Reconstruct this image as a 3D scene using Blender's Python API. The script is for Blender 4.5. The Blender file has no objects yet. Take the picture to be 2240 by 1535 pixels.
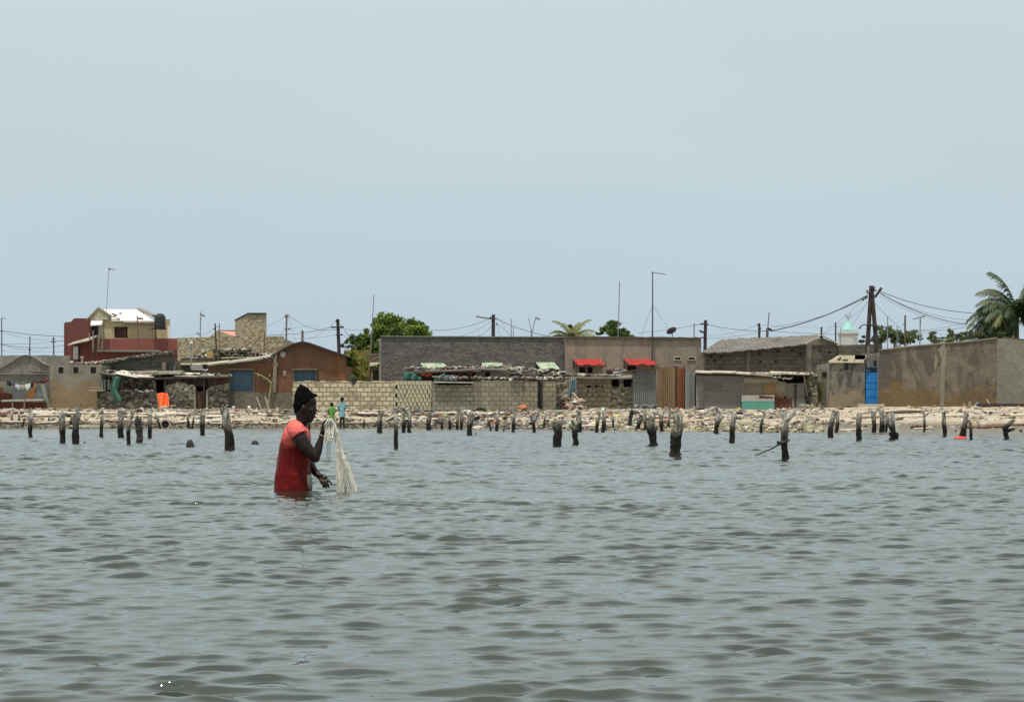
import bpy, math, random
import numpy as np
from mathutils import Vector, Matrix, noise as mnoise
R = math.radians
scene = bpy.context.scene
col = scene.collection
F = 4850.0          # focal length of the photograph in its own pixels
EYE = 0.70          # eye height above the water, sitting in a low boat
HOR = 908.0         # picture row of the horizon

# ------------------------------------------------------------------ camera
cd = bpy.data.cameras.new('camera'); cam = bpy.data.objects.new('camera', cd); col.objects.link(cam)
cd.sensor_width = 36.0; cd.lens = 36.0 * F / 2240.0
cd.shift_y = (HOR - 767.5) / 2240.0
cd.clip_start = 0.1; cd.clip_end = 20000
cam.location = (0, 0, EYE); cam.rotation_euler = (R(90), 0, 0)
scene.camera = cam

# ------------------------------------------------------------------ sky and sun
SUN_EL, SUN_AZ = 74.0, 205.0     # azimuth clockwise from +Y (the view direction)
w = bpy.data.worlds.new('World'); scene.world = w; w.use_nodes = True
nt = w.node_tree; nt.nodes.clear()
out = nt.nodes.new('ShaderNodeOutputWorld'); bg = nt.nodes.new('ShaderNodeBackground')
sky = nt.nodes.new('ShaderNodeTexSky'); sky.sky_type = 'NISHITA'; sky.sun_disc = False
sky.sun_elevation = R(SUN_EL); sky.sun_rotation = R(SUN_AZ)
sky.air_density = 1.0; sky.dust_density = 2.5; sky.ozone_density = 1.0
veil = nt.nodes.new('ShaderNodeMixRGB'); veil.blend_type = 'MIX'; veil.inputs[0].default_value = 0.86
# thin overcast veil: pale grey-blue, slightly warmer and duller overhead
tc = nt.nodes.new('ShaderNodeTexCoord'); sp = nt.nodes.new('ShaderNodeSeparateXYZ')
rmp = nt.nodes.new('ShaderNodeValToRGB')
nt.links.new(tc.outputs['Generated'], sp.inputs[0]); nt.links.new(sp.outputs[2], rmp.inputs[0])
cr = rmp.color_ramp
cr.elements[0].position = 0.0; cr.elements[0].color = (5.5, 6.75, 7.75, 1)
cr.elements[1].position = 1.0; cr.elements[1].color = (7.4, 7.9, 7.7, 1)
e = cr.elements.new(0.04); e.color = (5.5, 6.8, 7.75, 1)
e = cr.elements.new(0.10); e.color = (5.85, 7.05, 7.6, 1)
e = cr.elements.new(0.18); e.color = (6.5, 7.4, 7.6, 1)
e = cr.elements.new(0.42); e.color = (9.7, 10.3, 9.9, 1)
cn = nt.nodes.new('ShaderNodeTexNoise'); cn.inputs['Scale'].default_value = 3.2; cn.inputs['Detail'].default_value = 4
cmap = nt.nodes.new('ShaderNodeMapping'); cmap.inputs['Scale'].default_value = (1, 1, 3.5); nt.links.new(tc.outputs['Generated'], cmap.inputs[0]); nt.links.new(cmap.outputs[0], cn.inputs['Vector'])
crg = nt.nodes.new('ShaderNodeMapRange'); crg.inputs[1].default_value = .3; crg.inputs[2].default_value = .7; crg.inputs[3].default_value = .975; crg.inputs[4].default_value = 1.03
nt.links.new(cn.outputs['Fac'], crg.inputs[0]); cmul = nt.nodes.new('ShaderNodeVectorMath'); cmul.operation = 'SCALE'
nt.links.new(rmp.outputs[0], cmul.inputs[0]); nt.links.new(crg.outputs[0], cmul.inputs['Scale'])
nt.links.new(sky.outputs[0], veil.inputs[1]); nt.links.new(cmul.outputs[0], veil.inputs[2])
nt.links.new(veil.outputs[0], bg.inputs[0]); bg.inputs[1].default_value = 0.098
nt.links.new(bg.outputs[0], out.inputs[0])
ld = bpy.data.lights.new('sun', 'SUN'); sun = bpy.data.objects.new('sun', ld); col.objects.link(sun)
ld.energy = 3.9; ld.angle = R(3.0); ld.color = (1.0, 0.95, 0.86)
sx = math.sin(R(SUN_AZ)) * math.cos(R(SUN_EL)); sy = math.cos(R(SUN_AZ)) * math.cos(R(SUN_EL))
sun.rotation_euler = Vector((sx, sy, math.sin(R(SUN_EL)))).to_track_quat('Z', 'Y').to_euler()
sun.location = (0, 0, 60)
vs = scene.view_settings
scene.display_settings.display_device = 'sRGB'
vs.view_transform = 'Standard'; vs.look = 'None'; vs.gamma = 1.0; vs.exposure = 0.0; vs.use_curve_mapping = False
scene.render.film_transparent = False
try: scene.cycles.transparent_max_bounces = 16
except Exception: pass

# ------------------------------------------------------------------ helpers
def X(px, d): return (px - 1120.0) * d / F
def Z(py, d): return EYE + (HOR - py) * d / F
def P(px, py, d): return Vector((X(px, d), d, Z(py, d)))
def lerp(a, b, t): return a + (b - a) * t

YW = [(-400, 113), (1000, 113), (1180, 108), (1300, 100), (1500, 93), (1700, 88), (1900, 83), (2240, 75), (2700, 70)]
_ywx = np.array([(p - 1120.0) * d / F for p, d in YW]); _ywy = np.array([d for p, d in YW], float)
_dhx = np.array([-30., 2, 9, 13, 18, 27]); _dhy = np.array([119.3, 118.8, 115.2, 113.4, 111.8, 110.8])
_dhz = np.array([1.02, 1.03, 1.01, 0.97, 1.12, 1.14])
def ground_np(x, y):
    yw = np.interp(x, _ywx, _ywy); dh = np.interp(x, _dhx, _dhy); zt = np.interp(x, _dhx, _dhz)
    t = (y - yw) / (dh - yw)
    n = 0.035 * np.sin(x * 1.7 + 0.6 * np.sin(y * 1.1)) * np.sin(y * 1.3 + x * 0.3) + 0.018 * np.sin(x * 5.1 + y * 2.3) * np.sin(y * 4.3 - x)
    step = 0.10 * np.tanh((t - 0.42 - 0.05 * np.sin(x * 0.9)) * 22) * np.exp(-((t - 0.42) / 0.25) ** 2)
    up = zt * t + (n * np.clip(t * 4, 0, 1) + step) * np.clip((1.25 - t) * 3, 0, 1)
    dn = np.maximum(-0.10 * (yw - y), -1.3)
    z = np.where(t < 0, dn, np.where(t < 1, up, zt + 0.0 * t + n * np.clip((1.25 - t) * 3, 0, 1)))
    return z
def ground(x, y): return float(ground_np(np.array([float(x)]), np.array([float(y)]))[0])
def hit(px, py):
    """distance at which the sight line meets water or beach"""
    d = EYE * F / (py - HOR) if py > HOR + 3 else 400
    for i in range(300):
        y = 60 + i * 0.25
        if y >= d: return d
        if ground(X(px, y), y) >= Z(py, y): return y
    return d

class MB:
    """collects pieces of one mesh"""
    def __init__(s): s.v = []; s.f = []; s.c = []; s.m = []; s.col = (1, 1, 1); s.mi = 0
    def add(s, vs, fs):
        o = len(s.v); s.v.extend([tuple(v) for v in vs])
        for f in fs: s.f.append(tuple(i + o for i in f)); s.c.append(s.col); s.m.append(s.mi)
    def box(s, x0, x1, y0, y1, z0, z1):
        s.add([(x0,y0,z0),(x1,y0,z0),(x1,y1,z0),(x0,y1,z0),(x0,y0,z1),(x1,y0,z1),(x1,y1,z1),(x0,y1,z1)],
              [(0,3,2,1),(4,5,6,7),(0,1,5,4),(1,2,6,5),(2,3,7,6),(3,0,4,7)])
    def obox(s, c, size, rot=None, jit=0.0, rng=random):
        """oriented box round c"""
        m = rot.to_matrix() if rot is not None else Matrix.Identity(3)
        vs = []
        for k in ((-1,-1,-1),(1,-1,-1),(1,1,-1),(-1,1,-1),(-1,-1,1),(1,-1,1),(1,1,1),(-1,1,1)):
            v = Vector([k[i] * size[i] * 0.5 * (1 + rng.uniform(-jit, jit)) for i in range(3)])
            vs.append(Vector(c) + m @ v)
        s.add(vs, [(0,3,2,1),(4,5,6,7),(0,1,5,4),(1,2,6,5),(2,3,7,6),(3,0,4,7)])
    def prism(s, pts, y0, y1):
        """pts: (x,z) outline, clockwise or not; extruded in y"""
        a = sum(pts[i][0] * pts[(i+1) % len(pts)][1] - pts[(i+1) % len(pts)][0] * pts[i][1] for i in range(len(pts)))
        if a < 0: pts = pts[::-1]
        n = len(pts)
        vs = [(p[0], y0, p[1]) for p in pts] + [(p[0], y1, p[1]) for p in pts]
        fs = [tuple(range(n)), tuple(range(2*n-1, n-1, -1))]
        for i in range(n): j = (i+1) % n; fs.append((j, i, i+n, j+n))
        s.add(vs, fs)
    def pp(s, pts, d, t=0.2):
        """outline in picture units at distance d, thickness t metres away from the viewer"""
        s.prism([(X(a, d), Z(b, d)) for a, b in pts], d, d + t)
    def pb(s, x0, y0, x1, y1, d, t=0.2):
        s.box(X(min(x0,x1), d), X(max(x0,x1), d), d, d + t, Z(max(y0,y1), d), Z(min(y0,y1), d))
    def holes(s, x0, y0, x1, y1, d, t, hs):
        """rectangular wall with rectangular openings, picture units"""
        xs = sorted(set([x0, x1] + [h[0] for h in hs] + [h[2] for h in hs])); ys = sorted(set([y0, y1] + [h[1] for h in hs] + [h[3] for h in hs]))
        for i in range(len(xs)-1):
            run = None
            for j in range(len(ys)-1):
                cx = (xs[i]+xs[i+1])/2; cy = (ys[j]+ys[j+1])/2
                solid = not any(h[0] < cx < h[2] and h[1] < cy < h[3] for h in hs)
                if solid and run is None: run = ys[j]
                if run is not None and (not solid):
                    s.pb(xs[i], run, xs[i+1], ys[j], d, t); run = None
            if run is not None: s.pb(xs[i], run, xs[i+1], ys[-1], d, t)
    def tube(s, pts, rad, n=8, cap=True, rough=0.0, rng=random, squash=None):
        pts = [Vector(p) for p in pts]
        if not hasattr(rad, '__len__'): rad = [rad] * len(pts)
        rings = []; up = None
        for i, p in enumerate(pts):
            t = (pts[min(i+1, len(pts)-1)] - pts[max(i-1, 0)])
            if t.length < 1e-9: t = Vector((0,0,1))
            t.normalize()
            if up is None:
                up = t.cross(Vector((0,1,0)));
                if up.length < 0.1: up = t.cross(Vector((1,0,0)))
            up = (up - t * up.dot(t)).normalized(); b = t.cross(up)
            ring = []
            for k in range(n):
                a = 2 * math.pi * k / n; r = rad[i] * (1 + (rng.uniform(-rough, rough) if rough else 0))
                ring.append(p + up * math.cos(a) * r + b * math.sin(a) * r * (squash or 1))
            rings.append(ring)
        vs = [v for r_ in rings for v in r_]; fs = []
        for i in range(len(pts)-1):
            for k in range(n):
                k2 = (k+1) % n; fs.append((i*n+k, i*n+k2, (i+1)*n+k2, (i+1)*n+k))
        if cap: fs.append(tuple(range(n-1, -1, -1))); fs.append(tuple(range((len(pts)-1)*n, len(pts)*n)))
        s.add(vs, fs)
    def loft(s, rings, cap=True):
        n = len(rings[0]); vs = [v for r_ in rings for v in r_]; fs = []
        for i in range(len(rings)-1):
            for k in range(n):
                k2 = (k+1) % n; fs.append((i*n+k, i*n+k2, (i+1)*n+k2, (i+1)*n+k))
        if cap: fs.append(tuple(range(n-1, -1, -1))); fs.append(tuple(range((len(rings)-1)*n, len(rings)*n)))
        s.add(vs, fs)
    def ball(s, c, r, n=10, m=7, jit=0.0, rng=random):
        c = Vector(c); r = r if hasattr(r, '__len__') else (r, r, r)
        vs = [c + Vector((0,0,-r[2]))]
        for i in range(1, m):
            ph = math.pi * i / m - math.pi/2
            for k in range(n):
                a = 2*math.pi*k/n; j = 1 + rng.uniform(-jit, jit) if jit else 1
                vs.append(c + Vector((math.cos(ph)*math.cos(a)*r[0]*j, math.cos(ph)*math.sin(a)*r[1]*j, math.sin(ph)*r[2]*j)))
        vs.append(c + Vector((0,0,r[2]))); fs = []
        for k in range(n): fs.append((0, 1+(k+1) % n, 1+k))
        for i in range(m-2):
            for k in range(n):
                a = 1+i*n+k; b = 1+i*n+(k+1) % n; fs.append((a, b, b+n, a+n))
        t = len(vs)-1
        for k in range(n): fs.append((t, 1+(m-2)*n+k, 1+(m-2)*n+(k+1) % n))
        s.add(vs, fs)
    def chunk(s, c, sz, rng, flat=1.0):
        """angular stone or scrap"""
        ro = Matrix.Rotation(rng.uniform(0, 6.28), 3, 'Z') @ Matrix.Rotation(rng.uniform(-.5, .5) * flat, 3, 'X') @ Matrix.Rotation(rng.uniform(-.5, .5) * flat, 3, 'Y')
        vs = []
        for k in ((-1,-1,-.6),(1,-1,-.6),(1,1,-.6),(-1,1,-.6),(-.7,-.7,1),(.7,-.7,1),(.7,.7,1),(-.7,.7,1)):
            vs.append(Vector(c) + ro @ Vector([k[i]*sz[i]*0.5*rng.uniform(.6, 1.3) for i in range(3)]))
        s.add(vs, [(0,3,2,1),(4,5,6,7),(0,1,5,4),(1,2,6,5),(2,3,7,6),(3,0,4,7)])
    def sheet(s, fn, nu, nv, t=0.004):
        """thin two-sided sheet from fn(u,v) with real thickness along +y/-z side"""
        g = [[Vector(fn(i/(nu-1), j/(nv-1))) for i in range(nu)] for j in range(nv)]
        vs = [p for r_ in g for p in r_]; fs = []
        for j in range(nv-1):
            for i in range(nu-1):
                a = j*nu+i; fs.append((a, a+1, a+1+nu, a+nu))
        s.add(vs, fs)
    def build(s, name, mats, parent=None, smooth=False, origin=None):
        me = bpy.data.meshes.new(name)
        o_ = Vector((0,0,0))
        if parent is not None: o_ = Vector(parent['_o'])
        elif origin is not None: o_ = Vector(origin)
        else:
            a = np.array(s.v); o_ = Vector(((a[:,0].min()+a[:,0].max())/2, (a[:,1].min()+a[:,1].max())/2, a[:,2].min()))
        me.from_pydata([(v[0]-o_.x, v[1]-o_.y, v[2]-o_.z) for v in s.v], [], s.f)
        if not isinstance(mats, (list, tuple)): mats = [mats]
        for m in mats: me.materials.append(m)
        if len(mats) > 1: me.polygons.foreach_set('material_index', s.m)
        if any(c != (1,1,1) for c in s.c):
            ca = me.color_attributes.new('Col', 'FLOAT_COLOR', 'CORNER')
            buf = []
            for f, c in zip(s.f, s.c): buf.extend([c[0], c[1], c[2], 1.0] * len(f))
            ca.data.foreach_set('color', buf)
        if smooth: me.polygons.foreach_set('use_smooth', [True]*len(me.polygons))
        me.update()
        o = bpy.data.objects.new(name, me); col.objects.link(o)
        if parent is not None: o.parent = parent; o['_o'] = tuple(o_)
        else: o.location = o_; o['_o'] = tuple(o_)
        return o
def tag(o, label=None, cat=None, group=None, kind=None):
    if label: o['label'] = label
    if cat: o['category'] = cat
    if group: o['group'] = group
    if cat and not kind: kind = 'thing'
    if kind: o['kind'] = kind
    return o
def thing(name, label, cat, loc, group=None):
    o = bpy.data.objects.new(name, None); col.objects.link(o); o.location = loc; o['_o'] = tuple(loc)
    o.empty_display_size = 0.2
    return tag(o, label, cat, group)
def one(mb, name, mats, label, cat, group=None, smooth=False):
    return tag(mb.build(name, mats, smooth=smooth), label, cat, group)

# ------------------------------------------------------------------ materials
_mats = {}
def _new(name):
    m = bpy.data.materials.new(name); m.use_nodes = True; nt = m.node_tree
    b = nt.nodes['Principled BSDF']; return m, nt, b
def _n(nt, t, **k):
    n = nt.nodes.new(t)
    for a, v in k.items(): setattr(n, a, v)
    return n
def _mix(nt, fac, a, b, mode='MIX'):
    n = nt.nodes.new('ShaderNodeMixRGB'); n.blend_type = mode
    for i, v in ((0, fac), (1, a), (2, b)):
        if isinstance(v, bpy.types.NodeSocket): nt.links.new(v, n.inputs[i])
        elif i == 0: n.inputs[0].default_value = v
        else: n.inputs[i].default_value = (v[0], v[1], v[2], 1)
    return n.outputs[0]
def _noise(nt, vec, scale, detail=5, rough=0.6, dist=0.0, lo=None, hi=None):
    n = nt.nodes.new('ShaderNodeTexNoise'); n.inputs['Scale'].default_value = scale; n.inputs['Detail'].default_value = detail
    n.inputs['Roughness'].default_value = rough; n.inputs['Distortion'].default_value = dist
    nt.links.new(vec, n.inputs['Vector'])
    if lo is None: return n.outputs['Fac']
    return _range(nt, n.outputs['Fac'], lo, hi)
def _range(nt, v, lo, hi, a=0.0, b=1.0):
    r = nt.nodes.new('ShaderNodeMapRange'); r.inputs[1].default_value = lo; r.inputs[2].default_value = hi
    r.inputs[3].default_value = a; r.inputs[4].default_value = b; nt.links.new(v, r.inputs[0]); return r.outputs[0]
def _math(nt, op, a, b=None):
    n = nt.nodes.new('ShaderNodeMath'); n.operation = op
    for i, v in ((0, a), (1, b)):
        if v is None: continue
        if isinstance(v, bpy.types.NodeSocket): nt.links.new(v, n.inputs[i])
        else: n.inputs[i].default_value = v
    return n.outputs[0]
def _bump(nt, b, h, strength, dist, prev=None):
    n = nt.nodes.new('ShaderNodeBump'); n.inputs['Strength'].default_value = strength; n.inputs['Distance'].default_value = dist
    nt.links.new(h, n.inputs['Height'])
    if prev is not None: nt.links.new(prev, n.inputs['Normal'])
    nt.links.new(n.outputs[0], b.inputs['Normal']); return n.outputs[0]
def _pos(nt): return nt.nodes.new('ShaderNodeNewGeometry').outputs['Position']
def _stretch(nt, vec, s):
    n = nt.nodes.new('ShaderNodeMapping'); n.inputs['Scale'].default_value = s; nt.links.new(vec, n.inputs[0]); return n.outputs[0]

def _mixv(nt, p):
    n = nt.nodes.new('ShaderNodeTexNoise'); n.inputs['Scale'].default_value = 2.5; n.inputs['Detail'].default_value = 4; nt.links.new(p, n.inputs['Vector'])
    m = nt.nodes.new('ShaderNodeMixRGB'); m.blend_type = 'ADD'; m.inputs[0].default_value = .35; nt.links.new(p, m.inputs[1]); nt.links.new(n.outputs['Color'], m.inputs[2]); return m.outputs[0]
def plaster(name, c1, c2, c3=None, bump=0.02, sc=0.6, streak=True, stain_amt=0.5, low=None, rough=0.92, zbase=1.1, edge=(.49, .56)):
    """weathered render: two tones, rain streaks, stain, rough relief"""
    if name in _mats: return _mats[name]
    m, nt, b = _new(name); p = _pos(nt)
    f1 = _noise(nt, p, sc, 6, .65, .4, .35, .65); c = _mix(nt, f1, c1, c2)
    if c3 is not None:
        f2 = _noise(nt, _stretch(nt, p, (1, 1, .5)), sc*1.3, 6, .68, 1.6, *edge)
        c = _mix(nt, _math(nt, 'MULTIPLY', f2, stain_amt), c, c3)
    if streak:
        f3 = _noise(nt, _stretch(nt, p, (3.0, 3.0, .25)), 1.0, 4, .6, 0, .5, .75)
        c = _mix(nt, _math(nt, 'MULTIPLY', f3, .4), c, [x*.55 for x in c1])
    if low is not None:      # flaked lower band with its own ragged edge
        sz = nt.nodes.new('ShaderNodeSeparateXYZ'); nt.links.new(p, sz.inputs[0])
        hh = _math(nt, 'ADD', sz.outputs[2], _math(nt, 'MULTIPLY', _noise(nt, p, .9, 6, .75, .8), -5.0))
        f4 = _range(nt, hh, zbase - 2.35, zbase - 1.75, 1, 0)
        c = _mix(nt, _math(nt, 'MULTIPLY', f4, .8), c, low)
    fine = _noise(nt, p, 9, 4, .7); c = _mix(nt, .3, c, _mix(nt, fine, (.25,.25,.25), (1,1,1)), 'MULTIPLY')
    c = _mix(nt, 1.0, c, (1.03, 1.03, 1.03), 'MULTIPLY')
    nt.links.new(c, b.inputs['Base Color']); b.inputs['Roughness'].default_value = rough
    h = _math(nt, 'ADD', _noise(nt, p, 5, 5, .7), _math(nt, 'MULTIPLY', _noise(nt, p, 1.6, 3, .5), 1.2))
    _bump(nt, b, h, 1.0, bump); _mats[name] = m; return m
def blocks(name, c1, c2, mortar, w=0.42, h=0.235, msize=0.02, stain=None, bump=0.015, dist=0.03, patch=None, zoff=0.0, lowdark=False):
    """block masonry: position driven so courses run round corners"""
    if name in _mats: return _mats[name]
    m, nt, b = _new(name); p = _pos(nt)
    s = nt.nodes.new('ShaderNodeSeparateXYZ'); nt.links.new(p, s.inputs[0])
    nz = _noise(nt, p, 2.2, 3, .6)
    u = _math(nt, 'ADD', _math(nt, 'ADD', s.outputs[0], s.outputs[1]), _math(nt, 'MULTIPLY', nz, dist*2))
    v = _math(nt, 'ADD', s.outputs[2], _math(nt, 'MULTIPLY', _noise(nt, p, 1.3, 2, .6), dist)); v = _math(nt, 'ADD', v, zoff)
    cb = nt.nodes.new('ShaderNodeCombineXYZ'); nt.links.new(u, cb.inputs[0]); nt.links.new(v, cb.inputs[1])
    br = nt.nodes.new('ShaderNodeTexBrick'); nt.links.new(cb.outputs[0], br.inputs['Vector'])
    br.inputs['Scale'].default_value = 1.0; br.inputs['Brick Width'].default_value = w; br.inputs['Row Height'].default_value = h
    br.inputs['Mortar Size'].default_value = msize; br.inputs['Mortar Smooth'].default_value = .25; br.inputs['Bias'].default_value = -.1
    br.inputs['Color1'].default_value = (*c1, 1); br.inputs['Color2'].default_value = (*c2, 1); br.inputs['Mortar'].default_value = (*mortar, 1)
    c = br.outputs['Color']
    if patch is not None:     # mortar smeared over whole courses
        f = _noise(nt, p, 1.4, 5, .65, .3, .5, .58); c = _mix(nt, _math(nt, 'MULTIPLY', f, .75), c, patch)
    if stain is not None:
        f = _noise(nt, _stretch(nt, p, (1,1,.6)), .8, 5, .65, .8, .48, .66); c = _mix(nt, _math(nt, 'MULTIPLY', f, .65), c, stain)
    fine = _noise(nt, p, 7, 5, .7); c = _mix(nt, .55, c, _mix(nt, fine, (.3,.3,.3), (1.25,1.25,1.25)), 'MULTIPLY')
    c = _mix(nt, 1.0, c, (1.07, 1.07, 1.07), 'MULTIPLY')
    nt.links.new(c, b.inputs['Base Color']); b.inputs['Roughness'].default_value = .95
    hh = _math(nt, 'SUBTRACT', _math(nt, 'MULTIPLY', _noise(nt, p, 6, 4, .7), .6), br.outputs['Fac'])
    _bump(nt, b, hh, 1.0, bump); _mats[name] = m; return m
def rubblewall(name, c1, c2, dark, bright, sc=3.2):
    """uneven masonry of broken blocks with open joints"""
    if name in _mats: return _mats[name]
    m, nt, b = _new(name); p = _pos(nt); ps = _stretch(nt, _mixv(nt, p), (.75, .75, 1.35))
    vo = _n(nt, 'ShaderNodeTexVoronoi', feature='F1', distance='CHEBYCHEV'); vo.inputs['Scale'].default_value = sc; vo.inputs['Randomness'].default_value = .75
    nt.links.new(ps, vo.inputs['Vector'])
    c = _mix(nt, _range(nt, nt.nodes.new('ShaderNodeSeparateColor').inputs[0].node.outputs[0] if False else vo.outputs['Distance'], .38, .55), c1, dark)
    vc = nt.nodes.new('ShaderNodeSeparateColor'); nt.links.new(vo.outputs['Color'], vc.inputs[0])
    tone = _mix(nt, vc.outputs[0], c1, c2); tone = _mix(nt, _range(nt, vc.outputs[1], .82, .9), tone, bright)
    c = _mix(nt, _range(nt, vo.outputs['Distance'], .40, .56), tone, dark)
    c = _mix(nt, .6, c, _mix(nt, _noise(nt, p, 8, 5, .75), (.25,.25,.25), (1.3,1.3,1.3)), 'MULTIPLY')
    nt.links.new(c, b.inputs['Base Color']); b.inputs['Roughness'].default_value = .95
    h = _math(nt, 'SUBTRACT', _math(nt, 'MULTIPLY', _noise(nt, p, 6, 4, .7), .6), _range(nt, vo.outputs['Distance'], .35, .6))
    _bump(nt, b, h, 1.0, .035); _mats[name] = m; return m
def metal(name, c1, c2=None, rust=None, amt=.45, axis='x', period=.09, bump=.012, rough=.55, sc=1.6):
    """weathered sheet metal with ribs; axis is the direction across the ribs"""
    if name in _mats: return _mats[name]
    m, nt, b = _new(name); p = _pos(nt)
    c = _mix(nt, _noise(nt, _stretch(nt, p, (1,1,.3) if axis == 'x' else (.2,.2,1.6)), sc, 5, .7, .3, .35, .65), c1, c2 or [x*.6 for x in c1])
    if rust is not None: c = _mix(nt, _noise(nt, _stretch(nt, p, (1,1,.35)), sc*1.4, 6, .7, .6, 1-amt-.08, 1-amt+.08), c, rust)
    c = _mix(nt, .4, c, _mix(nt, _noise(nt, p, 10, 4, .7), (.35,.35,.35), (1.2,1.2,1.2)), 'MULTIPLY')
    s = nt.nodes.new('ShaderNodeSeparateXYZ'); nt.links.new(p, s.inputs[0])
    src = s.outputs[0] if axis == 'x' else s.outputs[2]
    wv = _math(nt, 'SINE', _math(nt, 'MULTIPLY', src, 2*math.pi/period))
    c = _mix(nt, _range(nt, wv, -1, -.2, .35, 0), c, [x*.45 for x in c1])
    nt.links.new(c, b.inputs['Base Color']); b.inputs['Roughness'].default_value = rough; b.inputs['Metallic'].default_value = .1
    _bump(nt, b, wv, 1.0, bump); _mats[name] = m; return m
def plain(name, c, rough=.8, var=.35, sc=4, bump=.004, c2=None, metallic=0.0):
    if name in _mats: return _mats[name]
    m, nt, b = _new(name); p = nt.nodes.new('ShaderNodeTexCoord').outputs['Object']
    k = _mix(nt, _noise(nt, p, sc, 5, .65, .3, .3, .7), c, c2 or [x*(1-var) for x in c])
    nt.links.new(k, b.inputs['Base Color']); b.inputs['Roughness'].default_value = rough; b.inputs['Metallic'].default_value = metallic
    if bump: _bump(nt, b, _noise(nt, p, sc*3, 4, .6), 1.0, bump)
    _mats[name] = m; return m
def vcol(name='scrap', rough=.8, var=.5):
    if name in _mats: return _mats[name]
    m, nt, b = _new(name); a = nt.nodes.new('ShaderNodeAttribute'); a.attribute_name = 'Col'; p = _pos(nt)
    c = _mix(nt, var, a.outputs['Color'], _mix(nt, _noise(nt, p, 6, 4, .7), (.3,.3,.3), (1.3,1.3,1.3)), 'MULTIPLY')
    nt.links.new(c, b.inputs['Base Color']); b.inputs['Roughness'].default_value = rough
    _bump(nt, b, _noise(nt, p, 14, 3, .7), 1.0, .01); _mats[name] = m; return m

# ------------------------------------------------------------------ terrain: one sheet from the sea floor to the horizon
def make_ground():
    xs = np.concatenate([-np.geomspace(6000, 42, 26), np.arange(-40, 40.01, .3), np.geomspace(42, 6000, 26)])
    ys = np.concatenate([-np.geomspace(3000, 60, 12), np.linspace(-40, 66, 20), np.arange(68, 126, .22), np.geomspace(127, 9000, 30)])
    gx, gy = np.meshgrid(xs, ys); gz = ground_np(gx, gy)
    n, m_ = len(ys), len(xs)
    co = np.stack([gx, gy, gz], -1).reshape(-1, 3)
    idx = np.arange(n*m_).reshape(n, m_)
    q = np.stack([idx[:-1,:-1], idx[:-1,1:], idx[1:,1:], idx[1:,:-1]], -1).reshape(-1, 4)
    return grid_obj('ground', co, q)
def grid_obj(name, co, q):
    me = bpy.data.meshes.new(name); me.vertices.add(len(co)); me.vertices.foreach_set('co', co.astype(np.float32).ravel())
    me.loops.add(q.size); me.loops.foreach_set('vertex_index', q.astype(np.int32).ravel())
    me.polygons.add(len(q)); me.polygons.foreach_set('loop_start', np.arange(0, q.size, 4, dtype=np.int32))
    me.polygons.foreach_set('loop_total', np.full(len(q), 4, np.int32)); me.polygons.foreach_set('use_smooth', np.ones(len(q), bool))
    me.update(calc_edges=True); me.validate()
    o = bpy.data.objects.new(name, me); col.objects.link(o); return o
def sand_mat():
    m, nt, b = _new('sand'); p = _pos(nt)
    s = nt.nodes.new('ShaderNodeSeparateXYZ'); nt.links.new(p, s.inputs[0])
    zz = _math(nt, 'ADD', s.outputs[2], _math(nt, 'MULTIPLY', _noise(nt, _stretch(nt, p, (.5,1,1)), 1.2, 5, .7), .34))
    dry = _mix(nt, _noise(nt, p, 3, 6, .75, .3, .35, .62), (.52,.45,.34), (.30,.245,.18))
    wet = _mix(nt, _noise(nt, p, 4, 5, .7, .3, .35, .65), (.15,.125,.08), (.09,.075,.05))
    c = _mix(nt, _range(nt, zz, .46, .66), wet, dry)
    # tide wrack: thin dark red-brown lines of weed parallel to the shore
    for z0, wd in ((.78, .035), (.98, .03), (1.14, .03)):
        d_ = _math(nt, 'ABSOLUTE', _math(nt, 'SUBTRACT', _math(nt, 'ADD', s.outputs[2], _math(nt, 'MULTIPLY', _noise(nt, _stretch(nt, p, (.35,1,1)), 1.4, 5, .7), .3)), z0))
        f = _math(nt, 'MULTIPLY', _range(nt, d_, wd, wd*.35, 0, 1), _noise(nt, p, 2.5, 4, .7, 0, .42, .6))
        c = _mix(nt, _math(nt, 'MULTIPLY', f, .8), c, (.12,.05,.035))
    c = _mix(nt, _noise(nt, p, 11, 4, .8, 0, .62, .68), c, (.7,.66,.56)); c = _mix(nt, _noise(nt, p, 8, 4, .8, .5, .64, .7), c, (.07,.05,.04))
    nt.links.new(c, b.inputs['Base Color'])
    nt.links.new(_range(nt, zz, .3, .6, .35, .95), b.inputs['Roughness'])
    _bump(nt, b, _noise(nt, p, 7, 5, .75), 1.0, .05); return m
g = make_ground(); g.data.materials.append(sand_mat()); tag(g, kind='structure')

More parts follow.
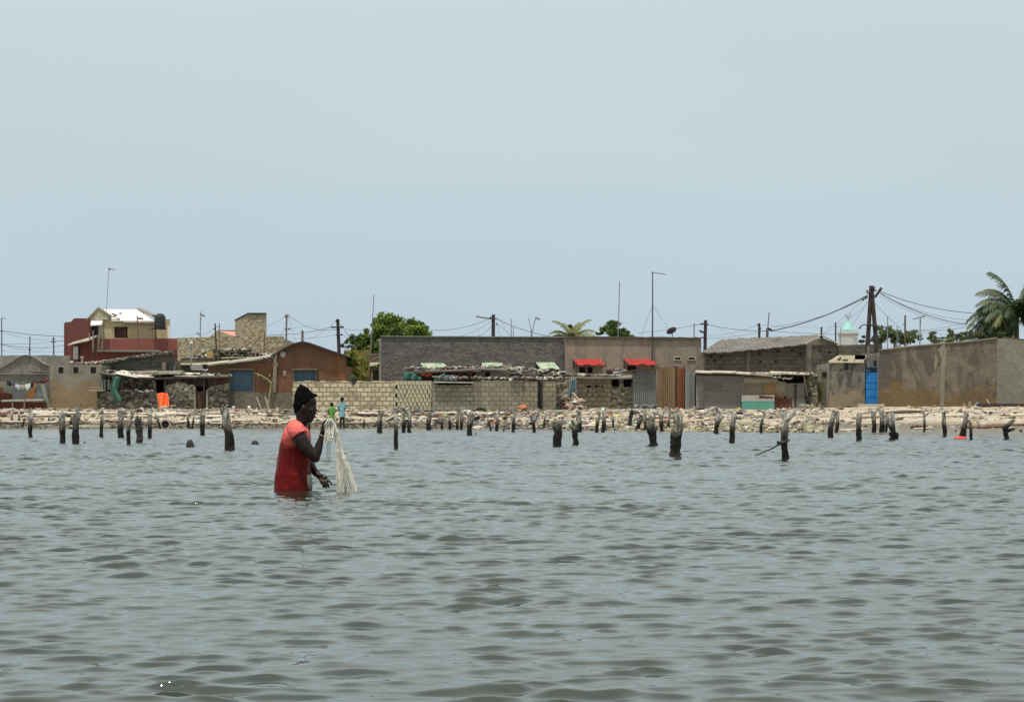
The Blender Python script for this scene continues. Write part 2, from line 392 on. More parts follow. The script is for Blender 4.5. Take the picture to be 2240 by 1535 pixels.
# ------------------------------------------------------------------ water
WA = 1.78
def water_height(seed=11):
    d = np.geomspace(2.2, 128, 2300); dd = (d[1]/d[0]-1)
    um = np.concatenate([np.linspace(.30, .75, 130)[1:], np.geomspace(.76, 12, 34)]); u = np.concatenate([-um[::-1], np.linspace(-.30, .30, 800), um]); du = np.gradient(u)[None, :]
    gy, gu = np.meshgrid(d, u, indexing='ij'); gx = gu * np.maximum(gy, 3)
    rs = np.random.RandomState(seed)
    h = np.zeros_like(gx); dx = np.zeros_like(gx); dy = np.zeros_like(gx)
    # slow patches of stronger and weaker chop
    pt = .5 + .5*np.sin(gx*.21+1.3*np.sin(gy*.11)+1)*np.sin(gy*.17+.9*np.sin(gx*.13))
    pt2 = .5 + .5*np.sin(gx*.8+1.7*np.sin(gy*.33)+2)*np.sin(gy*.45+1.1*np.sin(gx*.5))
    def lump_(sc, sd):
        q = np.random.RandomState(sd); a_ = 0
        for _ in range(7):
            th = q.uniform(0, 6.283); k_ = sc*q.uniform(.6, 1.5); a_ = a_ + np.sin(k_*(gx*math.cos(th)+1.0*gy*math.sin(th)) + q.uniform(0, 6.283))
        return a_/math.sqrt(3.5)
    g1 = np.exp(.16*lump_(5.5, 3)); g2 = np.exp(.11*lump_(1.1, 5))
    amp = .76*g1*g2*(.85+.3*pt)*(.74+.26*np.clip((gy-7)/14, 0, 1))*(1+.5*np.clip((gy-15)/50, 0, 1))
    cell = np.maximum(gy*dd, gy*du*.75)
    N = 84
    lam = np.geomspace(.055, 2.4, N)
    for i, L in enumerate(lam):
        k = 2*math.pi/L; L *= rs.uniform(.95, 1.05)
        th = R((-74 if i % 2 else -108) + rs.normal(0, 17 if L < .5 else 12)); kx, ky = k*math.cos(th), k*math.sin(th)
        s = .034 * math.exp(-(math.log(L/.14)/.78)**2) + .0060 * min(1, 1.2/L)
        a = WA*s/k
        att = np.clip((L/cell - .9)/1.6, 0, 1)
        ph = kx*gx + ky*gy + rs.uniform(0, 6.283) + .55*np.sin(gx*.37*(1+.3*rs.rand())+i)*np.sin(gy*.29+i*.7)
        c = np.cos(ph); sn = np.sin(ph); aa = a*att*amp
        h += aa*c; dx -= .7*aa*sn*kx/k; dy -= .7*aa*sn*ky/k
    dy -= .8*h          # wind chop leans towards the boat: steep fronts, long backs
    co = np.stack([gx+dx, gy+dy, h], -1).reshape(-1, 3)
    n, m_ = gx.shape; idx = np.arange(n*m_).reshape(n, m_)
    q = np.stack([idx[:-1,:-1], idx[:-1,1:], idx[1:,1:], idx[1:,:-1]], -1).reshape(-1, 4)
    # flat continuation behind the boat
    o = len(co); e = co.reshape(n, m_, 3)[0]
    back = e.copy(); back[:,1] = -500; back[:,0] *= 60; back[:,2] = 0
    co = np.concatenate([co, back]); i0 = np.arange(m_-1)
    q = np.concatenate([q, np.stack([o+i0, o+i0+1, i0+1, i0], -1)])
    return co, q
def water_mat():
    m, nt, b = _new('water'); p = _pos(nt)
    c = _mix(nt, _noise(nt, _stretch(nt, p, (.5,.15,1)), .6, 3, .6, .3, .35, .65), (.014,.021,.014), (.019,.024,.016))
    nt.links.new(c, b.inputs['Base Color']); b.inputs['Specular IOR Level'].default_value = 0.0; b.inputs['Roughness'].default_value = 1.0
    gl = nt.nodes.new('ShaderNodeBsdfGlossy'); gl.inputs['Color'].default_value = (.975, 1.0, .985, 1)
    cdn = nt.nodes.new('ShaderNodeVectorMath'); cdn.operation = 'LENGTH'; nt.links.new(p, cdn.inputs[0])
    # ripples too small for the mesh average into gloss with distance from the boat
    nt.links.new(_range(nt, cdn.outputs['Value'], 8, 110, .02, .22), gl.inputs['Roughness'])
    n1 = _noise(nt, _stretch(nt, p, (1.0, 1.0, 1)), 9, 3, .6, .3); n2 = _noise(nt, _stretch(nt, p, (.5, 1, 1)), 2.2, 4, .65, .5)
    h = _math(nt, 'ADD', _math(nt, 'MULTIPLY', n1, .25), n2)
    bn = _bump(nt, b, h, 1.0, .006); nt.links.new(bn, gl.inputs['Normal'])
    fr = nt.nodes.new('ShaderNodeFresnel'); fr.inputs['IOR'].default_value = 1.95; nt.links.new(bn, fr.inputs['Normal'])
    mx = nt.nodes.new('ShaderNodeMixShader'); nt.links.new(fr.outputs[0], mx.inputs[0]); nt.links.new(b.outputs[0], mx.inputs[1]); nt.links.new(gl.outputs[0], mx.inputs[2])
    nt.links.new(mx.outputs[0], nt.nodes['Material Output'].inputs[0]); return m
co, q = water_height(); wo = grid_obj('water', co, q); wo.data.materials.append(water_mat()); tag(wo, kind='structure')

# ------------------------------------------------------------------ building materials
GREY = plaster('grey_render', (.21,.20,.17), (.27,.255,.215), (.15,.14,.12), .03, .7, low=(.20,.15,.09))
GREYW = plaster('grey_render_old', (.235,.22,.175), (.175,.165,.14), (.115,.105,.088), .04, 1.3, stain_amt=.7)
BEIGEB = plaster('brown_bottom_render', (.25,.22,.165), (.20,.185,.15), (.14,.13,.11), .03, .8, low=(.23,.15,.07), zbase=1.9)
REDP = plaster('red_paint', (.150,.048,.040), (.13,.042,.036), (.10,.035,.03), .008, .8, stain_amt=.3)
REDL = plaster('red_paint_pale', (.28,.085,.065), (.25,.08,.065), (.20,.07,.06), .006, .8, stain_amt=.3)  # lighter red than the tall and side walls
CREAM = plaster('cream_paint', (.50,.42,.24), (.46,.385,.225), (.36,.31,.20), .006, .6, stain_amt=.35)
CREAMD = plaster('cream_stained', (.36,.33,.245), (.42,.38,.27), (.22,.20,.16), .01, 1.2, stain_amt=.7)
WHITE = plain('white_sheet', (.80,.78,.72), .6, .12, 2)
STONE = rubblewall('tan_stone', (.36,.31,.20), (.43,.37,.25), (.22,.18,.12), (.50,.44,.30), 6.5)
STONED = rubblewall('dark_stone', (.125,.113,.085), (.18,.165,.12), (.045,.04,.032), (.28,.26,.21), 5.0)
STONEM = rubblewall('mid_stone', (.20,.18,.13), (.27,.24,.175), (.075,.065,.05), (.38,.35,.27), 5.0)
DARKBL = blocks('dark_blocks', (.070,.064,.052), (.115,.105,.082), (.17,.16,.13), .42, .22, .016, stain=(.045,.042,.036), bump=.03, dist=.05)
SOOTBL = blocks('soot_blocks', (.10,.09,.066), (.15,.133,.098), (.078,.069,.053), .42, .225, .02, stain=(.038,.035,.03), bump=.04, dist=.07, patch=(.12,.105,.08))
CREAMBL = blocks('cream_blocks', (.58,.52,.36), (.47,.42,.29), (.26,.20,.125), .40, .245, .034, bump=.02, dist=.035, patch=(.24,.20,.135))
GREYBL = blocks('grey_blocks', (.30,.28,.21), (.25,.23,.175), (.165,.14,.10), .40, .245, .030, bump=.02, dist=.03, patch=(.19,.165,.12), stain=(.16,.135,.10))
OLDBL = blocks('yellowed_blocks', (.29,.25,.16), (.20,.175,.12), (.14,.115,.075), .40, .245, .028, bump=.03, dist=.05, patch=(.17,.145,.10))
ROUGH = plaster('rough_cast', (.125,.115,.105), (.185,.172,.155), (.095,.088,.08), .26, 2.2, streak=False)
PINKISH = plaster('pinkish_render', (.285,.225,.175), (.245,.205,.16), (.17,.15,.12), .02, .7, stain_amt=.7)
ORANGE = plaster('ochre_render', (.185,.085,.040), (.15,.073,.037), (.11,.066,.042), .02, .6, stain_amt=.6)
PLINTH = plaster('plinth_render', (.13,.115,.085), (.17,.15,.11), (.085,.075,.06), .06, 1.4)
YGREEN = plaster('yellow_green_wall', (.26,.19,.055), (.20,.17,.05), (.10,.11,.03), .03, .9, stain_amt=.8)
BROWNP = plaster('brown_render', (.20,.162,.12), (.135,.112,.088), (.062,.055,.047), .04, .7, low=(.16,.10,.035), zbase=1.45, stain_amt=.75, edge=(.46, .57))
GREYR = plaster('right_grey_render', (.21,.195,.155), (.18,.17,.14), (.14,.135,.12), .05, 1.0, stain_amt=.4)
WOODD = plain('dark_wood', (.06,.045,.035), .9, .5, 6)
WOODR = plain('red_wood', (.13,.035,.022), .85, .5, 4)
WOODP = plain('pale_wood', (.38,.33,.25), .9, .45, 5)
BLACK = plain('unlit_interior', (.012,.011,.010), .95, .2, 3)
BARK = plain('bark', (.10,.08,.06), .95, .4, 6)
TINL = metal('light_tin', (.52,.50,.45), (.36,.34,.30), (.22,.12,.07), .3, 'x', .12, .015)
TINROOF = metal('old_tin_roof', (.22,.20,.165), (.10,.09,.08), (.40,.36,.28), .35, 'x', .30, .03, .8, sc=.8)
TINH = metal('tin_horizontal', (.165,.16,.14), (.25,.245,.215), (.12,.095,.07), .3, 'z', .11, .014, .6)
TINV = metal('tin_vertical_bluegrey', (.27,.29,.28), (.20,.21,.20), (.16,.13,.10), .3, 'x', .11, .014, .6)
TINRB = metal('tin_brown_rust', (.22,.135,.065), (.27,.18,.10), (.20,.14,.09), .4, 'x', .10, .012, .75)
TINRO = metal('tin_orange_rust', (.26,.095,.03), (.18,.06,.025), (.33,.14,.05), .4, 'x', .10, .01, .75)
TINRH = metal('tin_red_rust', (.14,.045,.025), (.10,.035,.02), (.2,.09,.04), .4, 'z', .10, .014, .75)
TINGR = metal('pale_green_tin', (.58,.64,.50), (.66,.67,.56), (.33,.48,.30), .5, 'x', .13, .02, .6)
REDTILE = metal('bright_red_tin', (.58,.045,.04), (.44,.05,.042), None, .5, 'x', .13, .02, .5)
ROOFED = plain('weathered_roof_sheet', (.50,.45,.35), .85, .55, 2)
STEELD = plain('dark_steel', (.05,.048,.05), .6, .3, 3, 0)
STEELG = plain('grey_steel', (.25,.26,.28), .5, .3, 3, 0)
TIMBER = plain('tarred_timber', (.045,.03,.028), .9, .4, 3)
WIRE = plain('cable_rubber', (.07,.072,.085), .7, .2, 3, 0)
SCRAP = vcol()

rng = random.Random(5)
def rubble_line(mb, x0, y0, x1, y1, d, n, sz, cols, rng=rng, spread=.25, up=.5):
    """heap of loose pieces along a line, picture units"""
    for i in range(n):
        t = rng.random(); p = P(lerp(x0,x1,t), lerp(y0,y1,t), d)
        s_ = sz * rng.uniform(.25, .8); mb.col = cols[int(rng.random()**1.4*len(cols))]
        mb.chunk((p.x, p.y + rng.uniform(-spread, spread), p.z + rng.random()**2*sz*up*.6), (s_*rng.uniform(.8,2.2), s_*rng.uniform(.6,1.5), s_*rng.uniform(.25,.8)), rng)
PALE = [(.27,.245,.20),(.19,.17,.13),(.36,.33,.26),(.12,.105,.085),(.07,.06,.05),(.50,.47,.40)]
def uneven(x0, x1, y, amp, n, rng=rng):
    """ragged top edge from x1 back to x0"""
    pts = []
    for i in range(n+1):
        px = lerp(x0, x1, i/n); j = rng.uniform(-amp, amp); pts += [(px, y+j)]
        if 0 < i < n and rng.random() < .5: pts += [(px+.6, y+rng.uniform(-amp, amp))]
    return pts
def base(px, d): return (X(px, d), d, ground(X(px, d), d))

# ---- leftmost gabled house with washing line
D = 121.8
h = thing('gabled_house', 'grey rendered house end with a low curved gable above the washing line', 'house', base(52, D))
m = MB(); m.pp([(-30,828),(-30,826),(-8,812),(2,806),(20,795),(35,785),(46,779),(56,777),(68,779),(80,785),(95,796),(107,800),(107,828)], D, .25); m.pp([(-30,900),(-30,828.2),(107,828.2),(107,900)], D+.0, .25)
m.pb(106.5, 799, 110, 897, D-.08, .4); m.build('wall', GREYW, h)
m = MB(); m.pp([(-30,827),(-8,810.5),(2,804.5),(20,793),(35,783.5),(46,777.5),(56,775.5),(68,777.5),(80,783.5),(95,794.5),(107,798.5),(107,800.2),(95,796.2),(80,785.2),(68,779.2),(56,777.2),(46,779.2),(35,785.2),(20,795.2),(2,806.2),(-8,812.2),(-30,828)], D-.12, .5); m.build('coping', GREY, h)
m = MB(); m.pb(-30, 816, 107, 819, D-.10, .3); m.pb(70, 811, 106, 813.5, D-.07, .3); m.build('ledge', GREYW, h)
m = MB(); m.box(X(-30,D),X(107,D),D+.3,D+9,1,Z(800,D)); m.build('rear_wall', GREYW, h)
# long wall behind
h = one((lambda m: (m.pp([(-60,900),(-60,777)] + uneven(-50,150,777,.7,14) + [(152,779),(152,900)], 132, .22), m)[1])(MB()), 'boundary_wall', GREY, 'long pale grey wall behind the leftmost gabled house', 'wall')
# vented wall house
D = 121.2
h = thing('block_house', 'flat topped grey beige house with three small square vents', 'house', base(160, D))
vents = [(128,803,138.5,816.5),(160.5,803,171.5,816.5),(198,803,210,816.5)]
m = MB(); m.holes(110, 798, 222, 900, D, .25, vents)
m.pp([(110,798.1)]+uneven(112,218,797,.8,12)+[(222,798.1)], D, .25); m.build('wall', BEIGEB, h)
m = MB(); m.box(X(110,D),X(222,D),D+.26,D+7,.9,Z(798.5,D)); m.build('rear_wall', GREY, h)
for v in vents:
    m = MB()
    for k in range(4):
        zz = lerp(v[1], v[3], (k+.5)/4); m.pb(v[0], zz-1.1, v[2], zz+1.1, D+.10, .06)
    m.build('vent_grille', WOODD, h)
m = MB(); m.mi = 0; rubble_line(m, 150, 796, 222, 793, D+.3, 26, .22, PALE); one(m, 'loose_stones', SCRAP, 'loose stones lying along the top of the vented wall', 'stones', None)['kind'] = 'stuff'
m = MB(); m.pb(155, 791, 157.5, 799, D+.35, .08); m.pb(153, 789.5, 160, 792, D+.3, .16); m.build
one(m, 'roof_vent_pipe', WHITE, 'short white pipe with a cap above the vented wall, left of two', 'pipe')
m = MB(); m.pb(177, 783, 181, 799, D+.35, .10); m.pb(175, 779, 182.5, 782.9, D+.3, .2)
one(m, 'roof_vent_pipe', plain('grey_pink_pipe', (.36,.31,.27)), 'taller greyish capped pipe above the vented wall, right of two', 'pipe')

# ---- washing line, cloths, scrap under it
D = 121.2
m = MB(); pts = []
for i in range(21):
    t = i/20; px = lerp(0, 80, t); py = lerp(825, 834, t) + 4*14*t*(1-t)*.6; pts.append(P(px, py, D))
m.tube(pts, .012, 5); one(m, 'washing_line', WIRE, 'sagging washing line strung across the leftmost grey house', 'washing line')
def cloth(label, pts, c, dd=0.0, nm='hanging_cloth', cat='laundry', seed=1, t=.02):
    m = MB(); r_ = random.Random(seed); d = D - .03 + dd
    x0 = min(p[0] for p in pts); x1 = max(p[0] for p in pts)
    m.pp(pts, d, t)
    # fold ridges give the cloth depth
    for k in range(3):
        px = lerp(x0, x1, (k+.5)/3); ys = [p[1] for p in pts]; top, bot = min(ys), max(ys)
        m.tube([P(px, lerp(top,bot,.22), d), P(px+r_.uniform(-.4,.4), lerp(top,bot,.6), d-.02)], [.015,.03], 5)
    o = one(m, nm, plain('cloth_%.2f_%.2f_%.2f' % c, c, .9, .3, 3), label, cat, 'laundry on the washing line'); return o
cloth('black square cloth at the left end of the washing line', [(14,832),(25,835.5),(26,843),(22,845),(15,841)], (.02,.02,.025))
cloth('small dark cloth hanging next to the black square one', [(28,837),(33,839),(33,843),(29,843)], (.06,.06,.08), seed=2)
cloth('pale blue shirt on the washing line', [(33,839),(44,841),(44,850),(40,853),(34,846)], (.55,.62,.70), seed=3)
cloth('grey white cloth in the middle of the washing line', [(44.5,841),(53,841),(53.5,851),(45,852)], (.42,.40,.35), seed=4)
cloth('bright white shirt on the washing line', [(54,840.5),(67,838),(66,847),(60,853),(55,849)], (.75,.74,.70), seed=5)
cloth('black cloth hanging steeply beside the white shirt', [(68,838),(78,832.5),(77,838),(72,847),(66,848)], (.018,.016,.018), seed=6)
cloth('narrow yellow ochre cloth under the end of the washing line', [(74,838),(78,837),(79,853),(76,862),(74,850)], (.42,.22,.06), -.05, seed=7)
m = MB(); rubble_line(m, 78, 837, 102, 834, 121.1, 14, .25, [(.12,.03,.02),(.05,.02,.02),(.02,.02,.02)]); one(m, 'cloth_bundle', SCRAP, 'dark red cloths bundled above the grey leaning board', 'cloth')
m = MB(); m.pp([(-30,846),(0,846),(6,848),(8,858),(26,861),(28,870),(28,896),(-30,896)], 120.9, .06)
for k in range(4): m.pb(-30, 860+k*8, 27.5, 861+k*8, 120.84, .08)
one(m, 'plank_fence', WOODR, 'dark red plank fence at the left edge under the washing line', 'fence')
m = MB(); m.pp([(28,842),(58,871),(28,872)], 120.75, .03); one(m, 'triangular_board', plain('slate_board', (.10,.10,.11)), 'dark grey triangular board leaning below the pale blue shirt', 'board')
m = MB(); m.pp([(52,870),(75,846),(76,871)], 120.9, .03); one(m, 'orange_board', plain('orange_board', (.26,.095,.025)), 'orange brown board leaning under the white shirt', 'board')
m = MB(); m.pp([(80,842),(98,839),(98,868),(76,870)], 120.95, .03); one(m, 'grey_tarpaulin', plain('grey_tarp', (.17,.175,.17)), 'grey sheet hanging under the dark red cloth bundle', 'sheet')
m = MB(); m.pp([(88,840),(97,840),(110,892),(102,893)], 120.7, .05); one(m, 'leaning_board', plain('pale_green_board', (.23,.24,.19)), 'long pale greenish board leaning on the corner of the leftmost house', 'board')
h = thing('wooden_crate_counter', 'low dark red wooden counter with a pale board laid on top', 'counter', base(52, 120.2))
m = MB(); m.pb(6, 879, 98, 895, 120.2, .6)
for k in range(3): m.pb(6, 882+k*4, 98, 882.8+k*4, 120.16, .06)
m.build('body', WOODR, h)
m = MB(); m.obox(P(52, 875.2, 120.4), (X(98,120)-X(6,120), .7, .10), Matrix.Rotation(R(-1.6),4,'Y').to_euler()); m.build('top_board', plain('pale_top', (.40,.42,.37)), h)
for px in (27, 53):
    m = MB(); m.tube([P(px, 871, 120.1), P(px+1, 885, 120.08), P(px, 896, 120.05)], [.06,.05,.06], 7, rough=.2); m.build('prop', plain('prop_wood', (.19,.12,.08)), h)

# ---- ruined dark block house with the lean-to shelter
D = 124
h = thing('ruined_block_house', 'dark ruined block wall with a sloping broken top behind the lean-to', 'ruin', base(300, D))
m = MB(); m.pp([(222,900),(222,792),(226,790),(232,790),(258,785),(262,783.5),(300,778),(318,774),(350,770),(360,771),(378,768),(380,772),(379,900)], D, .3)
m.build('wall', DARKBL, h)
m = MB(); m.pp([(222,792.5),(232,789),(262,782),(300,776),(350,768.5),(378,766.5),(380,775),(365,776),(350,776),(300,783),(262,789),(240,794)], D-.18, .25); m.build('mortar_coping', STONED, h)
m = MB(); m.pb(354, 792, 363, 832, D-.35, .3); m.build('pillar', plain('brown_pillar', (.19,.16,.11), bump=.03), h)
m = MB(); rubble_line(m, 225, 790, 380, 768, D-.1, 60, .18, PALE[:4]); m.build('loose_stones', SCRAP, h)['kind'] = 'stuff'

h = thing('lean_to_shelter', 'low dark shelter of broken blocks with a sagging sheet roof', 'shack', base(340, 120.5))
m = MB(); m.holes(212, 856, 500, 899, 120.3, .3, [(342.5,856,361,899),(428,856,450,899)])
m.build('front_wall', STONED, h)
m = MB(); m.holes(250, 826, 500, 856.2, 121.4, .25, [(338,826,362,856.2),(428,845,452,856.2)]); m.build('inner_wall', STONED, h)
m = MB(); m.pp([(362,856.3),(362,843),(372,841),(384,838),(398,836),(410,840),(425,842),(428,848),(428,856.3)], 120.32, .28); m.pp([(452,856.3),(454,850),(462,845),(478,842),(500,838),(500,856.3)], 120.32, .28); m.build('gable_wall', STONEM, h)
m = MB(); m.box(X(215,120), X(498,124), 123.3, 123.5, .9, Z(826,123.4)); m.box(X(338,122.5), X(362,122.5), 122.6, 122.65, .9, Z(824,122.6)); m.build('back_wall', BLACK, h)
m = MB()
def sheetpx(pts, d0, t=.03): m.pp(pts, d0, t)
for (x0,y0,x1,y1,d0,w_) in ((220,815,262,821,120.0,2.2),(250,816,300,825,119.8,2.4),(262,823,335,824,119.9,2.2),(272,819,330,817,121.2,1.8),(325,818,384,817,120.1,2.6),(380,821,440,823,120.2,2.6),(430,822,502,824,120.0,2.6),(225,820,350,827,120.8,2.6),(345,823,500,826,120.8,2.6)):
    a = P(x0,y0,d0); b_ = P(x1,y1,d0); c_ = b_ + Vector((.1,w_,.22)); e_ = a + Vector((0,w_,.22))
    n_ = Vector((0,0,-.03)); m.col = rng.choice([(.62,.58,.48),(.20,.17,.13),(.45,.42,.35),(.10,.08,.06)]) if d0 > 119.95 else (.58,.54,.45)
    vs = [a,b_,c_,e_]; m.add(vs+[v+n_ for v in vs], [(0,1,2,3),(7,6,5,4),(4,5,1,0),(5,6,2,1),(6,7,3,2),(7,4,0,3)])
m.build('roof_sheets', SCRAP, h)
m = MB(); m.tube([P(218,817,119.9),P(280,826,119.9),P(345,828,119.9),P(420,826,119.9),P(505,825,119.9)], .055, 6); m.build('eaves_beam', TIMBER, h)
for px, y0 in ((226,823),(267,824),(340,826),(360,826),(446,826),(470,826)):
    m = MB(); m.tube([P(px,y0,119.95), P(px+.5,858,119.95)], .045, 6); m.build('post', TIMBER, h)
m = MB(); rubble_line(m, 385, 820, 505, 822, 120.6, 70, .28, PALE+[(.6,.58,.5)]); rubble_line(m, 225, 814, 380, 818, 120.6, 46, .22, PALE); rubble_line(m, 250, 855, 340, 856, 120.3, 50, .22, [(.06,.05,.045),(.7,.68,.64),(.12,.1,.09),(.1,.05,.04)]); m.build('roof_weights', SCRAP, h)['kind'] = 'stuff'
m = MB(); m.pp([(430,856),(448,855),(449,899),(427,899)], 120.45, .05); m.build('door', plain('brown_door', (.085,.045,.03)), h)
m = MB(); m.pb(424, 850, 428, 899, 120.1, .2); m.pb(450.5, 853, 455, 899, 120.1, .2); m.build('door_frame', plain('cement_jamb', (.25,.23,.18)), h)
m = MB(); m.tube([P(389,836,120.1), P(377,868,120.1)], .035, 6); one(m, 'leaning_stick', WOODP, 'pale stick leaning on the wall right of the orange tarpaulin', 'stick')
m = MB(); m.tube([P(335,832,120.1), P(344,870,120.0), P(347,896,119.9)], .028, 6); one(m, 'leaning_stick', WOODP, 'thin pole along the left edge of the orange tarpaulin', 'stick')
m = MB(); m.sheet(lambda u, v: (X(lerp(lerp(343,351,v), lerp(367,375,v), u),119.7), 119.75-.35*v+.10*math.sin(u*9+v*4), Z(lerp(861,897,v)-2*math.sin(u*3.14),119.8)), 16, 14)
o = one(m, 'orange_tarpaulin', plain('orange_plastic', (.85,.13,.02), .5, .35, 1.5, .01, c2=(.62,.085,.012)), 'bright orange plastic tarpaulin hanging in the doorway of the lean-to', 'tarpaulin', smooth=True)
mo = o.modifiers.new('thick', 'SOLIDIFY'); mo.thickness = .02
m = MB(); m.sheet(lambda u, v: (X(lerp(lerp(247,241,v), lerp(265,256,min(1,v*1.2)), u),119.8)-.25*math.sin(v*5)*v, 119.82+.08*math.sin(u*8), Z(lerp(823,878,v),119.8)), 10, 16)
o = one(m, 'green_net', plain('green_net', (.055,.16,.12), .9, .4, 3), 'dark green netting hanging from the left end of the lean-to roof', 'net', smooth=True); mo = o.modifiers.new('thick', 'SOLIDIFY'); mo.thickness = .02
m = MB(); m.pb(223, 830, 231, 853, 120.6, .04); one(m, 'blue_grey_board', plain('bluegrey_board', (.30,.34,.38)), 'pale blue grey board standing under the left end of the lean-to roof', 'board')
m = MB(); m.pb(235, 830, 240, 853, 120.6, .04); one(m, 'pale_plank', WOODP, 'narrow pale plank standing between the blue grey board and the green netting', 'plank')
m = MB(); m.obox(P(213,853.5,119.9), (.85,.5,.06)); m.obox(P(212,847.5,120.2), (.7,.1,.05), Matrix.Rotation(R(6),4,'Y').to_euler()); one(m, 'shelf_boards', WOODP, 'two boards sticking out left of the lean-to', 'boards')
m = MB(); rubble_line(m, 345, 893, 380, 890, 119.3, 16, .3, [(.6,.5,.4),(.4,.34,.26),(.06,.05,.04)]); o = one(m, 'rubble_heap', SCRAP, 'pale broken lumps heaped at the foot of the orange tarpaulin', 'rubble'); o['kind'] = 'stuff'

# ---- red house with the yellow upper storey
D = 140
h = thing('red_and_yellow_house', 'dark red house with a cream yellow upper storey and white roof', 'house', base(250, D))
m = MB(); m.pp([(140,830),(140,707),(156,703),(162,696),(197,696),(198,830)], D, .3); m.build('tall_red_wall', REDP, h)
m = MB(); m.box(X(140,D),X(197,D),D+.3,D+9,1,Z(704,D)); m.build('rear_wall', REDP, h)
m = MB(); m.pp([(196,830),(196,741),(240,741),(240,830)], D-.3, .3); m.pp([(147,830),(147,752),(196,742),(196,830)], D-.25, .25); m.build('side_wall', REDP, h)
m = MB(); m.pp([(240,800),(240,741),(396,740),(396,800)], D-.31, .3); m.build('front_wall', REDL, h)
m = MB(); m.pp([(213,800),(213,767),(434,765),(440,775),(440,800)], D-1.6, .25); m.build('lower_wall', plaster('deep_red', (.11,.028,.028), (.13,.033,.03), None, .01), h)
m = MB(); m.pb(212, 765, 350, 769.5, D-1.8, .5); m.build('concrete_beam', GREYW, h)
# upper storey, front wall with window
m = MB(); m.holes(224, 698, 371, 741, D+.2, .2, [(250,716,279,739.5),(196,706,224,741)])
m.pp([(224,698.1),(224,697),(243,697.5),(262,696),(276,701),(371,701),(371,698.1)], D+.2, .2) if False else None
m.build('yellow_wall', CREAM, h)
m = MB(); m.pp([(188,698),(213,673),(216,672.5),(224,680),(243,690),(243,699),(224,699),(224,742),(215,742),(215,706),(200,706),(197,698)], D+.05, .18); m.build('gable', CREAMD, h)
m = MB()
def slab(m, pts, th=.06):
    vs = [Vector(p) for p in pts]; m.add(vs+[v+Vector((0,0,-th)) for v in vs], [tuple(range(4)),(7,6,5,4),(4,5,1,0),(5,6,2,1),(6,7,3,2),(7,4,0,3)])
slab(m, [P(243,700,D),P(338,701,D-.1),P(304,677,D+3.2),P(228,676.5,D+3.2)]); m.build('roof', WHITE, h)
m = MB(); m.tube([P(303,675.5,D+3.2),P(320,682,D+1.6),P(337,691,D)], .11, 6); m.build('roof_ridge', plain('pinkish_tile', (.30,.24,.20)), h)
for x0,y0 in ((247,688),(252,690.5),(264,687)):
    p = P(x0,y0,D+1.2); m = MB(); m.obox((p.x,p.y,p.z+.05), (.17,.2,.08)); m.build('roof_weight', plain('brick_lump', (.16,.06,.045)), h)
m = MB(); m.pp([(188,700),(213,672.5),(216,671),(244,690),(262,697),(262,699),(243,692.5),(216,674),(213,675.5),(190,700)], D-.02, .3); m.build('gable_coping', CREAMD, h)
wn = (lambda m: (m.pb(250,716,279,739.5,D+.33,.05), m.build('window', plain('window_wood', (.055,.022,.020)), h))[1])(MB())
m = MB(); m.pb(272,716,275,739.5,D+.26,.05); m.pb(249,714.5,281,716,D+.12,.2); o = m.build('frame', plain('window_frame_dark', (.12,.05,.04)), None); o.parent = wn; o.location = Vector(o['_o']) - Vector(wn['_o'])
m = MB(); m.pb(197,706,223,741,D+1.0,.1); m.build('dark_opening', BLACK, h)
m = MB(); slab(m, [P(198,710,D-.4),P(224,708,D-.4),P(224,698,D+.3),P(200,697,D+.3)], .08); m.build('awning', WHITE, h)
m = MB(); slab(m, [P(148,753,D-.9),P(200,741.5,D-.9),P(216,732,D-.1),P(160,748,D-.1)], .08); m.build('porch_roof', ROOFED, h)
for px, y0, y1 in ((196,728,742),(204,723,770),(216,732,782),(225,706,785)):
    m = MB(); m.tube([P(px,y0,D-1.0), P(px-(2 if px==225 else 0),y1,D-1.0)], .055, 6); m.build('post', GREYW, h)
m = MB(); m.pb(160,757,171,786,D-.34,.06); m.build('door', plain('pale_grey_door', (.50,.50,.49)), h)
m = MB(); m.pb(170.9,755,174,793,D-.36,.1); m.build('door_shadow_strip', plain('door_shadow_black', (.02,.012,.012)), h)  # near-black strip painted as the shadow beside the door
m = MB(); m.pb(366,713,371.5,741,D+.05,.25); m.build('white_pier', WHITE, h)
m = MB(); slab(m, [P(270,704,D-.15),P(338,705,D-.15),P(338,700,D+.2),P(270,699,D+.2)], .05); m.build('eaves', plain('mauve_trim', (.30,.24,.25)), h)
t = thing('water_tank', 'black plastic water tank on a ledge of the cream yellow storey', 'water tank', P(350,720,D-.5))
m = MB(); rings = []
for (py, r_) in ((718,.33),(717,.36),(712,.36),(711,.37),(710,.36),(704,.36),(703,.37),(702,.36),(697,.36),(694,.35),(690,.31),(687.5,.20),(686,.19)):
    z_ = Z(py,D-.5); rings.append([Vector((X(350,D-.5)+r_*math.cos(a*math.pi/8), D-.5+r_*math.sin(a*math.pi/8), z_)) for a in range(16)])
m.loft(rings); m.build('tank', plain('black_plastic', (.014,.014,.016), .45, .2, 3, 0), t)
m = MB(); m.obox(P(347,719.3,D-.5), (.85,.8,.07)); m.build('platform', TIMBER, t)
m = MB(); m.tube([P(340.5,720,D-.5),P(340.5,741,D-.5)], .03, 6); m.build('drain_pipe', TIMBER, t)

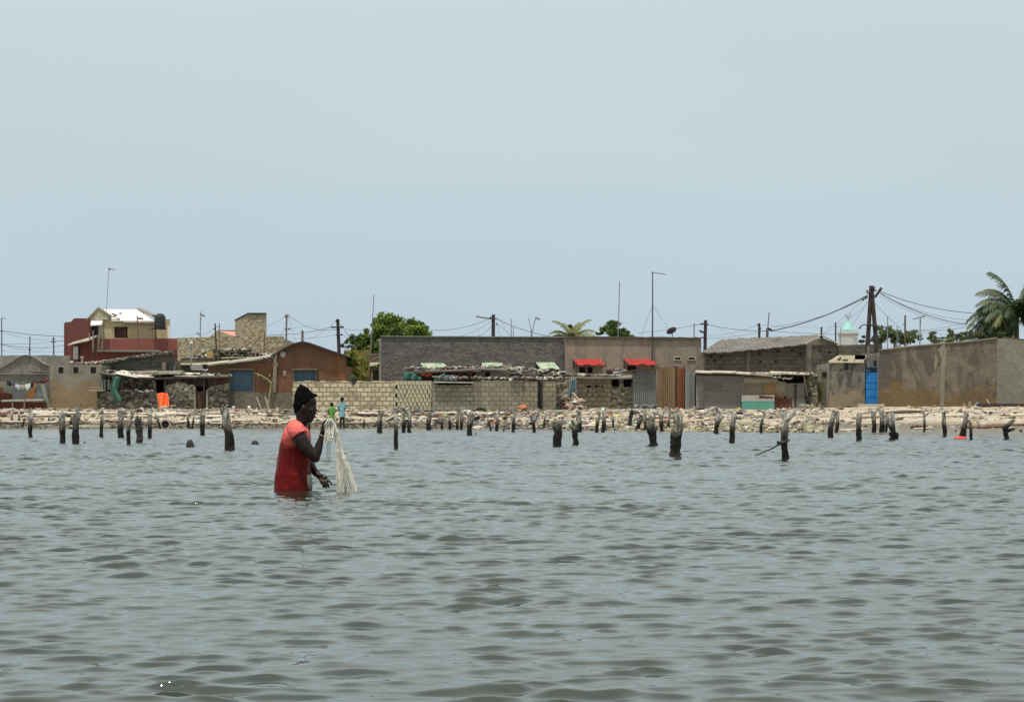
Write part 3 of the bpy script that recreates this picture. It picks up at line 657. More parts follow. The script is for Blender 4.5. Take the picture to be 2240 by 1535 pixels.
# ---- stone house with tower
D = 136
h = thing('stone_house', 'tan unrendered stone house with a square stair tower', 'house', base(520, D))
m = MB(); m.pp([(388,800),(388,739),(455,737),(470,735),(480,735),(540,736),(583,735),(620,735),(620,800)], D, .3); m.build('wall', STONE, h)
m = MB(); m.box(X(390,D),X(618,D),D+.31,D+7,1,Z(740,D)); m.build('rear_wall', STONE, h)
D2 = D+1.5
m = MB(); m.pp([(543,737),(543,686),(582,686),(582,737)], D2, .25); m.build('tower_wall', STONE, h)
m = MB(); vs = [P(543,738,D2),P(543,686,D2),P(514.5,700,D2+2.4),P(514.5,738,D2+2.4)]; vs = vs+[v+Vector((.05,.25,0)) for v in vs]
m.add(vs, [(3,2,1,0),(4,5,6,7),(0,1,5,4),(1,2,6,5),(2,3,7,6),(3,0,4,7)]); m.build('tower_side_wall', STONE, h)
m = MB(); vs = [P(513,699,D2+2.5),P(542,684,D2-.1),P(583,684,D2-.1),P(583,686,D2+2.5)]; slab(m, vs, .08); m.build('tower_roof', TIMBER, h)
h2 = thing('pink_roofed_house', 'small pale house with a faded pink tiled roof behind the stone house', 'house', base(490, 142))
m = MB(); m.pp([(460,760),(460,735),(475,723),(515,735),(515,760)], 142, .3); m.build('wall', CREAMD, h2)
m = MB(); slab(m, [P(484,738,141.7),P(520,738,141.7),P(516,724,144),(P(477,723,144))], .08); m.build('roof', plain('pink_tile', (.62,.27,.20), .8, .2, 2), h2)
m = MB(); m.pb(476, 722, 516, 724.2, 143.9, .1); m.build('ridge', REDP, h2)

# ---- jumble of low roofs between
D = 126
h = thing('low_shed', 'low shed with a cream edged flat roof between the ruin and the ochre house', 'shed', base(430, D))
m = MB(); m.pb(382, 789, 465, 830, D, .25); m.build('wall', DARKBL, h)
m = MB(); slab(m, [P(395,795,D-.3),P(463,793.5,D-.3),P(463,789,D+2.5),P(399,789.5,D+2.5)], .08); m.build('roof', plain('cream_sheet', (.72,.66,.46)), h)
m = MB(); m.pb(396, 784, 463, 788, D+2.6, .2); m.build('rear_beam', TIMBER, h)
m = MB(); m.pb(452,769,466,783,D+2.9,.4); one(m, 'ochre_water_box', plain('ochre_box', (.42,.29,.12)), 'square ochre box on the low roofs behind the shed', 'box')
m = MB()
for k in range(3): m.obox(P(431,798.5+k*4.2,124.8), (.55,.6,.05), Matrix.Rotation(R(2),4,'Y').to_euler())
for k in range(9): m.tube([P(421+k*4,808+(1.5 if k%2 else 0),124.7), P(421+k*4,808+(1.5 if k%2 else 0),125.3)], .055, 6)
one(m, 'stacked_roof_sheets', WHITE, 'small stack of pale corrugated sheets left of the ochre lean-to roof', 'roof sheets')
h = thing('low_house', 'heap of weathered low roofs below the tan stone house', 'house', base(500, 130))
m = MB(); m.pp([(430,800),(430,778),(450,770),(462,762),(480,764),(500,768),(520,766),(545,768),(565,775),(590,777),(600,790),(600,800)], 130, .5); m.build('low_wall', STONEM, h)
m = MB(); slab(m, [P(478,768,129.5),P(545,768,129.5),P(530,762,131),P(482,765,131)], .06); slab(m, [P(485,782,129.3),P(590,779,129.3),P(560,772,131),P(470,775,131)], .06); m.build('roof_sheets', ROOFED, h)
m = MB(); rubble_line(m, 425, 779, 600, 776, 129.6, 110, .3, PALE+[(.14,.05,.04)]); rubble_line(m, 445, 770, 550, 766, 129.6, 60, .3, PALE+[(.14,.05,.04)]); m.build('roof_weights', SCRAP, h)['kind'] = 'stuff'
h = thing('lamp_post', 'short grey post with a small pale lamp head above the low shed', 'post', base(418, 123.8))
m = MB(); m.pb(416.2, 752, 419.3, 806, 123.8, .07); m.pb(408, 759.5, 417, 761, 123.8, .06); m.build('post', plain('post_grey', (.26,.26,.24)), h)
m = MB(); m.pb(415, 747, 421, 751, 123.7, .12); m.build('lamp_head', WHITE, h)

# ---- ochre house with blue shutters
D = 121
h = thing('ochre_house', 'ochre orange rendered house with a low gable and blue grey shutters', 'house', base(610, D))
def sub(mb, name, mat, par):      # sub-part: child of a part
    o = mb.build(name, mat, None); pm = Vector(par['_o']); o.parent = par; o.location = Vector(o['_o']) - pm; o['_o'] = tuple(pm); return o
W1 = (503,810,554,857); W2 = (643,810,691,836)
m = MB(); m.holes(456, 808, 596, 858, D, .3, [W1]); m.holes(596, 808, 757, 858, D, .3, [W2])
m.pp([(456,808.2),(456,801),(520,793),(596,784),(596,808.2)], D, .3)
m.pp([(596,808.2),(596,776),(610,769),(630,758),(648,750),(663,748.5),(680,753),(710,763),(740,773),(757,778),(757,808.2)], D, .3); m.build('wall', ORANGE, h)
m = MB(); m.box(X(470,D),X(757,D),D+.31,D+6,1,Z(800,D)); m.build('rear_wall', ORANGE, h)
m = MB(); m.pp([(460,899),(461,858.2),(757,858.2),(757,899)], D-.06, .36); m.build('plinth', PLINTH, h)
m = MB(); m.pp([(455,802.5),(520,794),(560,791),(598,788),(598,784),(590,779)]+[(520,788),(455,797)], D-.03, .06); m.build('plaster_band', GREYW, h)
m = MB()
for a, b_ in (((454,796.5),(500,791)),((500,792.5),(545,786)),((545,786.5),(579,782)),((575,782),(592,778))):
    slab(m, [P(*a,D-.45),P(*b_,D-.45),P(b_[0]+2,b_[1]-4,D+1.6),P(a[0]+2,a[1]-4,D+1.6)], .07)
m.build('porch_roof', ROOFED, h)
m = MB(); pk = [(588,781),(600,773),(620,761),(640,751),(655,747),(664,746),(680,750),(700,757),(725,766),(750,774),(771,781)]
for a, b_ in zip(pk[:-1], pk[1:]): slab(m, [P(*a,D-.35),P(*b_,D-.35),P(*b_,D+6),P(*a,D+6)], .09)
m.build('roof', TIMBER, h)
m = MB(); m.pp([(737,770),(757,777),(757,858),(737,858)], D-.04, .04); m.pb(742, 802, 757, 857.9, D-.08, .05); m.build('corner_strip', plain('ochre_dark', (.20,.085,.03)), h)
for k, wv in enumerate((W1, W2)):
    m = MB(); x0,y0,x1,y1 = wv
    n = int((x1-x0)/3.0)
    for i in range(n): a = lerp(x0+2,x1-2,i/n); b_ = lerp(x0+2,x1-2,(i+1)/n); m.pb(a+.15, y0+1, b_-.15, y1, D+.06, .06)
    m.pb(x0+2, y0+1, x1-2, y1, D+.11, .05); wn = m.build('shutter', plain('blue_shutter', (.055,.115,.16), .7, .3, 3), h)
    m = MB(); m.pb(x0-1.5,y0-1,x0+1.5,y1+1,D-.05,.16); m.pb(x1-1.5,y0-1,x1+1.5,y1+1,D-.05,.16); m.pb(x0-1.5,y1-1,x1+1.5,y1+2,D-.06,.18); sub(m, 'frame', plain('shutter_frame', (.13,.13,.11)), wn)
    m = MB(); m.pb(x0-4,y0-4,x1+4,y0-.9,D-.22,.4); sub(m, 'lintel', plain('brown_lintel', (.19,.125,.085)), wn)
m = MB(); m.tube([P(603,773,D-.1),P(601,800,D-.1),P(602,830,D-.1),P(600,858,D-.1)], .10, 8, rough=.1); m.build('drain_pipe', plain('pipe_cement', (.33,.28,.21)), h)
m = MB(); m.tube([P(619,775,D-.12), P(619,775,D-.02)], .16, 14); m.tube([P(619,775,D-.1), P(619,775,D-.22)], .05, 8); m.build('wall_lamp', plain('pale_lamp', (.42,.42,.38)), h)
m = MB(); m.ball(P(622,816,D-.03), (.1,.04,.16), 8, 6, .3, rng); m.build('plaster_scar', plain('scar', (.36,.27,.18)), h)
# climbing stem
m = MB(); m.tube([P(586,895,D-.5),P(588,874,D-.35),P(592,852,D-.3),P(593,838,D-.3),P(585,829,D-.3),P(573,822,D-.3),P(556,815,D-.3)], [.05,.05,.045,.05,.04,.035,.02], 6, rough=.2, rng=rng)
m.tube([P(593,838,D-.3),P(600,822,D-.3),P(600,802,D-.3)], [.04,.04,.02], 6, rough=.2, rng=rng); m.tube([P(588,874,D-.35),P(583,888,D-.5),P(580,860,D-.4)], [.03,.02,.02], 5)
for k in range(9):
    q = rng.choice([P(600,802,D-.3),P(573,822,D-.3),P(583,826,D-.3),P(600,815,D-.3),P(592,845,D-.3)]); m.obox(q+Vector((rng.uniform(-.2,.2),rng.uniform(-.1,.1),rng.uniform(-.15,.15))), (.14,.02,.07), Matrix.Rotation(rng.uniform(0,3),4,'Y').to_euler())
one(m, 'climbing_plant', plain('dry_stem', (.26,.25,.12)), 'thin dry stem climbing the ochre wall between the two shutters', 'plant')
for px, l in ((566,'thin dry stalk standing at the ochre house plinth left of the climbing stem'),(584,'thin pale cane leaning near the foot of the climbing stem')):
    m = MB(); m.tube([P(px-5,868,D-.8),P(px+1,882,D-.9),P(px+6,897,D-1)], .035, 5); one(m, 'dry_stalk', WOODP, l, 'stalk')

# ---- green yellow wall with creeper, small shack, pot
D = 127
h = one((lambda m: (m.pp([(752,900),(752,767),(808,765),(809,900)], D, .3), m)[1])(MB()), 'garden_wall', YGREEN, 'yellow green rendered wall between the ochre house and the dark grey one', 'wall')
def leaves(m, c, r, n, sz, rng, shade=((.09,.14,.03),(.12,.18,.04),(.07,.11,.03),(.16,.22,.06))):
    """leaf faces through an ellipsoid, clumped"""
    nc = max(5, n//90); cl = []
    for i in range(nc):
        v = Vector((rng.gauss(0,1), rng.gauss(0,1), rng.gauss(0,1))).normalized() * rng.uniform(.45, .95)
        cl.append((Vector((c[0]+v.x*r[0], c[1]+v.y*r[1], c[2]+v.z*r[2])), rng.uniform(.18,.36), rng.choice(shade)))
    for i in range(n):
        cc, s_, colr = rng.choice(cl); v = Vector((rng.gauss(0,1), rng.gauss(0,1), rng.gauss(0,1))); v = v.normalized()*rng.uniform(.3,1.0)
        p = cc + Vector((v.x*r[0]*s_, v.y*r[1]*s_, v.z*r[2]*s_))
        k = rng.uniform(.75,1.3); m.col = (colr[0]*k, colr[1]*k, colr[2]*k)
        a = Vector((rng.gauss(0,1), rng.gauss(0,1), rng.gauss(0,.6))).normalized(); b_ = a.cross(Vector((rng.gauss(0,1),rng.gauss(0,1),rng.gauss(0,1)))).normalized()
        l = sz*rng.uniform(.6,1.3); w_ = l*.5
        m.add([p-a*l*.5, p+b_*w_*.5, p+a*l*.5, p-b_*w_*.5], [(0,1,2,3)])
def leaf_mat(name='leaf'):
    if name in _mats: return _mats[name]
    m, nt, b = _new(name); a = nt.nodes.new('ShaderNodeAttribute'); a.attribute_name = 'Col'
    nt.links.new(a.outputs['Color'], b.inputs['Base Color']); b.inputs['Roughness'].default_value = .65
    tr = nt.nodes.new('ShaderNodeBsdfTranslucent'); mx = nt.nodes.new('ShaderNodeMixShader'); mx.inputs[0].default_value = .3
    nt.links.new(a.outputs['Color'], tr.inputs[0]); nt.links.new(b.outputs[0], mx.inputs[1]); nt.links.new(tr.outputs[0], mx.inputs[2])
    nt.links.new(mx.outputs[0], nt.nodes['Material Output'].inputs[0]); _mats[name] = m; return m
LEAF = leaf_mat()
m = MB(); YG = ((.24,.29,.05),(.30,.33,.06),(.16,.22,.04))
for (px,py,rx,rz,n) in ((772,785,.7,.5,900),(785,800,.5,.8,900),(778,820,.45,.6,600),(768,775,.4,.3,300)): leaves(m, P(px,py,D-.35), (rx,.3,rz), n, .13, rng, YG)
one(m, 'creeper', LEAF, 'yellow green creeper covering the wall right of the ochre house', 'creeper')['kind'] = 'stuff'
h = thing('back_shack', 'narrow dark shack with pale tin roof edges beside the dark grey house', 'shack', base(820, 128.5))
m = MB(); m.pb(809, 808, 834, 845, 129, .2); m.build('wall', plain('brown_boards', (.085,.06,.04)), h)
m = MB(); slab(m, [P(809,800,128.2),P(826,797,128.2),P(832,792,130),P(809,793,130)], .06); m.build('lower_roof', ROOFED, h)
m = MB(); m.tube([P(808,776,128.5),P(834,775,128.5),P(834,778,128.5),P(810,791,128.5)], .05, 6); m.build('roof_frame', plain('roof_frame', (.17,.12,.09)), h); m = MB(); m.pb(809, 778, 834, 791, 129.2, .1); m.build('gable_board', plain('roof_frame', (.17,.12,.09)), h)
m = MB(); m.pb(811.5, 805, 815, 845, 128.3, .1); m.build('post', WOODP, h)

# ---- yard wall of pale blocks, in its separate lengths
def blockwall(x0, x1, ytop, D, mat, label, d1=None, amp=.8, name='block_wall', n=None, t=.2):
    m = MB(); d1 = d1 or D; step = 8
    n = n or max(3, int((x1-x0)/9)); y = ytop; prev = None
    xs = [lerp(x0, x1, i/n) for i in range(n+1)]
    for i in range(n):
        da = lerp(D, d1, i/n); db = lerp(D, d1, (i+1)/n); yt = ytop(lerp(x0,x1,(i+.5)/n)) if callable(ytop) else ytop
        yt += rng.uniform(-amp, amp)*.5
        a, b_ = X(xs[i], da), X(xs[i+1], db); zt = Z(yt, (da+db)/2)
        m.add([(a,da,.2),(b_,db,.2),(b_,db+t,.2),(a,da+t,.2),(a,da,zt),(b_,db,zt),(b_,db+t,zt),(a,da+t,zt)], [(4,5,6,7),(0,1,5,4),(2,3,7,6)]+([(3,0,4,7)] if i == 0 else [])+([(1,2,6,5)] if i == n-1 else []))
    return one(m, name, mat, label, 'wall')
blockwall(640, 865, 834, 118.9, CREAMBL, 'longest cream block wall, behind the fisherman and the two children')
o = MB(); 
for (x0,x1) in ((664,686),(700,712),(735,757),(781,795),(815,834)): o.pb(x0, 832.5, x1, 835, 118.95, .18)
one(o, 'coping_blocks', CREAMBL, 'few pale coping blocks on top of the longest cream block wall', 'blocks')
m = MB(); x0,x1 = 865,945; blk = []
for r_ in range(7):
    for k in range(9):
        a = lerp(x0,x1,(k+(.5 if r_%2 else 0))/9); b_ = min(x1, a+(x1-x0)/9)-.9; yt = 833+r_*9.2
        da = lerp(118.9,117.9,(a-x0)/80)
        if rng.random() < .12 and r_ > 1: b_ -= 1.5
        m.pb(a, yt, b_, yt+8.6, da, .18)
m.col = (1,1,1); m2 = MB(); m2.pb(865.5,834,944,899,119.12,.08)
h = thing('openwork_wall', 'cream wall of loosely laid blocks with dark open joints', 'wall', base(905,118.5)); m.build('blocks', blocks('open_blocks', (.50,.45,.31), (.42,.375,.26), (.40,.35,.25), .5,.3,.0, bump=.02), h); m2.build('backing', plain('joint_dark', (.13,.075,.045)), h)
blockwall(945, 1052, lambda p: 842 if p > 950 and p < 1035 else 834, 117.8, GREYBL, 'grey block wall with a dark slot under its top edge')
m = MB(); m.pb(950,836,1033,845,118.2,.2); one(m, 'dark_slot_backing', BLACK, 'dark opening under the sheet on the grey block wall', 'opening')  # black block stands for the shade inside the slot
m = MB(); m.obox(P(992,836.2,117.9), (2.1,.8,.07), Matrix.Rotation(R(.8),4,'Y').to_euler()); one(m, 'roof_sheet', ROOFED, 'pale flat sheet lying over the dark slot of the grey block wall', 'sheet')
blockwall(1052, 1148, 832, 117.6, GREYBL, 'grey block wall length left of the lighter pillar and dark doorway')
blockwall(1148, 1176, 834, 117.4, OLDBL, 'short yellowish block pier left of the dark doorway', n=3)
blockwall(1188.5, 1216, 834, 117.4, OLDBL, 'short yellowish block pier right of the dark doorway', n=3)
h = thing('narrow_door', 'narrow dark blue grey door between two yellowish block piers', 'door', base(1182,117.7)); m = MB(); m.pb(1176,838,1185,899,117.8,.06); m.build('panel', plain('navy_door', (.04,.045,.06)), h); m = MB(); m.pb(1185,836,1188.6,899,117.6,.12); m.build('frame', plain('brown_jamb', (.10,.07,.05)), h)
blockwall(1216, 1243, 836, 118.2, STONEM, 'small dark rubble wall left of the pale blue hanging cloth', n=3)

# ---- dark grey rough-cast house
D = 126
h = thing('rough_cast_house', 'long windowless dark grey rough cast house wall', 'house', base(1033, D))
m = MB(); m.pp([(833,905),(833,736)]+uneven(840,1228,735.5,.5,22)+[(1233,738),(1233,905)], D, .3); m.build('wall', ROUGH, h)
m = MB(); m.box(X(834,D),X(1232,D),D+.31,D+8,1,Z(738,D)); m.build('rear_wall', GREY, h)
m = MB(); m.pb(829,740,834,905,D-.02,.35); m.build('corner_strip', GREY, h)
m = MB(); m.pp([(832,736.2),(832,734.2),(1234,736.0),(1234,738.0)], D-.08, .5); m.build('coping', GREY, h)
def awning(label, mat, x0, x1, y0, y1, lean, D, out_, name='awning', under=None, grp=None):
    """ribbed sheet sloping out of the wall with side brackets"""
    t = thing(name, label, 'awning', P((x0+x1)/2, y1, D), grp)
    xa, xb = X(x0, D), X(x1, D); n = max(8, int((xb-xa)/.13))*2
    vs = []
    for j in range(2):
        dd = D - .04 - (out_ if j else 0); z_ = Z(y1 if j else y0, dd); off = (X(x0+lean, D)-xa) if j else 0
        for i in range(n+1):
            vs.append(Vector((xa+off+(xb-xa)*i/n, dd, z_ + (.025 if i % 2 else -.025) + (.035*math.sin(i*.55+x0) + rng.uniform(-.012,.012) if j else 0))))
    fs = [(i, i+1, n+2+i, n+1+i) for i in range(n)]
    m = MB(); k = len(vs); m.add(vs+[v+Vector((0,0,-.02)) for v in vs], fs+[tuple(a+k for a in f[::-1]) for f in fs]+[(n+1+i,n+2+i,k+n+2+i,k+n+1+i) for i in range(n)]); m.build('sheet', mat, t)
    m = MB(); m.tube([Vector((xa, D-.03, Z(y0,D))), Vector((xa, D-.03, Z(y1+7,D))), Vector((xa+X(x0+lean,D)-xa, D-out_, Z(y1,D-out_)-.04))], .03, 5)
    m.tube([Vector((xb, D-.03, Z(y1+7,D))), Vector((xb+X(x0+lean,D)-xa, D-out_, Z(y1,D-out_)-.04))], .03, 5); m.build('bracket', TIMBER, t)
    return t
G = 'green awnings on the dark grey house'
awning('pale green tin awning at the left of the dark grey house', TINGR, 920, 972, 794, 806, 12, D, .9, grp=G)
awning('pale green tin awning in the middle of the dark grey house', TINGR, 1053, 1098, 793, 806, 9, D, .9, grp=G)
awning('pale green tin awning nearest the beige house', TINGR, 1172, 1213, 792, 806, 12, D, .9, grp=G)

# ---- beige house with red awnings
D = 125.6
h = thing('beige_house', 'pinkish beige rendered house with two red awnings', 'house', base(1385, D))
WB = [(1266,803,1281,816),(1284,803,1297,816),(1372,800,1392,812)]; VB = [(1476,781.5,1489,786.5),(1506,781.5,1520,786.5)]
m = MB(); m.holes(1235, 742, 1534, 905, D, .3, WB+VB); m.pp([(1235,742.1),(1235,738),(1300,738.5),(1420,738.5),(1480,740),(1533,741),(1534,742.1)], D, .3); m.build('wall', PINKISH, h)
m = MB(); m.box(X(1236,D),X(1532,D),D+.31,D+8,1,Z(743,D)); m.build('rear_wall', PINKISH, h)
m = MB(); 
for i in range(36):
    a = 1236+i*8.3; y_ = 739 + (a-1236)/300*2.4; m.pb(a, y_-3.2-rng.random()*1.2, a+7.6, y_+.3, D-.12, 1.0)
m.build('roof_edge', plain('brown_roof_edge', (.10,.075,.06)), h)
for v in WB:
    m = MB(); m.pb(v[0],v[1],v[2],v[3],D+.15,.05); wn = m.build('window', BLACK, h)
    m = MB(); m.pb(v[0]-1,v[1]-1,v[2]+1,v[1],D-.03,.1); m.pb(v[0]-1,v[1],v[0]+.8,v[3],D-.03,.1); m.pb(v[2]-.8,v[1],v[2]+1,v[3],D-.03,.1); sub(m, 'frame', plain('brown_frame', (.28,.20,.13)), wn)
for v in VB:
    m = MB(); m.pb(v[0],v[1],v[2],v[3],D+.12,.05); wn = m.build('vent', plain('vent_inside', (.09,.045,.025)), h)
    m = MB(); m.pb(v[0]-2,v[1]-2,v[2]+2,v[1],D-.05,.1); m.pb(v[0]-2,v[3],v[2]+2,v[3]+1.6,D-.05,.1); m.pb(v[0]-2,v[1],v[0],v[3],D-.05,.1); m.pb(v[2],v[1],v[2]+2,v[3],D-.05,.1); sub(m, 'frame', plain('pale_vent_frame', (.50,.44,.34)), wn)
awning('bright red tin awning over two small windows, left of two', REDTILE, 1254, 1315, 785.5, 797.5, 10, D, 1.0)
awning('bright red tin awning beside the tall mast, right of two', REDTILE, 1365, 1427, 785.5, 797, 9, D, 1.0)
# satellite dish
t = thing('satellite_dish', 'grey brown satellite dish tilted on the roof edge of the beige house', 'satellite dish', P(1470,742,D+.5))
m = MB(); c = P(1470,725,D+.4); nrm = Vector((-.35,.55,.75)).normalized(); q = nrm.to_track_quat('Z','Y')
rings = []
for k in range(6):
    r_ = .04+.26*k/5; rings.append([c + q @ Vector((r_*1.05*math.cos(a*math.pi/10), r_*math.sin(a*math.pi/10), (r_/.3)**2*.07)) for a in range(20)])
m.loft(rings); m.build('dish', plain('dish_brown', (.13,.105,.095), .6), t)
m = MB(); m.tube([c, P(1471,742,D+.5)], .025, 6); m.tube([c+q@Vector((0,-.28,.05)), c+nrm*.25], .012, 5); m.build('mount', STEELD, t)
t = thing('mast', 'tall thin steel mast with a short top arm in front of the beige house', 'mast', P(1426.5,805,D-.3))
m = MB(); m.tube([P(1427.5,596,D-.3),P(1427.5,700,D-.3),P(1426.5,805,D-.3)], [.03,.04,.06], 7); m.build('pole', STEELD, t)
m = MB(); m.tube([P(1427,596,D-.3),P(1440,597.5,D-.3),P(1456,600,D-.3)], .03, 6); m.ball(P(1428,596,D-.3), .07, 8, 6); m.build('arm', STEELG, t)
m = MB()
for e_ in ((1402,735),(1465,722)): m.tube([P(1428,668,D-.3), P(e_[0],e_[1],D+.8)], .007, 4)
m.build('stay_wire', WIRE, t)

# ---- junk-roofed shacks in front of both houses
JUNK = [(.25,.225,.18),(.16,.14,.11),(.10,.085,.07),(.38,.345,.28),(.05,.04,.035),(.14,.065,.045),(.55,.52,.45),(.12,.13,.13)]
D = 120.5
h = thing('scrap_roof_shack', 'low dark shack with a scrap covered roof behind the grey block wall', 'shack', base(1030, D))
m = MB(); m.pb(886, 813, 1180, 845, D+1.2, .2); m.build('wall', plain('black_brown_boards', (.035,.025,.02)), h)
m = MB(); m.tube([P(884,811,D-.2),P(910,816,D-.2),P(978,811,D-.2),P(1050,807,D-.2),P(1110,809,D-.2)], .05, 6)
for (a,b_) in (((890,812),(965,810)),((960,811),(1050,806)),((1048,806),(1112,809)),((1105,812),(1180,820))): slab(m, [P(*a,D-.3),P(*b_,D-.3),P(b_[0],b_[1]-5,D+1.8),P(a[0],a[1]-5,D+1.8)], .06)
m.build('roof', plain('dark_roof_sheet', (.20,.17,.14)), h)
m = MB(); rubble_line(m, 886, 808, 930, 806, D, 50, .28, JUNK[:5]); rubble_line(m, 930, 807, 1110, 803, D+.3, 120, .26, JUNK); rubble_line(m, 1105, 812, 1235, 826, D, 230, .36, JUNK[:5], up=1.2); rubble_line(m, 950, 826, 1180, 829, 118.4, 130, .22, JUNK+[(.6,.58,.5)]); m.build('roof_weights', SCRAP, h)['kind'] = 'stuff'
for (x0,y0,x1,y1,c) in ((988,815,1015,832,(.10,.05,.035)),(1002,814,1010,822,(.20,.16,.11)),(1022,812,1032,822,(.14,.055,.035)),(1041,814,1061,832,(.20,.185,.11)),(1072,813,1100,826,(.30,.31,.30)),(1098,813,1116,826,(.44,.42,.36)),(935,814,968,824,(.05,.03,.02))):
    m = MB(); m.pb(x0,y0,x1,y1,D+.6+rng.random()*.3,.06); m.build('patch', plain('patch_%.2f_%.2f' % (c[0],c[2]), c), h)
for (px,py,sx_,c) in ((925,817,.16,(.75,.12,.06)),(938,816,.16,(.70,.13,.08)),(934,819,.12,(.80,.10,.05))):
    m = MB(); m.ball(P(px,py,D+.2), (sx_,.1,.13), 8, 6, .2, rng); one(m, 'float_bundle', plain('red_float', c), 'small orange red float under the shack roof, '+{925:'leftmost of three',938:'rightmost of three',934:'lowest of three'}[px], 'float')
def drape(pts_top, pts_bot, d, name, mat, label, cat, amp=.08):
    n = 14; m = MB()
    def at(pl, u):
        k = u*(len(pl)-1); i = min(int(k), len(pl)-2); f = k-i; return (lerp(pl[i][0],pl[i+1][0],f), lerp(pl[i][1],pl[i+1][1],f))
    m.sheet(lambda u, v: (lambda a, b_: (X(lerp(a[0],b_[0],v),d), d+amp*math.sin(u*17+v*3), Z(lerp(a[1],b_[1],v),d)))(at(pts_top,u), at(pts_bot,u)), n, 7)
    o = one(m, name, mat, label, cat, smooth=True); mo = o.modifiers.new('thick','SOLIDIFY'); mo.thickness = .02; return o
GN = plain('green_net', (.055,.16,.12), .9, .4, 3)
drape([(881,812),(905,816),(922,826)], [(884,829),(905,832),(924,832)], 119.8, 'fishing_net', GN, 'dark green net hung at the left end of the scrap roofed shack', 'net')
drape([(948,832),(960,822),(973,815)], [(950,834),(962,833),(978,833)], 119.8, 'fishing_net', GN, 'dark green net swagged right of the orange red floats', 'net')
drape([(974,821),(988,820),(1002,823)], [(974,832),(988,833),(1000,833)], 119.5, 'plastic_sheet', plain('blue_sheet', (.14,.20,.28)), 'blue grey plastic sheet over the dark slot of the block wall', 'sheet')
m = MB(); m.obox(P(1190,827,119.2),(.5,.4,.14)); one(m, 'concrete_block', WHITE, 'pale block lying on the junk under the right green awning', 'block')
D = 120
h = thing('block_shack', 'yellowish block shack with a scrap heaped flat roof below the red awnings', 'shack', base(1320, D))
m = MB(); m.holes(1262, 828, 1338, 902, D, .22, [(1283,842.5,1293,847),(1300,842.5,1309,846),(1316,842.5,1320,848)])
m.build('wall', OLDBL, h)
m = MB(); m.pp([(1338,902),(1338,845),(1345,846),(1356,847),(1372,846),(1392,844),(1396,860),(1399,880),(1398,902)], D-.05, .25); m.pb(1354,828,1364,848,D,.2); m.pb(1382,828,1392,846,D,.2); m.build('rubble_wall', STONEM, h)
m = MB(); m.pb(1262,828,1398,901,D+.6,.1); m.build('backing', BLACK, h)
for k in range(9):
    a = (1284,1294,1305,1320,1282,1295,1308,1320,1300)[k]; b_ = (855,852,855,856,864,864,865,865,849)[k]; m = MB(); m.pb(a,b_-2,a+3,b_+1.8,D-.012,.02); m.build('wall_hole', plain('hole_red', (.06,.03,.02)), h)
m = MB(); m.tube([P(1240,826,D-.4),P(1310,828,D-.4),P(1400,827,D-.4)], .045, 6); slab(m, [P(1240,824.5,D-.45),P(1404,826,D-.45),P(1404,820,D+2),P(1240,819,D+2)], .07); m.build('roof', plain('dark_roof_sheet', (.20,.17,.14)), h)
m = MB(); rubble_line(m, 1238, 822, 1345, 823, D+.2, 170, .26, JUNK); rubble_line(m, 1330, 810, 1360, 812, D+1.4, 30, .35, JUNK[2:6]); rubble_line(m, 1120, 826, 1240, 828, 117.7, 120, .22, JUNK); m.build('roof_weights', SCRAP, h)['kind'] = 'stuff'
m = MB(); m.pb(1327,806,1341,820,D+1.6,.4); one(m, 'rusty_box', WOODR, 'dark red rusty box on the scrap roof between the red awnings', 'box')
m = MB(); m.obox(P(1350,818,D+.5),(.45,.4,.3)); one(m, 'pale_crate', plain('pale_green_crate', (.44,.46,.42)), 'pale grey crate at the right end of the block shack roof', 'crate')
drape([(1249,826),(1254,826),(1259,828)], [(1243,874),(1250,866),(1262,850)], 119.2, 'hanging_cloth', plain('pale_blue_cloth', (.17,.25,.28)), 'faded pale blue cloth hanging at the left corner of the block shack', 'cloth')
m = MB(); m.tube([P(1242,835,119.6),P(1241,858,119.6),P(1239,893,119.6)], .05, 6, rough=.2); one(m, 'dark_post', TIMBER, 'dark crooked post left of the faded pale blue cloth', 'post')
m = MB(); a, b_ = P(1252,860,118.6), P(1282,892,118.0); m.tube([a,b_], .07, 4); one(m, 'leaning_plank', WOODP, 'pale plank leaning diagonally on the block shack', 'plank')
m = MB(); rubble_line(m, 1236, 888, 1272, 893, 118.2, 90, .36, [(.42,.25,.19),(.5,.42,.33),(.62,.6,.55),(.3,.22,.17)], up=2.2); o = one(m, 'pinkish_debris_heap', SCRAP, 'heap of pinkish sacks and debris at the foot of the leaning plank', 'debris'); o['kind'] = 'stuff'

# ---- corrugated fences
def tin(x0, y0, x1, y1, D, mat, label, lean=0.0, skew=0, name='tin_fence', ribs=True, jag=1.2):
    t = thing(name, label, 'fence', base((x0+x1)/2, D)); xa, xb = X(x0,D), X(x1,D); n = max(6, int((xb-xa)/.055)); vs = []
    m = MB()
    tops = [rng.uniform(-jag, jag) if i % 4 == 0 else None for i in range(n+1)]
    last = 0
    for i in range(n+1):
        if tops[i] is not None: last = tops[i]
        x_ = lerp(xa, xb, i/n); yy = D + (.018 if i % 2 else -.018)
        vs += [(x_, yy, Z(y1,D)-.1), (x_+skew*.02, yy-lean, Z(y0+last*.5,D)+0)]
    fs = [(2*i, 2*i+2, 2*i+3, 2*i+1) for i in range(n)]; k = len(vs)
    m.add(vs+[(v[0],v[1]+.02,v[2]) for v in vs], fs+[tuple(a+k for a in f[::-1]) for f in fs]+[(2*i+1,2*i+3,k+2*i+3,k+2*i+1) for i in range(n)])
    m.build('sheet', mat, t); m = MB(); 
    for px in (x0+1, x1-1): m.tube([P(px,y0-3,D+.06),P(px,y1,D+.06)], .04, 6)
    m.build('post', TIMBER, t); return t
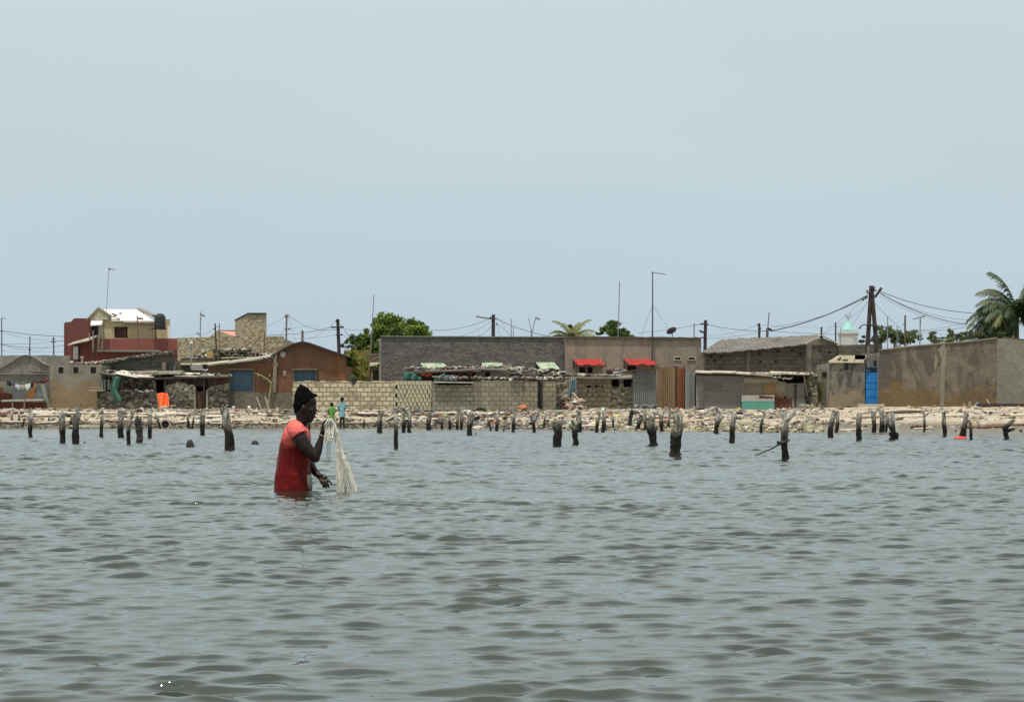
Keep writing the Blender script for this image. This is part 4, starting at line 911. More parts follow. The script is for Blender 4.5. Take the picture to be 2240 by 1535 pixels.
tin(1384, 813, 1434, 893, 119.6, TINV, 'blue grey vertical tin fence left of the brown rusty one')
m = MB(); m.tube([P(1384,836,119.5),P(1410,839,119.5),P(1438,836,119.5)], .018, 5); one(m, 'fence_cable', WIRE, 'dark cable slung along the blue grey tin fence', 'cable')
m = MB(); m.tube([P(1345,818,119.4),P(1385,810,119.4),P(1440,805,119.4)], .035, 6); m.obox(P(1410,808,119.6),(1.7,.6,.03),Matrix.Rotation(R(-6),4,'Y').to_euler()); one(m, 'sloping_roof_pole', TIMBER, 'dark pole with thin sheet sloping up to the brown rusty fence', 'pole')
tin(1440, 804, 1477, 895, 116.6, TINRB, 'tall brown rusty tin fence panel', jag=1.5)
tin(1477, 804, 1481, 895, 116.7, metal('pale_strip', (.42,.33,.22)), 'narrow pale strip between brown and orange rusty tin panels', jag=.3)
tin(1481, 804, 1498, 895, 116.5, TINRO, 'orange rusty tin fence panel', jag=1.8)
tin(1498, 813, 1522, 893, 116.0, metal('light_grey_tin', (.33,.34,.32),(.25,.25,.23)), 'light grey tin fence panel right of the orange one', jag=.4)
m = MB(); rubble_line(m, 1392, 890, 1438, 890, 118.8, 40, .3, [(.2,.2,.2),(.1,.1,.1),(.3,.3,.28)]); o = one(m, 'scrap_heap', SCRAP, 'grey scrap heaped at the foot of the blue grey tin fence', 'scrap'); o['kind'] = 'stuff'

# ---- long tin shack with patched front
D = 114.5
h = thing('tin_shack', 'long low shack patched from grey and rusty tin sheets', 'shack', base(1640, D))
def panel(x0,y0,x1,y1,mat,dz=0.0,tilt=0.0,label=None,nm='panel'):
    m = MB(); m.pp([(x0,y0),(x1,y0+tilt),(x1,y1),(x0,y1)], D-dz, .03); o = m.build(nm, mat, h)
    if label: o['label'] = label
    return o
panel(1523,816,1543,893,TINH,.0); panel(1541,820,1624,897,TINH,.03,1); panel(1541,836,1583,858,metal('tin_h5',(.155,.15,.13),(.11,.105,.09),(.10,.075,.05),.3,'z',.13,.014,.6),.045,1); panel(1580,834,1624,852,metal('tin_h6',(.21,.20,.175),(.16,.15,.125),(.14,.10,.07),.3,'z',.12,.014,.6),.055,-1); panel(1541,856,1622,897,metal('tin_h2',(.20,.19,.16),(.15,.145,.125),(.12,.095,.07),.3,'z',.11,.014,.6),.06)
panel(1622,818,1628,899,metal('grey_edge',(.2,.2,.19)),.08); panel(1626,822,1700,866,metal('brown_tin_h',(.24,.20,.145),(.19,.165,.13),(.22,.12,.04),.35,'z',.11,.012,.7),.05); panel(1627,826,1702,838,metal('tan_sheet',(.30,.255,.175),None,(.2,.13,.06),.3,'z',.5,.004),.10,3)
panel(1671,838,1700,868,metal('tan_rust',(.26,.15,.055),None,(.14,.05,.025),.4,'z',.5,.004),.12,-2)
panel(1699,833,1719,866,metal('tan2',(.24,.21,.15),None,(.2,.1,.05),.35,'z',.5,.004),.13,2); panel(1719,838,1760,875,metal('grey_tin_h3',(.22,.205,.17),(.17,.16,.13),None,.3,'z',.10,.012,.7),.07)
panel(1694,870,1740,899,TINRH,.10,2); panel(1697,858,1715,872,metal('r2',(.17,.06,.03),None,(.3,.2,.1),.4,'z',.4,.01),.16,3); panel(1733,872,1762,901,metal('grey_tin_h4',(.19,.185,.17),(.25,.24,.22),None,.3,'z',.10,.012,.7),.12)
panel(1622,864,1694,878,plain('white_board', (.58,.54,.47), .8,.2,2),.14,0,'whitish board above the turquoise one'); panel(1661,865,1692,871,plain('rust_stain', (.15,.03,.02)),.165,3,'dark red patch on the whitish board')
panel(1623,877,1694,899,plain('turquoise_board', (.045,.27,.21), .75, .35, 1.2, c2=(.13,.30,.24)),.15,0,'turquoise board with flaked patches')
panel(1738,840,1742,900,TIMBER,.15,nm='post'); panel(1760,822,1764,901,TIMBER,.05,nm='post')
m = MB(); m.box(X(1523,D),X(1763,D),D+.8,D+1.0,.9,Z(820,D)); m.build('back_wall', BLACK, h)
m = MB()
for (a,b_,c) in (((1521,813),(1560,815),0),((1555,813.5),(1610,815),0),((1600,815),(1690,821),1),((1642,817.5),(1710,817.5),0),((1685,815),(1770,818),0)): slab(m, [P(*a,D-.5),P(*b_,D-.5),P(b_[0],b_[1]-3.5,D+2.4),P(a[0],a[1]-3.5,D+2.4)], .05)
m.build('roof', plain('cream_roof_sheet', (.60,.54,.43), .8, .5, 1.2, c2=(.22,.17,.13)), h)
m = MB(); m.tube([P(1521,819,D-.1),P(1600,820,D-.1),P(1700,822,D-.1),P(1764,820,D-.1)], .05, 6); m.build('eaves_beam', TIMBER, h)
m = MB(); rubble_line(m, 1600, 817, 1770, 817, D-.2, 60, .14, JUNK); rubble_line(m, 1690, 825, 1730, 829, D-.15, 24, .2, [(.6,.58,.5),(.2,.17,.13)]); m.build('roof_weights', SCRAP, h)['kind'] = 'stuff'
m = MB(); m.pb(1763,820,1789,898,D+.3,.5); rubble_line(m, 1764, 820, 1790, 822, D+.5, 10, .3, PALE); rubble_line(m, 1762, 890, 1800, 896, D-.3, 26, .45, PALE)
one(m, 'stone_pier', STONEM, 'short rubble stone pier between the tin shack and the small grey house', 'pier')
m = MB(); m.tube([P(1758,819,D-.3),P(1764,850,D-.2),P(1765,866,D-.1)], .03, 5); one(m, 'thin_stick', WOODP, 'thin bent stick against the right end of the tin shack', 'stick')
m = MB(); m.pp([(1789,835),(1803,836),(1801,879),(1790,880)], D+.6, .05); one(m, 'green_board', plain('moss_green_board', (.14,.15,.04)), 'moss green board between the stone pier and the small grey house', 'board')

# ---- long dark block house with a tin roof
D = 124
h = thing('long_tin_roof_house', 'long sooty block house under a weathered corrugated roof', 'house', base(1680, D))
m = MB(); m.pp([(1534,905),(1534,770),(1596,768),(1640,764),(1700,758),(1735,755),(1763,752),(1797,738),(1830,751),(1830,905)], D, .3); m.build('wall', SOOTBL, h)
m = MB(); m.pp([(1830,905),(1830,755),(1930,752),(1930,905)], D+.4, .25); m.build('wing_wall', SOOTBL, h)
for x0,x1,y0 in ((1530,1543,775),(1633,1641,768),(1762,1776,754)):
    m = MB(); m.pb(x0,y0,x1,900,D-.07,.1); m.build('pilaster', plain('pilaster_grey', (.16,.15,.115), bump=.02), h)
m = MB(); m.pp([(1762,753.5),(1796,738),(1798,738),(1832,752),(1832,754),(1764,754.5)], D-.06, .3); m.build('gable_band', plain('tan_gable', (.20,.17,.12), bump=.02), h)
# corrugated roof: eave along the wall, ridge behind
m = MB(); ea = [(1534,770.5),(1580,770),(1640,765),(1700,759),(1762,752)]; rd = [(1578,742),(1625,739),(1690,737),(1745,734.5),(1797,732)]
n = 60; g0 = []; 
def pl(pl_, u): k = u*(len(pl_)-1); i = min(int(k), len(pl_)-2); f = k-i; return (lerp(pl_[i][0],pl_[i+1][0],f), lerp(pl_[i][1],pl_[i+1][1],f))
for j in range(3):
    for i in range(n+1):
        a = pl(ea, i/n); b_ = pl(rd, i/n); t_ = j/2; dd = lerp(D-.5, D+4.2, t_); px = lerp(a[0],b_[0],t_); py = lerp(a[1],b_[1],t_)
        q = P(px,py,dd); q.z += (.012 if i % 2 else -.012) + .02*math.sin(i*.9+j); g0.append(q)
fs = [(j*(n+1)+i, j*(n+1)+i+1, (j+1)*(n+1)+i+1, (j+1)*(n+1)+i) for j in range(2) for i in range(n)]; k = len(g0)
m.add(g0+[v-Vector((0,0,.05)) for v in g0], fs+[tuple(a+k for a in f[::-1]) for f in fs]+[(i,i+1,k+i+1,k+i) for i in range(n)]); m.build('roof', TINROOF, h)
m = MB(); slab(m, [P(1797,731.5,D-.4),P(1832,750,D-.4),P(1834,750,D+4.5),P(1798,731.5,D+4.5)], .07); m.tube([P(1762,753,D-.35),P(1797,733,D-.35),P(1832,751.5,D-.35)], .05, 5); m.build('verge', plain('verge_pale', (.36,.33,.26)), h)
for (px,py) in ((1553,777),(1575,777),(1658,771),(1700,766),(1730,764),(1748,771),(1790,764),(1812,768),(1660,789),(1694,789),(1560,786)):
    m = MB(); m.pb(px,py,px+6,py+5,D-.01,.03); m.build('putlog_hole', BLACK, h)
m = MB(); m.tube([P(1797,715,D),P(1796.5,738,D)], .05, 6); m.tube([P(1794,738,D-.2),P(1800,734,D-.2)], .1, 5); m.build('finial', TIMBER, h)

# ---- small grey house with a notched cream parapet, and the blue door
D = 112.6
h = thing('small_grey_house', 'small grey house with a notched cream parapet beside the blue door', 'house', base(1850, D))
m = MB(); m.holes(1815, 793, 1892, 905, D, .3, [(1846,794,1856,809)]); m.build('wall', plaster('smoke_grey_render', (.20,.18,.15), (.16,.145,.12), (.055,.052,.047), .03, .55, low=(.25,.19,.12), zbase=1.5, stain_amt=.9), h)
m = MB(); m.box(X(1816,D),X(1892,D),D+.31,D+5,1,Z(793.3,D)); m.build('rear_wall', GREY, h)
m = MB(); m.pp([(1815,793.2),(1815,788),(1822,786),(1834,778),(1840,776),(1840,779),(1832,786),(1832,790),(1843,786),(1843,790),(1855,790),(1855,786),(1868,786),(1868,790.5),(1870,790.5),(1870,777),(1896,777),(1896,780),(1890,786),(1890,793.2)], D-.12, .45)
m.pb(1840,777,1893,786,D-.12,.45); m.build('parapet', plain('cream_parapet', (.60,.54,.40), .85, .25, 2, .01), h)
m = MB(); m.pb(1846,794,1856,809,D+.2,.05); m.build('window', plain('dark_green_glass', (.012,.022,.018), .3), h)
m = MB(); m.pb(1790,808,1816,829,D+1.2,.25); m.build('side_annex', plain('green_grey_annex', (.17,.165,.10), bump=.02), h)
m = MB(); m.pb(1798,814,1815,825,D+1.17,.04); m.build('annex_opening', BLACK, h)
m = MB(); m.box(X(1890,D),X(1930,D),D+.6,D+.8,.9,Z(772,D)); m.pb(1888,772,1900,803,D+.3,.3); m.build('door_surround', GREY, h)
t = thing('blue_gate_door', 'bright blue metal door set between the small grey house and brown wall', 'door', base(1909, D))
m = MB(); m.pb(1893.5,815,1925.5,886,D+.15,.05); m.build('door_leaf', plain('bright_blue_paint', (.010,.20,.56), .5, .2, 2, .002), t)
m = MB(); m.pb(1893.5,801,1896.5,815,D+.13,.08); m.pb(1922.5,801,1925.5,815,D+.13,.08); m.pb(1893.5,801,1925.5,804,D+.12,.09); m.pb(1896.5,808,1903,815,D+.14,.06)
for k in range(5): m.pb(1903+k*4,804,1903.7+k*4,815,D+.16,.02)
m.build('transom_grille', plain('blue_grille', (.03,.12,.25), .6, .2, 2, 0), t)
m = MB()
for y_ in (836,850,868): m.pb(1894,y_,1925,y_+.5,D+.135,.02)
for x_ in (1905,1914): m.pb(x_,816,x_+.4,885,D+.138,.02)
m.build('panel_seam', plain('blue_seam', (.008,.10,.30), .5, .2, 2, 0), t)
m = MB(); m.pb(1903,803,1923,815,D+.28,.05); m.build('dark_gap', BLACK, t)
m = MB(); m.pb(1912,788,1927,803,D+.5,.05); m.build('upper_opening', BLACK, t)
m = MB(); m.obox((X(1905,D-.6), D-.6, ground(X(1905,D-.6),D-.6)+.06), (1.3,.5,.16)); one(m, 'door_step', plain('step_cream', (.52,.46,.34)), 'pale step in front of the bright blue door', 'step')
m = MB(); m.tube([P(1900,756,D+.1),P(1900,804,D+.1)], .05, 6); one(m, 'grey_pipe', GREY, 'grey upright pipe above the left side of the blue door', 'pipe')

# ---- big brown rendered wall on the right
D = 111.8
h = thing('brown_rendered_house', 'large brown stained rendered house wall on the right with a rising top edge', 'house', base(2050, D))
m = MB(); m.pp([(1925,905),(1925,765),(1990,757),(2056,751),(2110,747),(2160,741),(2181,738),(2181,905)], D, .3); m.build('wall', BROWNP, h)
m = MB(); m.pp([(1925,766.5),(1925,764),(1990,756),(2056,750),(2110,746),(2160,740),(2182,737),(2182,740),(2160,743),(2110,749),(2056,753),(1990,759)], D-.05, .4); m.build('coping', plain('brown_coping', (.235,.195,.15), bump=.02), h)
m = MB(); m.pp([(2061,754),(2066,753),(2072,765),(2070,790),(2067,820),(2066,888),(2056,888),(2057,820),(2059,785),(2052,765)], D-.045, .05); m.pp([(2046,772),(2052,790),(2046,815),(2043,800)], D-.02, .03); m.build('render_streak', plain('render_streak', (.235,.20,.15), .95, .3, 2, .02), h)
m = MB(); vs = [P(2180,740,D-.02),P(2206,741,D-.02),P(2300,752,D-.4),P(2300,905,D-.4),P(2180,905,D-.02)]; m.add(vs+[v+Vector((0,.3,0)) for v in vs], [(4,3,2,1,0),(5,6,7,8,9),(0,1,6,5),(1,2,7,6),(2,3,8,7),(3,4,9,8),(4,0,5,9)]); m.build('end_wall', GREYR, h)
m = MB(); m.pp([(2196,736.5),(2300,748),(2300,753),(2196,742)], D+.1, .25); m.build('block_course', SOOTBL, h)
m = MB(); m.box(X(1926,D),X(2250,D),D+.5,D+7,1,Z(770,D)); m.build('rear_wall', GREY, h)

# ------------------------------------------------------------------ trees
def tree(name, label, px, py, d, rx, rz, n, sz, rng_, shade, trunk_px=None, lobes=None, group=None):
    """px,py centre of the crown in the picture; rx,rz in metres"""
    gz = ground(X(px,d), d); tp = trunk_px or px
    t = thing(name, label, 'tree', (X(tp,d), d, gz), group)
    c = P(px, py, d); m = MB()
    m.tube([(X(tp,d),d,gz-.2), (X(tp,d)+.1,d+.1,lerp(gz,c.z,.5)), (c.x,c.y,c.z-rz*.2)], [rz*.10,rz*.08,rz*.04], 8, rough=.1, rng=rng_)
    for k in range(7):
        a = rng_.uniform(0, 6.28); e_ = Vector((c.x+math.cos(a)*rx*.6, c.y+math.sin(a)*rx*.5, c.z+rng_.uniform(-.2,.6)*rz)); s_ = Vector((lerp(X(tp,d),c.x,.7), d, lerp(gz,c.z,.7)))
        m.tube([s_, s_.lerp(e_,.5)+Vector((0,0,.2)), e_], [rz*.045,rz*.03,rz*.01], 5)
    m.build('trunk', BARK, t); m = MB()
    for (ox,oz,sx_,sz_,w_) in (lobes or [(0,0,1,1,1)]): leaves(m, (c.x+ox*rx, c.y, c.z+oz*rz), (rx*sx_, rx*.7*sx_, rz*sz_), int(n*w_), sz, rng_, shade)
    m.build('crown', LEAF, t); return t
r_ = random.Random(3)
DG = ((.10,.16,.022),(.14,.21,.028),(.065,.11,.02),(.19,.26,.04))
tree('leafy_tree', 'large rounded bright green tree rising behind the dark grey house', 868, 742, 138, 2.35, 1.9, 8500, .20, r_, DG, lobes=[(-.28,.30,.50,.55,.9),(.28,.12,.68,.60,1),(-.88,-.12,.40,.45,.5),(.62,-.35,.45,.6,.5),(-.6,-.75,.42,.5,.5),(-.1,-.3,.7,.6,.7)])
tree('leafy_tree', 'small grey green bush showing at the left foot of the large green tree', 762, 753, 150, .75, .45, 900, .13, r_, ((.10,.12,.07),(.07,.09,.05)))
tree('leafy_tree', 'dense dark green round tree behind the thin mast over the beige house', 1343, 722, 140, 1.05, .72, 3400, .17, r_, ((.05,.10,.022),(.075,.13,.025),(.11,.17,.035)), lobes=[(0,0,.85,.9,1),(.75,-.5,.6,.5,.4),(-.85,-.2,.3,.3,.15)])
tree('leafy_tree', 'dark leafy tree top between the fronds of the small palm', 1259, 719, 145, .5, .45, 800, .15, r_, ((.03,.055,.02),(.05,.08,.025)))
tree('leafy_tree', 'grey green tree just right of the double pole', 1955, 735, 150, 1.75, .75, 3600, .15, r_, ((.09,.13,.05),(.12,.17,.06),(.07,.10,.04)), lobes=[(-.25,.15,.65,.85,1),(.5,-.1,.55,.7,.8),(-.75,-.4,.35,.5,.4)])
tree('leafy_tree', 'pale green tree behind the top edge of the brown wall', 2062, 738, 155, 1.5, .45, 1500, .14, r_, ((.11,.15,.06),(.14,.18,.08),(.08,.11,.05)), lobes=[(-.45,.2,.35,1,.6),(.35,.25,.3,1,.5),(0,-.3,1,.6,1)])
tree('leafy_tree', 'sparse dark bush left of the double pole', 1893, 742, 150, .55, .35, 420, .14, r_, ((.05,.07,.04),(.07,.1,.05)))
tree('leafy_tree', 'low olive bushes under the large palm behind the brown wall', 2150, 735, 130, 1.7, .55, 1800, .16, r_, ((.05,.07,.028),(.07,.09,.035)))
def palm(label, px, py, d, fr, leafl, rng_, cols, name='palm_tree'):
    c = P(px, py, d); gz = ground(c.x, d); t = thing(name, label, 'palm tree', (c.x, d, gz))
    m = MB(); n = 9; m.tube([(c.x-.12*math.sin(i/n*2), d, lerp(gz-.2, c.z, i/n)) for i in range(n+1)], [lerp(.2,.13,i/n)*(1.06 if i%2 else 1) for i in range(n+1)], 9); m.build('trunk', BARK, t)
    for (ang, lng, up, ydir, k) in fr:
        # ang: heading in the picture plane (radians from +x), up: initial climb, droop follows
        m = MB(); pts = []; pos = Vector(c); dirv = Vector((math.cos(ang)*math.cos(up), ydir, math.sin(up) if True else 0)).normalized(); seg = 14; nleaf = 84 if leafl > .7 else 56
        if math.cos(ang) < 0: pass
        for i in range(seg+1):
            pts.append(pos.copy()); dirv = (dirv + Vector((0,0,-.085*(1+i/seg)))).normalized(); pos = pos + dirv*lng/seg
        m.col = cols[2]; m.tube(pts, [lerp(.035,.008,i/seg) for i in range(seg+1)], 5)
        base_c = cols[k]
        for i in range(nleaf):
            u = (i+.5)/(nleaf);
            if u < .12: continue
            j = min(int(u*seg), seg-1); p0 = pts[j].lerp(pts[j+1], u*seg-j); tg = (pts[j+1]-pts[j]).normalized()
            sd = tg.cross(Vector((0,0,1)));
            if sd.length < .05: sd = Vector((0,1,0))
            sd.normalize(); L_ = leafl*.9*math.sin(math.pi*(.12+.80*u))**.7*rng_.uniform(.6,1.15)
            for s_ in (-1, 1):
                q = rng_.uniform(.75, 1.25); m.col = tuple(x*q for x in base_c)
                dv = (sd*s_*.75 + tg*.55 + Vector((0,0,-.42+rng_.uniform(-.15,.1)))).normalized(); w_ = tg*.021*(1.25 if L_ > .5 else 1)
                mid = p0 + dv*L_*.5; tip = mid + (dv+Vector((0,0,-.45))).normalized()*L_*.5
                m.add([p0-w_, p0+w_, mid+w_, mid-w_, tip], [(0,1,2,3),(3,2,4)])
        m.build('frond', LEAF, t)
    return t
PC = [(.070,.10,.045),(.12,.13,.035),(.12,.10,.04),(.12,.145,.09),(.035,.06,.02)]
r2 = random.Random(8)
fr = []
for (a, L_, up, yd, k) in ((180,3.3,.95,-.2,3),(180,3.6,.55,-.1,3),(180,3.1,.15,-.3,0),(180,2.9,1.25,.2,0),(0,3.2,1.2,-.2,0),(0,3.4,.8,.1,0),(0,3.3,.4,-.3,0),(180,2.0,-.25,-.5,1),(0,2.2,-.2,-.6,1),(180,2.4,.35,-.9,4),(0,2.4,.5,-1.0,4),(180,2.8,.75,.8,0),(0,2.6,.9,.9,0),(180,1.7,-.6,-.4,1),(0,1.8,.1,-1.3,1),(180,3.2,.75,-.5,0),(180,2.6,1.45,-.6,4),(0,2.8,1.45,-.5,0),(180,2.9,.0,.3,4),(180,2.2,.9,-1.2,4),(0,2.4,.2,.7,4),(180,3.3,1.1,-.1,3),(180,3.0,.5,-.6,0),(180,2.7,.25,.5,4),(180,2.6,-.25,-.2,0),(180,2.2,-.5,-.5,1),(180,3.0,.9,-.3,0),(180,2.0,.3,-.9,4),(180,3.3,.45,.1,4),(180,3.1,.05,.0,0),(180,2.8,1.0,.5,4),(180,2.4,.65,-1.1,4),(180,2.9,.3,-.7,4),(0,2.6,.6,-.8,4),(180,2.5,.1,-.9,0),(180,2.0,-.1,-1.3,4),(0,2.0,-.1,-1.1,0),(180,1.8,-.7,.2,1),(180,2.6,.55,.7,4),(180,2.3,1.2,.9,0),(180,3.4,.38,-.15,3),(180,2.7,-.05,-.2,0),(180,3.4,.7,.2,0),(180,3.3,1.35,0,0),(0,3.6,1.38,.1,0)):
    fr.append((R(a), L_, up, yd, k))
for q_ in range(16): fr.append((R(180) if q_ % 4 else 0.0, r2.uniform(2.2, 3.1), .05+q_*.075, r2.uniform(-.9, .9), r2.choice((4, 4, 0, 1))))
palm('large coconut palm with drooping fronds at the right edge', 2228, 692, 131, fr, 1.0, r2, PC)
fr = [(R(a), L_, up, yd, k) for (a,L_,up,yd,k) in ((180,1.7,1.0,.1,1),(180,1.7,.6,.2,0),(0,1.7,1.05,.1,3),(0,1.7,.6,-.2,1),(180,1.5,1.4,.2,3),(0,1.5,1.45,.2,1),(180,1.9,1.25,0,1),(180,1.8,.8,.2,3),(180,1.6,.4,-.3,1),(0,1.9,1.3,.1,1),(0,1.8,.85,-.2,3),(0,1.6,.4,.2,1),(180,1.2,1.45,-.5,1),(0,1.3,1.1,-.8,1),(180,1.3,.6,-.9,1),(180,1.4,.1,.1,1),(0,1.4,.1,.1,1))]
palm('small pale palm top showing over the junction of the grey and beige houses', 1253, 745, 137, fr, .5, r2, [(.16,.19,.08),(.19,.21,.075),(.15,.13,.05),(.22,.25,.13),(.05,.07,.03)])
fr = [(R(a), L_, up, yd, k) for (a,L_,up,yd,k) in ((180,1.8,.6,-.3,0),(180,1.7,.1,.2,4),(0,1.5,.7,0,0),(180,1.3,1.1,.3,1),(0,1.4,.2,-.4,4))]
palm('low dark palm left of the large coconut palm', 2145, 742, 133, fr, .5, r2, PC)

# ------------------------------------------------------------------ mosque tower
D = 300
t = thing('minaret', 'pale distant minaret with a turquoise cone and crescent', 'minaret', base(1855, D))
m = MB(); n = 16; rings = []
def ring(px, py, r_, n=16, d=D): z_ = Z(py,d); x_ = X(px,d); return [Vector((x_+r_*math.cos(2*math.pi*a/n), d+r_*math.sin(2*math.pi*a/n), z_)) for a in range(n)]
m.loft([ring(1855,y_,r_) for y_,r_ in ((900,1.3),(732,1.3),(731.5,1.42),(728,1.45),(726,1.40),(724,1.38))]); m.build('tower', plain('pale_minaret', (.46,.47,.45), .9, .2, .6), t)
m = MB(); m.loft([ring(1855,733,1.36),ring(1855,731.8,1.40)]); m.build('band', plain('mauve_band', (.34,.28,.29)), t)
m = MB(); m.loft([ring(1855,y_,r_) for y_,r_ in ((724,.80),(722.5,.86),(720,.82),(714,.60),(708,.40),(704,.26),(700,.20),(699,.22),(698,.12))]); m.build('cone', plain('turquoise_paint', (.28,.56,.50), .7, .12, 1), t)
m = MB(); m.tube([P(1855,699,D),P(1855,692,D)], .09, 6)
pts = [P(1855,688.5,D)+Vector((.34*math.cos(R(a)),0,.34*math.sin(R(a)))) for a in range(140, 405, 12)]; m.tube(pts, [.02+.07*math.sin(math.pi*i/(len(pts)-1)) for i in range(len(pts))], 6); m.build('crescent', plain('crescent_grey', (.30,.27,.28)), t)

# ------------------------------------------------------------------ poles, masts
def pole(name, label, cat, px0, py0, px1, py1, d, r0, mat, arms=(), extra=None, group=None):
    """from foot (px0,py0) to top (px1,py1); arms: (xa,ya,xb,yb,r)"""
    f = P(px0, py0, d); gz = ground(f.x, d); tp = P(px1, py1, d); k = (gz - f.z)/(tp.z - f.z); ft = f.lerp(tp, k)
    t = thing(name, label, cat, ft, group); m = MB(); m.tube([ft, ft.lerp(tp,.5), tp], [r0*1.15, r0, r0*.85], 7); m.build('shaft', mat, t)
    for (xa,ya,xb,yb,r_) in arms:
        m = MB(); m.tube([P(xa,ya,d-.12), P(xb,yb,d-.12)], r_, 6)
        m.build('crossarm' if name == 'utility_pole' else 'arm', mat, t)
    if extra: extra(t)
    return t
def insul(pts, d, r=.05):
    def f(t):
        for (a,b_) in pts:
            m = MB(); m.ball(P(a,b_,d-.14), (r,r,r*1.3), 7, 5); m.build('insulator', STEELD, t)
    return f
pole('utility_pole', 'thin dark pole with a small aerial at the left edge', 'pole', 4, 770, 3.5, 696, 134, .035, STEELD, [(2,696,13,696.5,.02),(0,724,8,724,.03)])
m=MB()
pole('utility_pole', 'thin pole with a wire knot behind the long grey wall, nearer the left edge', 'pole', 65, 773, 65.5, 735, 150, .045, STEELD, [(62,763,68,765,.03)], insul([(64,764)],150))
pole('utility_pole', 'thin pole with two short arms behind the long grey wall, nearer the red house', 'pole', 117.5, 773, 117, 737, 150, .05, STEELD, [(112,747,122,748,.03),(113,741.5,121,741.5,.02)])
pole('aerial_mast', 'tall leaning aerial mast on the white roof', 'mast', 229, 740, 238.5, 588, 141, .022, STEELG, [(238,588,251,590,.035)], insul([(239,588.5)],141,.06))
pole('aerial_mast', 'short aerial with a dark arm in front of the cream yellow storey', 'mast', 303, 765, 300, 690, 138.8, .04, plain('rusty_steel',(.16,.09,.07)), [(289,695,300,691,.015),(300,696,313,697,.06)])
pole('aerial_mast', 'grey mast with a small red flag above the tan stone wall', 'mast', 438, 735, 439, 682, 137, .045, STEELG, [(430,727,438,732,.05)], lambda t: (lambda m: (m.pp([(440,687),(449,690),(447,693),(440,690)],137,.02), m.build('flag', plain('red_flag',(.20,.05,.05)), t)))(MB()))
pole('aerial_mast', 'thin black stick with a prong left of the stone tower', 'mast', 473, 760, 470.5, 707, 133, .05, TIMBER, [(466,718,470,721,.03),(470,715,480,714,.015)])
pole('aerial_mast', 'thin reddish stick just left of the pink roof', 'mast', 480, 740, 480, 707, 134, .03, plain('rusty_steel',(.16,.09,.07)))
pole('aerial_mast', 'thin brown pipe standing against the tan stone wall below the tower', 'mast', 578, 772, 578, 724, 134.5, .04, plain('brown_pipe',(.14,.09,.07)))
pole('aerial_mast', 'thin dark stick on the low roofs below the tan stone wall', 'mast', 559, 779, 559, 762, 128, .04, STEELG)
pole('utility_pole', 'pale slender pole with stays between the stone house and the ochre gable', 'pole', 626, 762, 627, 690, 150, .07, plain('mauve_pole',(.26,.22,.24)), [(623,690.5,631,690.5,.12),(623,719.5,635,719.5,.05)], insul([(624,692),(632,719),(625,719)],150))
pole('utility_pole', 'dark timber pole with two crossarms behind the ochre gable', 'pole', 741.5, 765, 739, 698, 138, .12, TIMBER, [(724,716,752,715,.045),(734,733,750,731.5,.035),(735,701,739,699,.05)], insul([(726,715),(748,714.5),(735,702),(747,732)],138))
pole('aerial_mast', 'short dark stick rising behind the peak of the ochre gable', 'mast', 660.5, 750, 661, 722, 136, .05, TIMBER)
pole('aerial_mast', 'short pale stick beside the dark one behind the ochre gable', 'mast', 664, 750, 663.5, 724, 136, .04, plain('pinkish_stick',(.40,.30,.25)))
pole('aerial_mast', 'thin mauve aerial mast rising through the large green tree', 'mast', 814, 715, 818, 645, 134, .03, plain('mauve_pole',(.26,.22,.24)))
pole('utility_pole', 'dark timber pole with a street lamp arm above the dark grey house', 'pole', 1079, 740, 1079.5, 688, 138, .13, TIMBER, [(1079,698,1062,695,.035)], lambda t: ((lambda m: (m.tube([P(1064,696,137.8),P(1041,691.5,137.8)],.06,6), m.build('lamp_head', STEELG, t)))(MB()), insul([(1073,694),(1085,697),(1087,709)],138)(t)))
pole('aerial_mast', 'thin upright stick behind the dark grey house, taller of two', 'mast', 1118.5, 740, 1118.5, 698, 140, .03, STEELG)
pole('aerial_mast', 'thin upright stick behind the dark grey house, shorter of two', 'mast', 1123, 740, 1123, 714, 140, .03, STEELG)
pole('aerial_mast', 'aerial mast leaning right with a dark tip above the dark grey house', 'mast', 1162.5, 732, 1172, 694, 138, .035, STEELG, [(1171,694,1181,699,.06),(1162.5,738,1162.5,722,.04)])
pole('aerial_mast', 'thin stick leaning left in a V with the dark tipped aerial', 'mast', 1163, 728, 1156, 695, 138, .025, STEELG)
pole('aerial_mast', 'tall thin mauve mast in front of the dense round tree', 'mast', 1352, 742, 1355.5, 616, 134, .032, plain('mauve_pole',(.26,.22,.24)))
pole('utility_pole', 'dark pole with short arms behind the right end of the beige house', 'pole', 1542.5, 755, 1543.5, 700, 138, .12, TIMBER, [(1532,709,1542,708,.045),(1530,723,1541,728,.06),(1534,738,1543,738.5,.04)], insul([(1533,709),(1548,710)],138))
pole('aerial_mast', 'thin grey stick left of the pole behind the beige house', 'mast', 1518.5, 742, 1518.5, 707, 140, .045, STEELG)
pole('utility_pole', 'small dark pole behind the tin roof ridge, left of the slanting mast', 'pole', 1661, 740, 1661, 707, 142, .09, TIMBER, [(1655,710.5,1661,710.5,.03),(1661,718.5,1665,718.5,.05)])
pole('aerial_mast', 'slanting thin mast on a dark stub above the tin roof ridge', 'mast', 1678, 735, 1682.5, 683, 128, .035, plain('bluish_steel',(.14,.14,.17)))
pole('utility_pole', 'dark stub with a bent bracket carrying a thick cable over the tin roof', 'pole', 1678, 740, 1679, 718, 128.3, .09, TIMBER, [(1679,718,1689,723,.07)])
pole('aerial_mast', 'thin dark pole left of the minaret', 'mast', 1828, 748, 1828, 705, 135, .055, STEELD)
pole('aerial_mast', 'thin grey stick in front of the minaret', 'mast', 1838.5, 750, 1839, 716, 135, .03, STEELG)
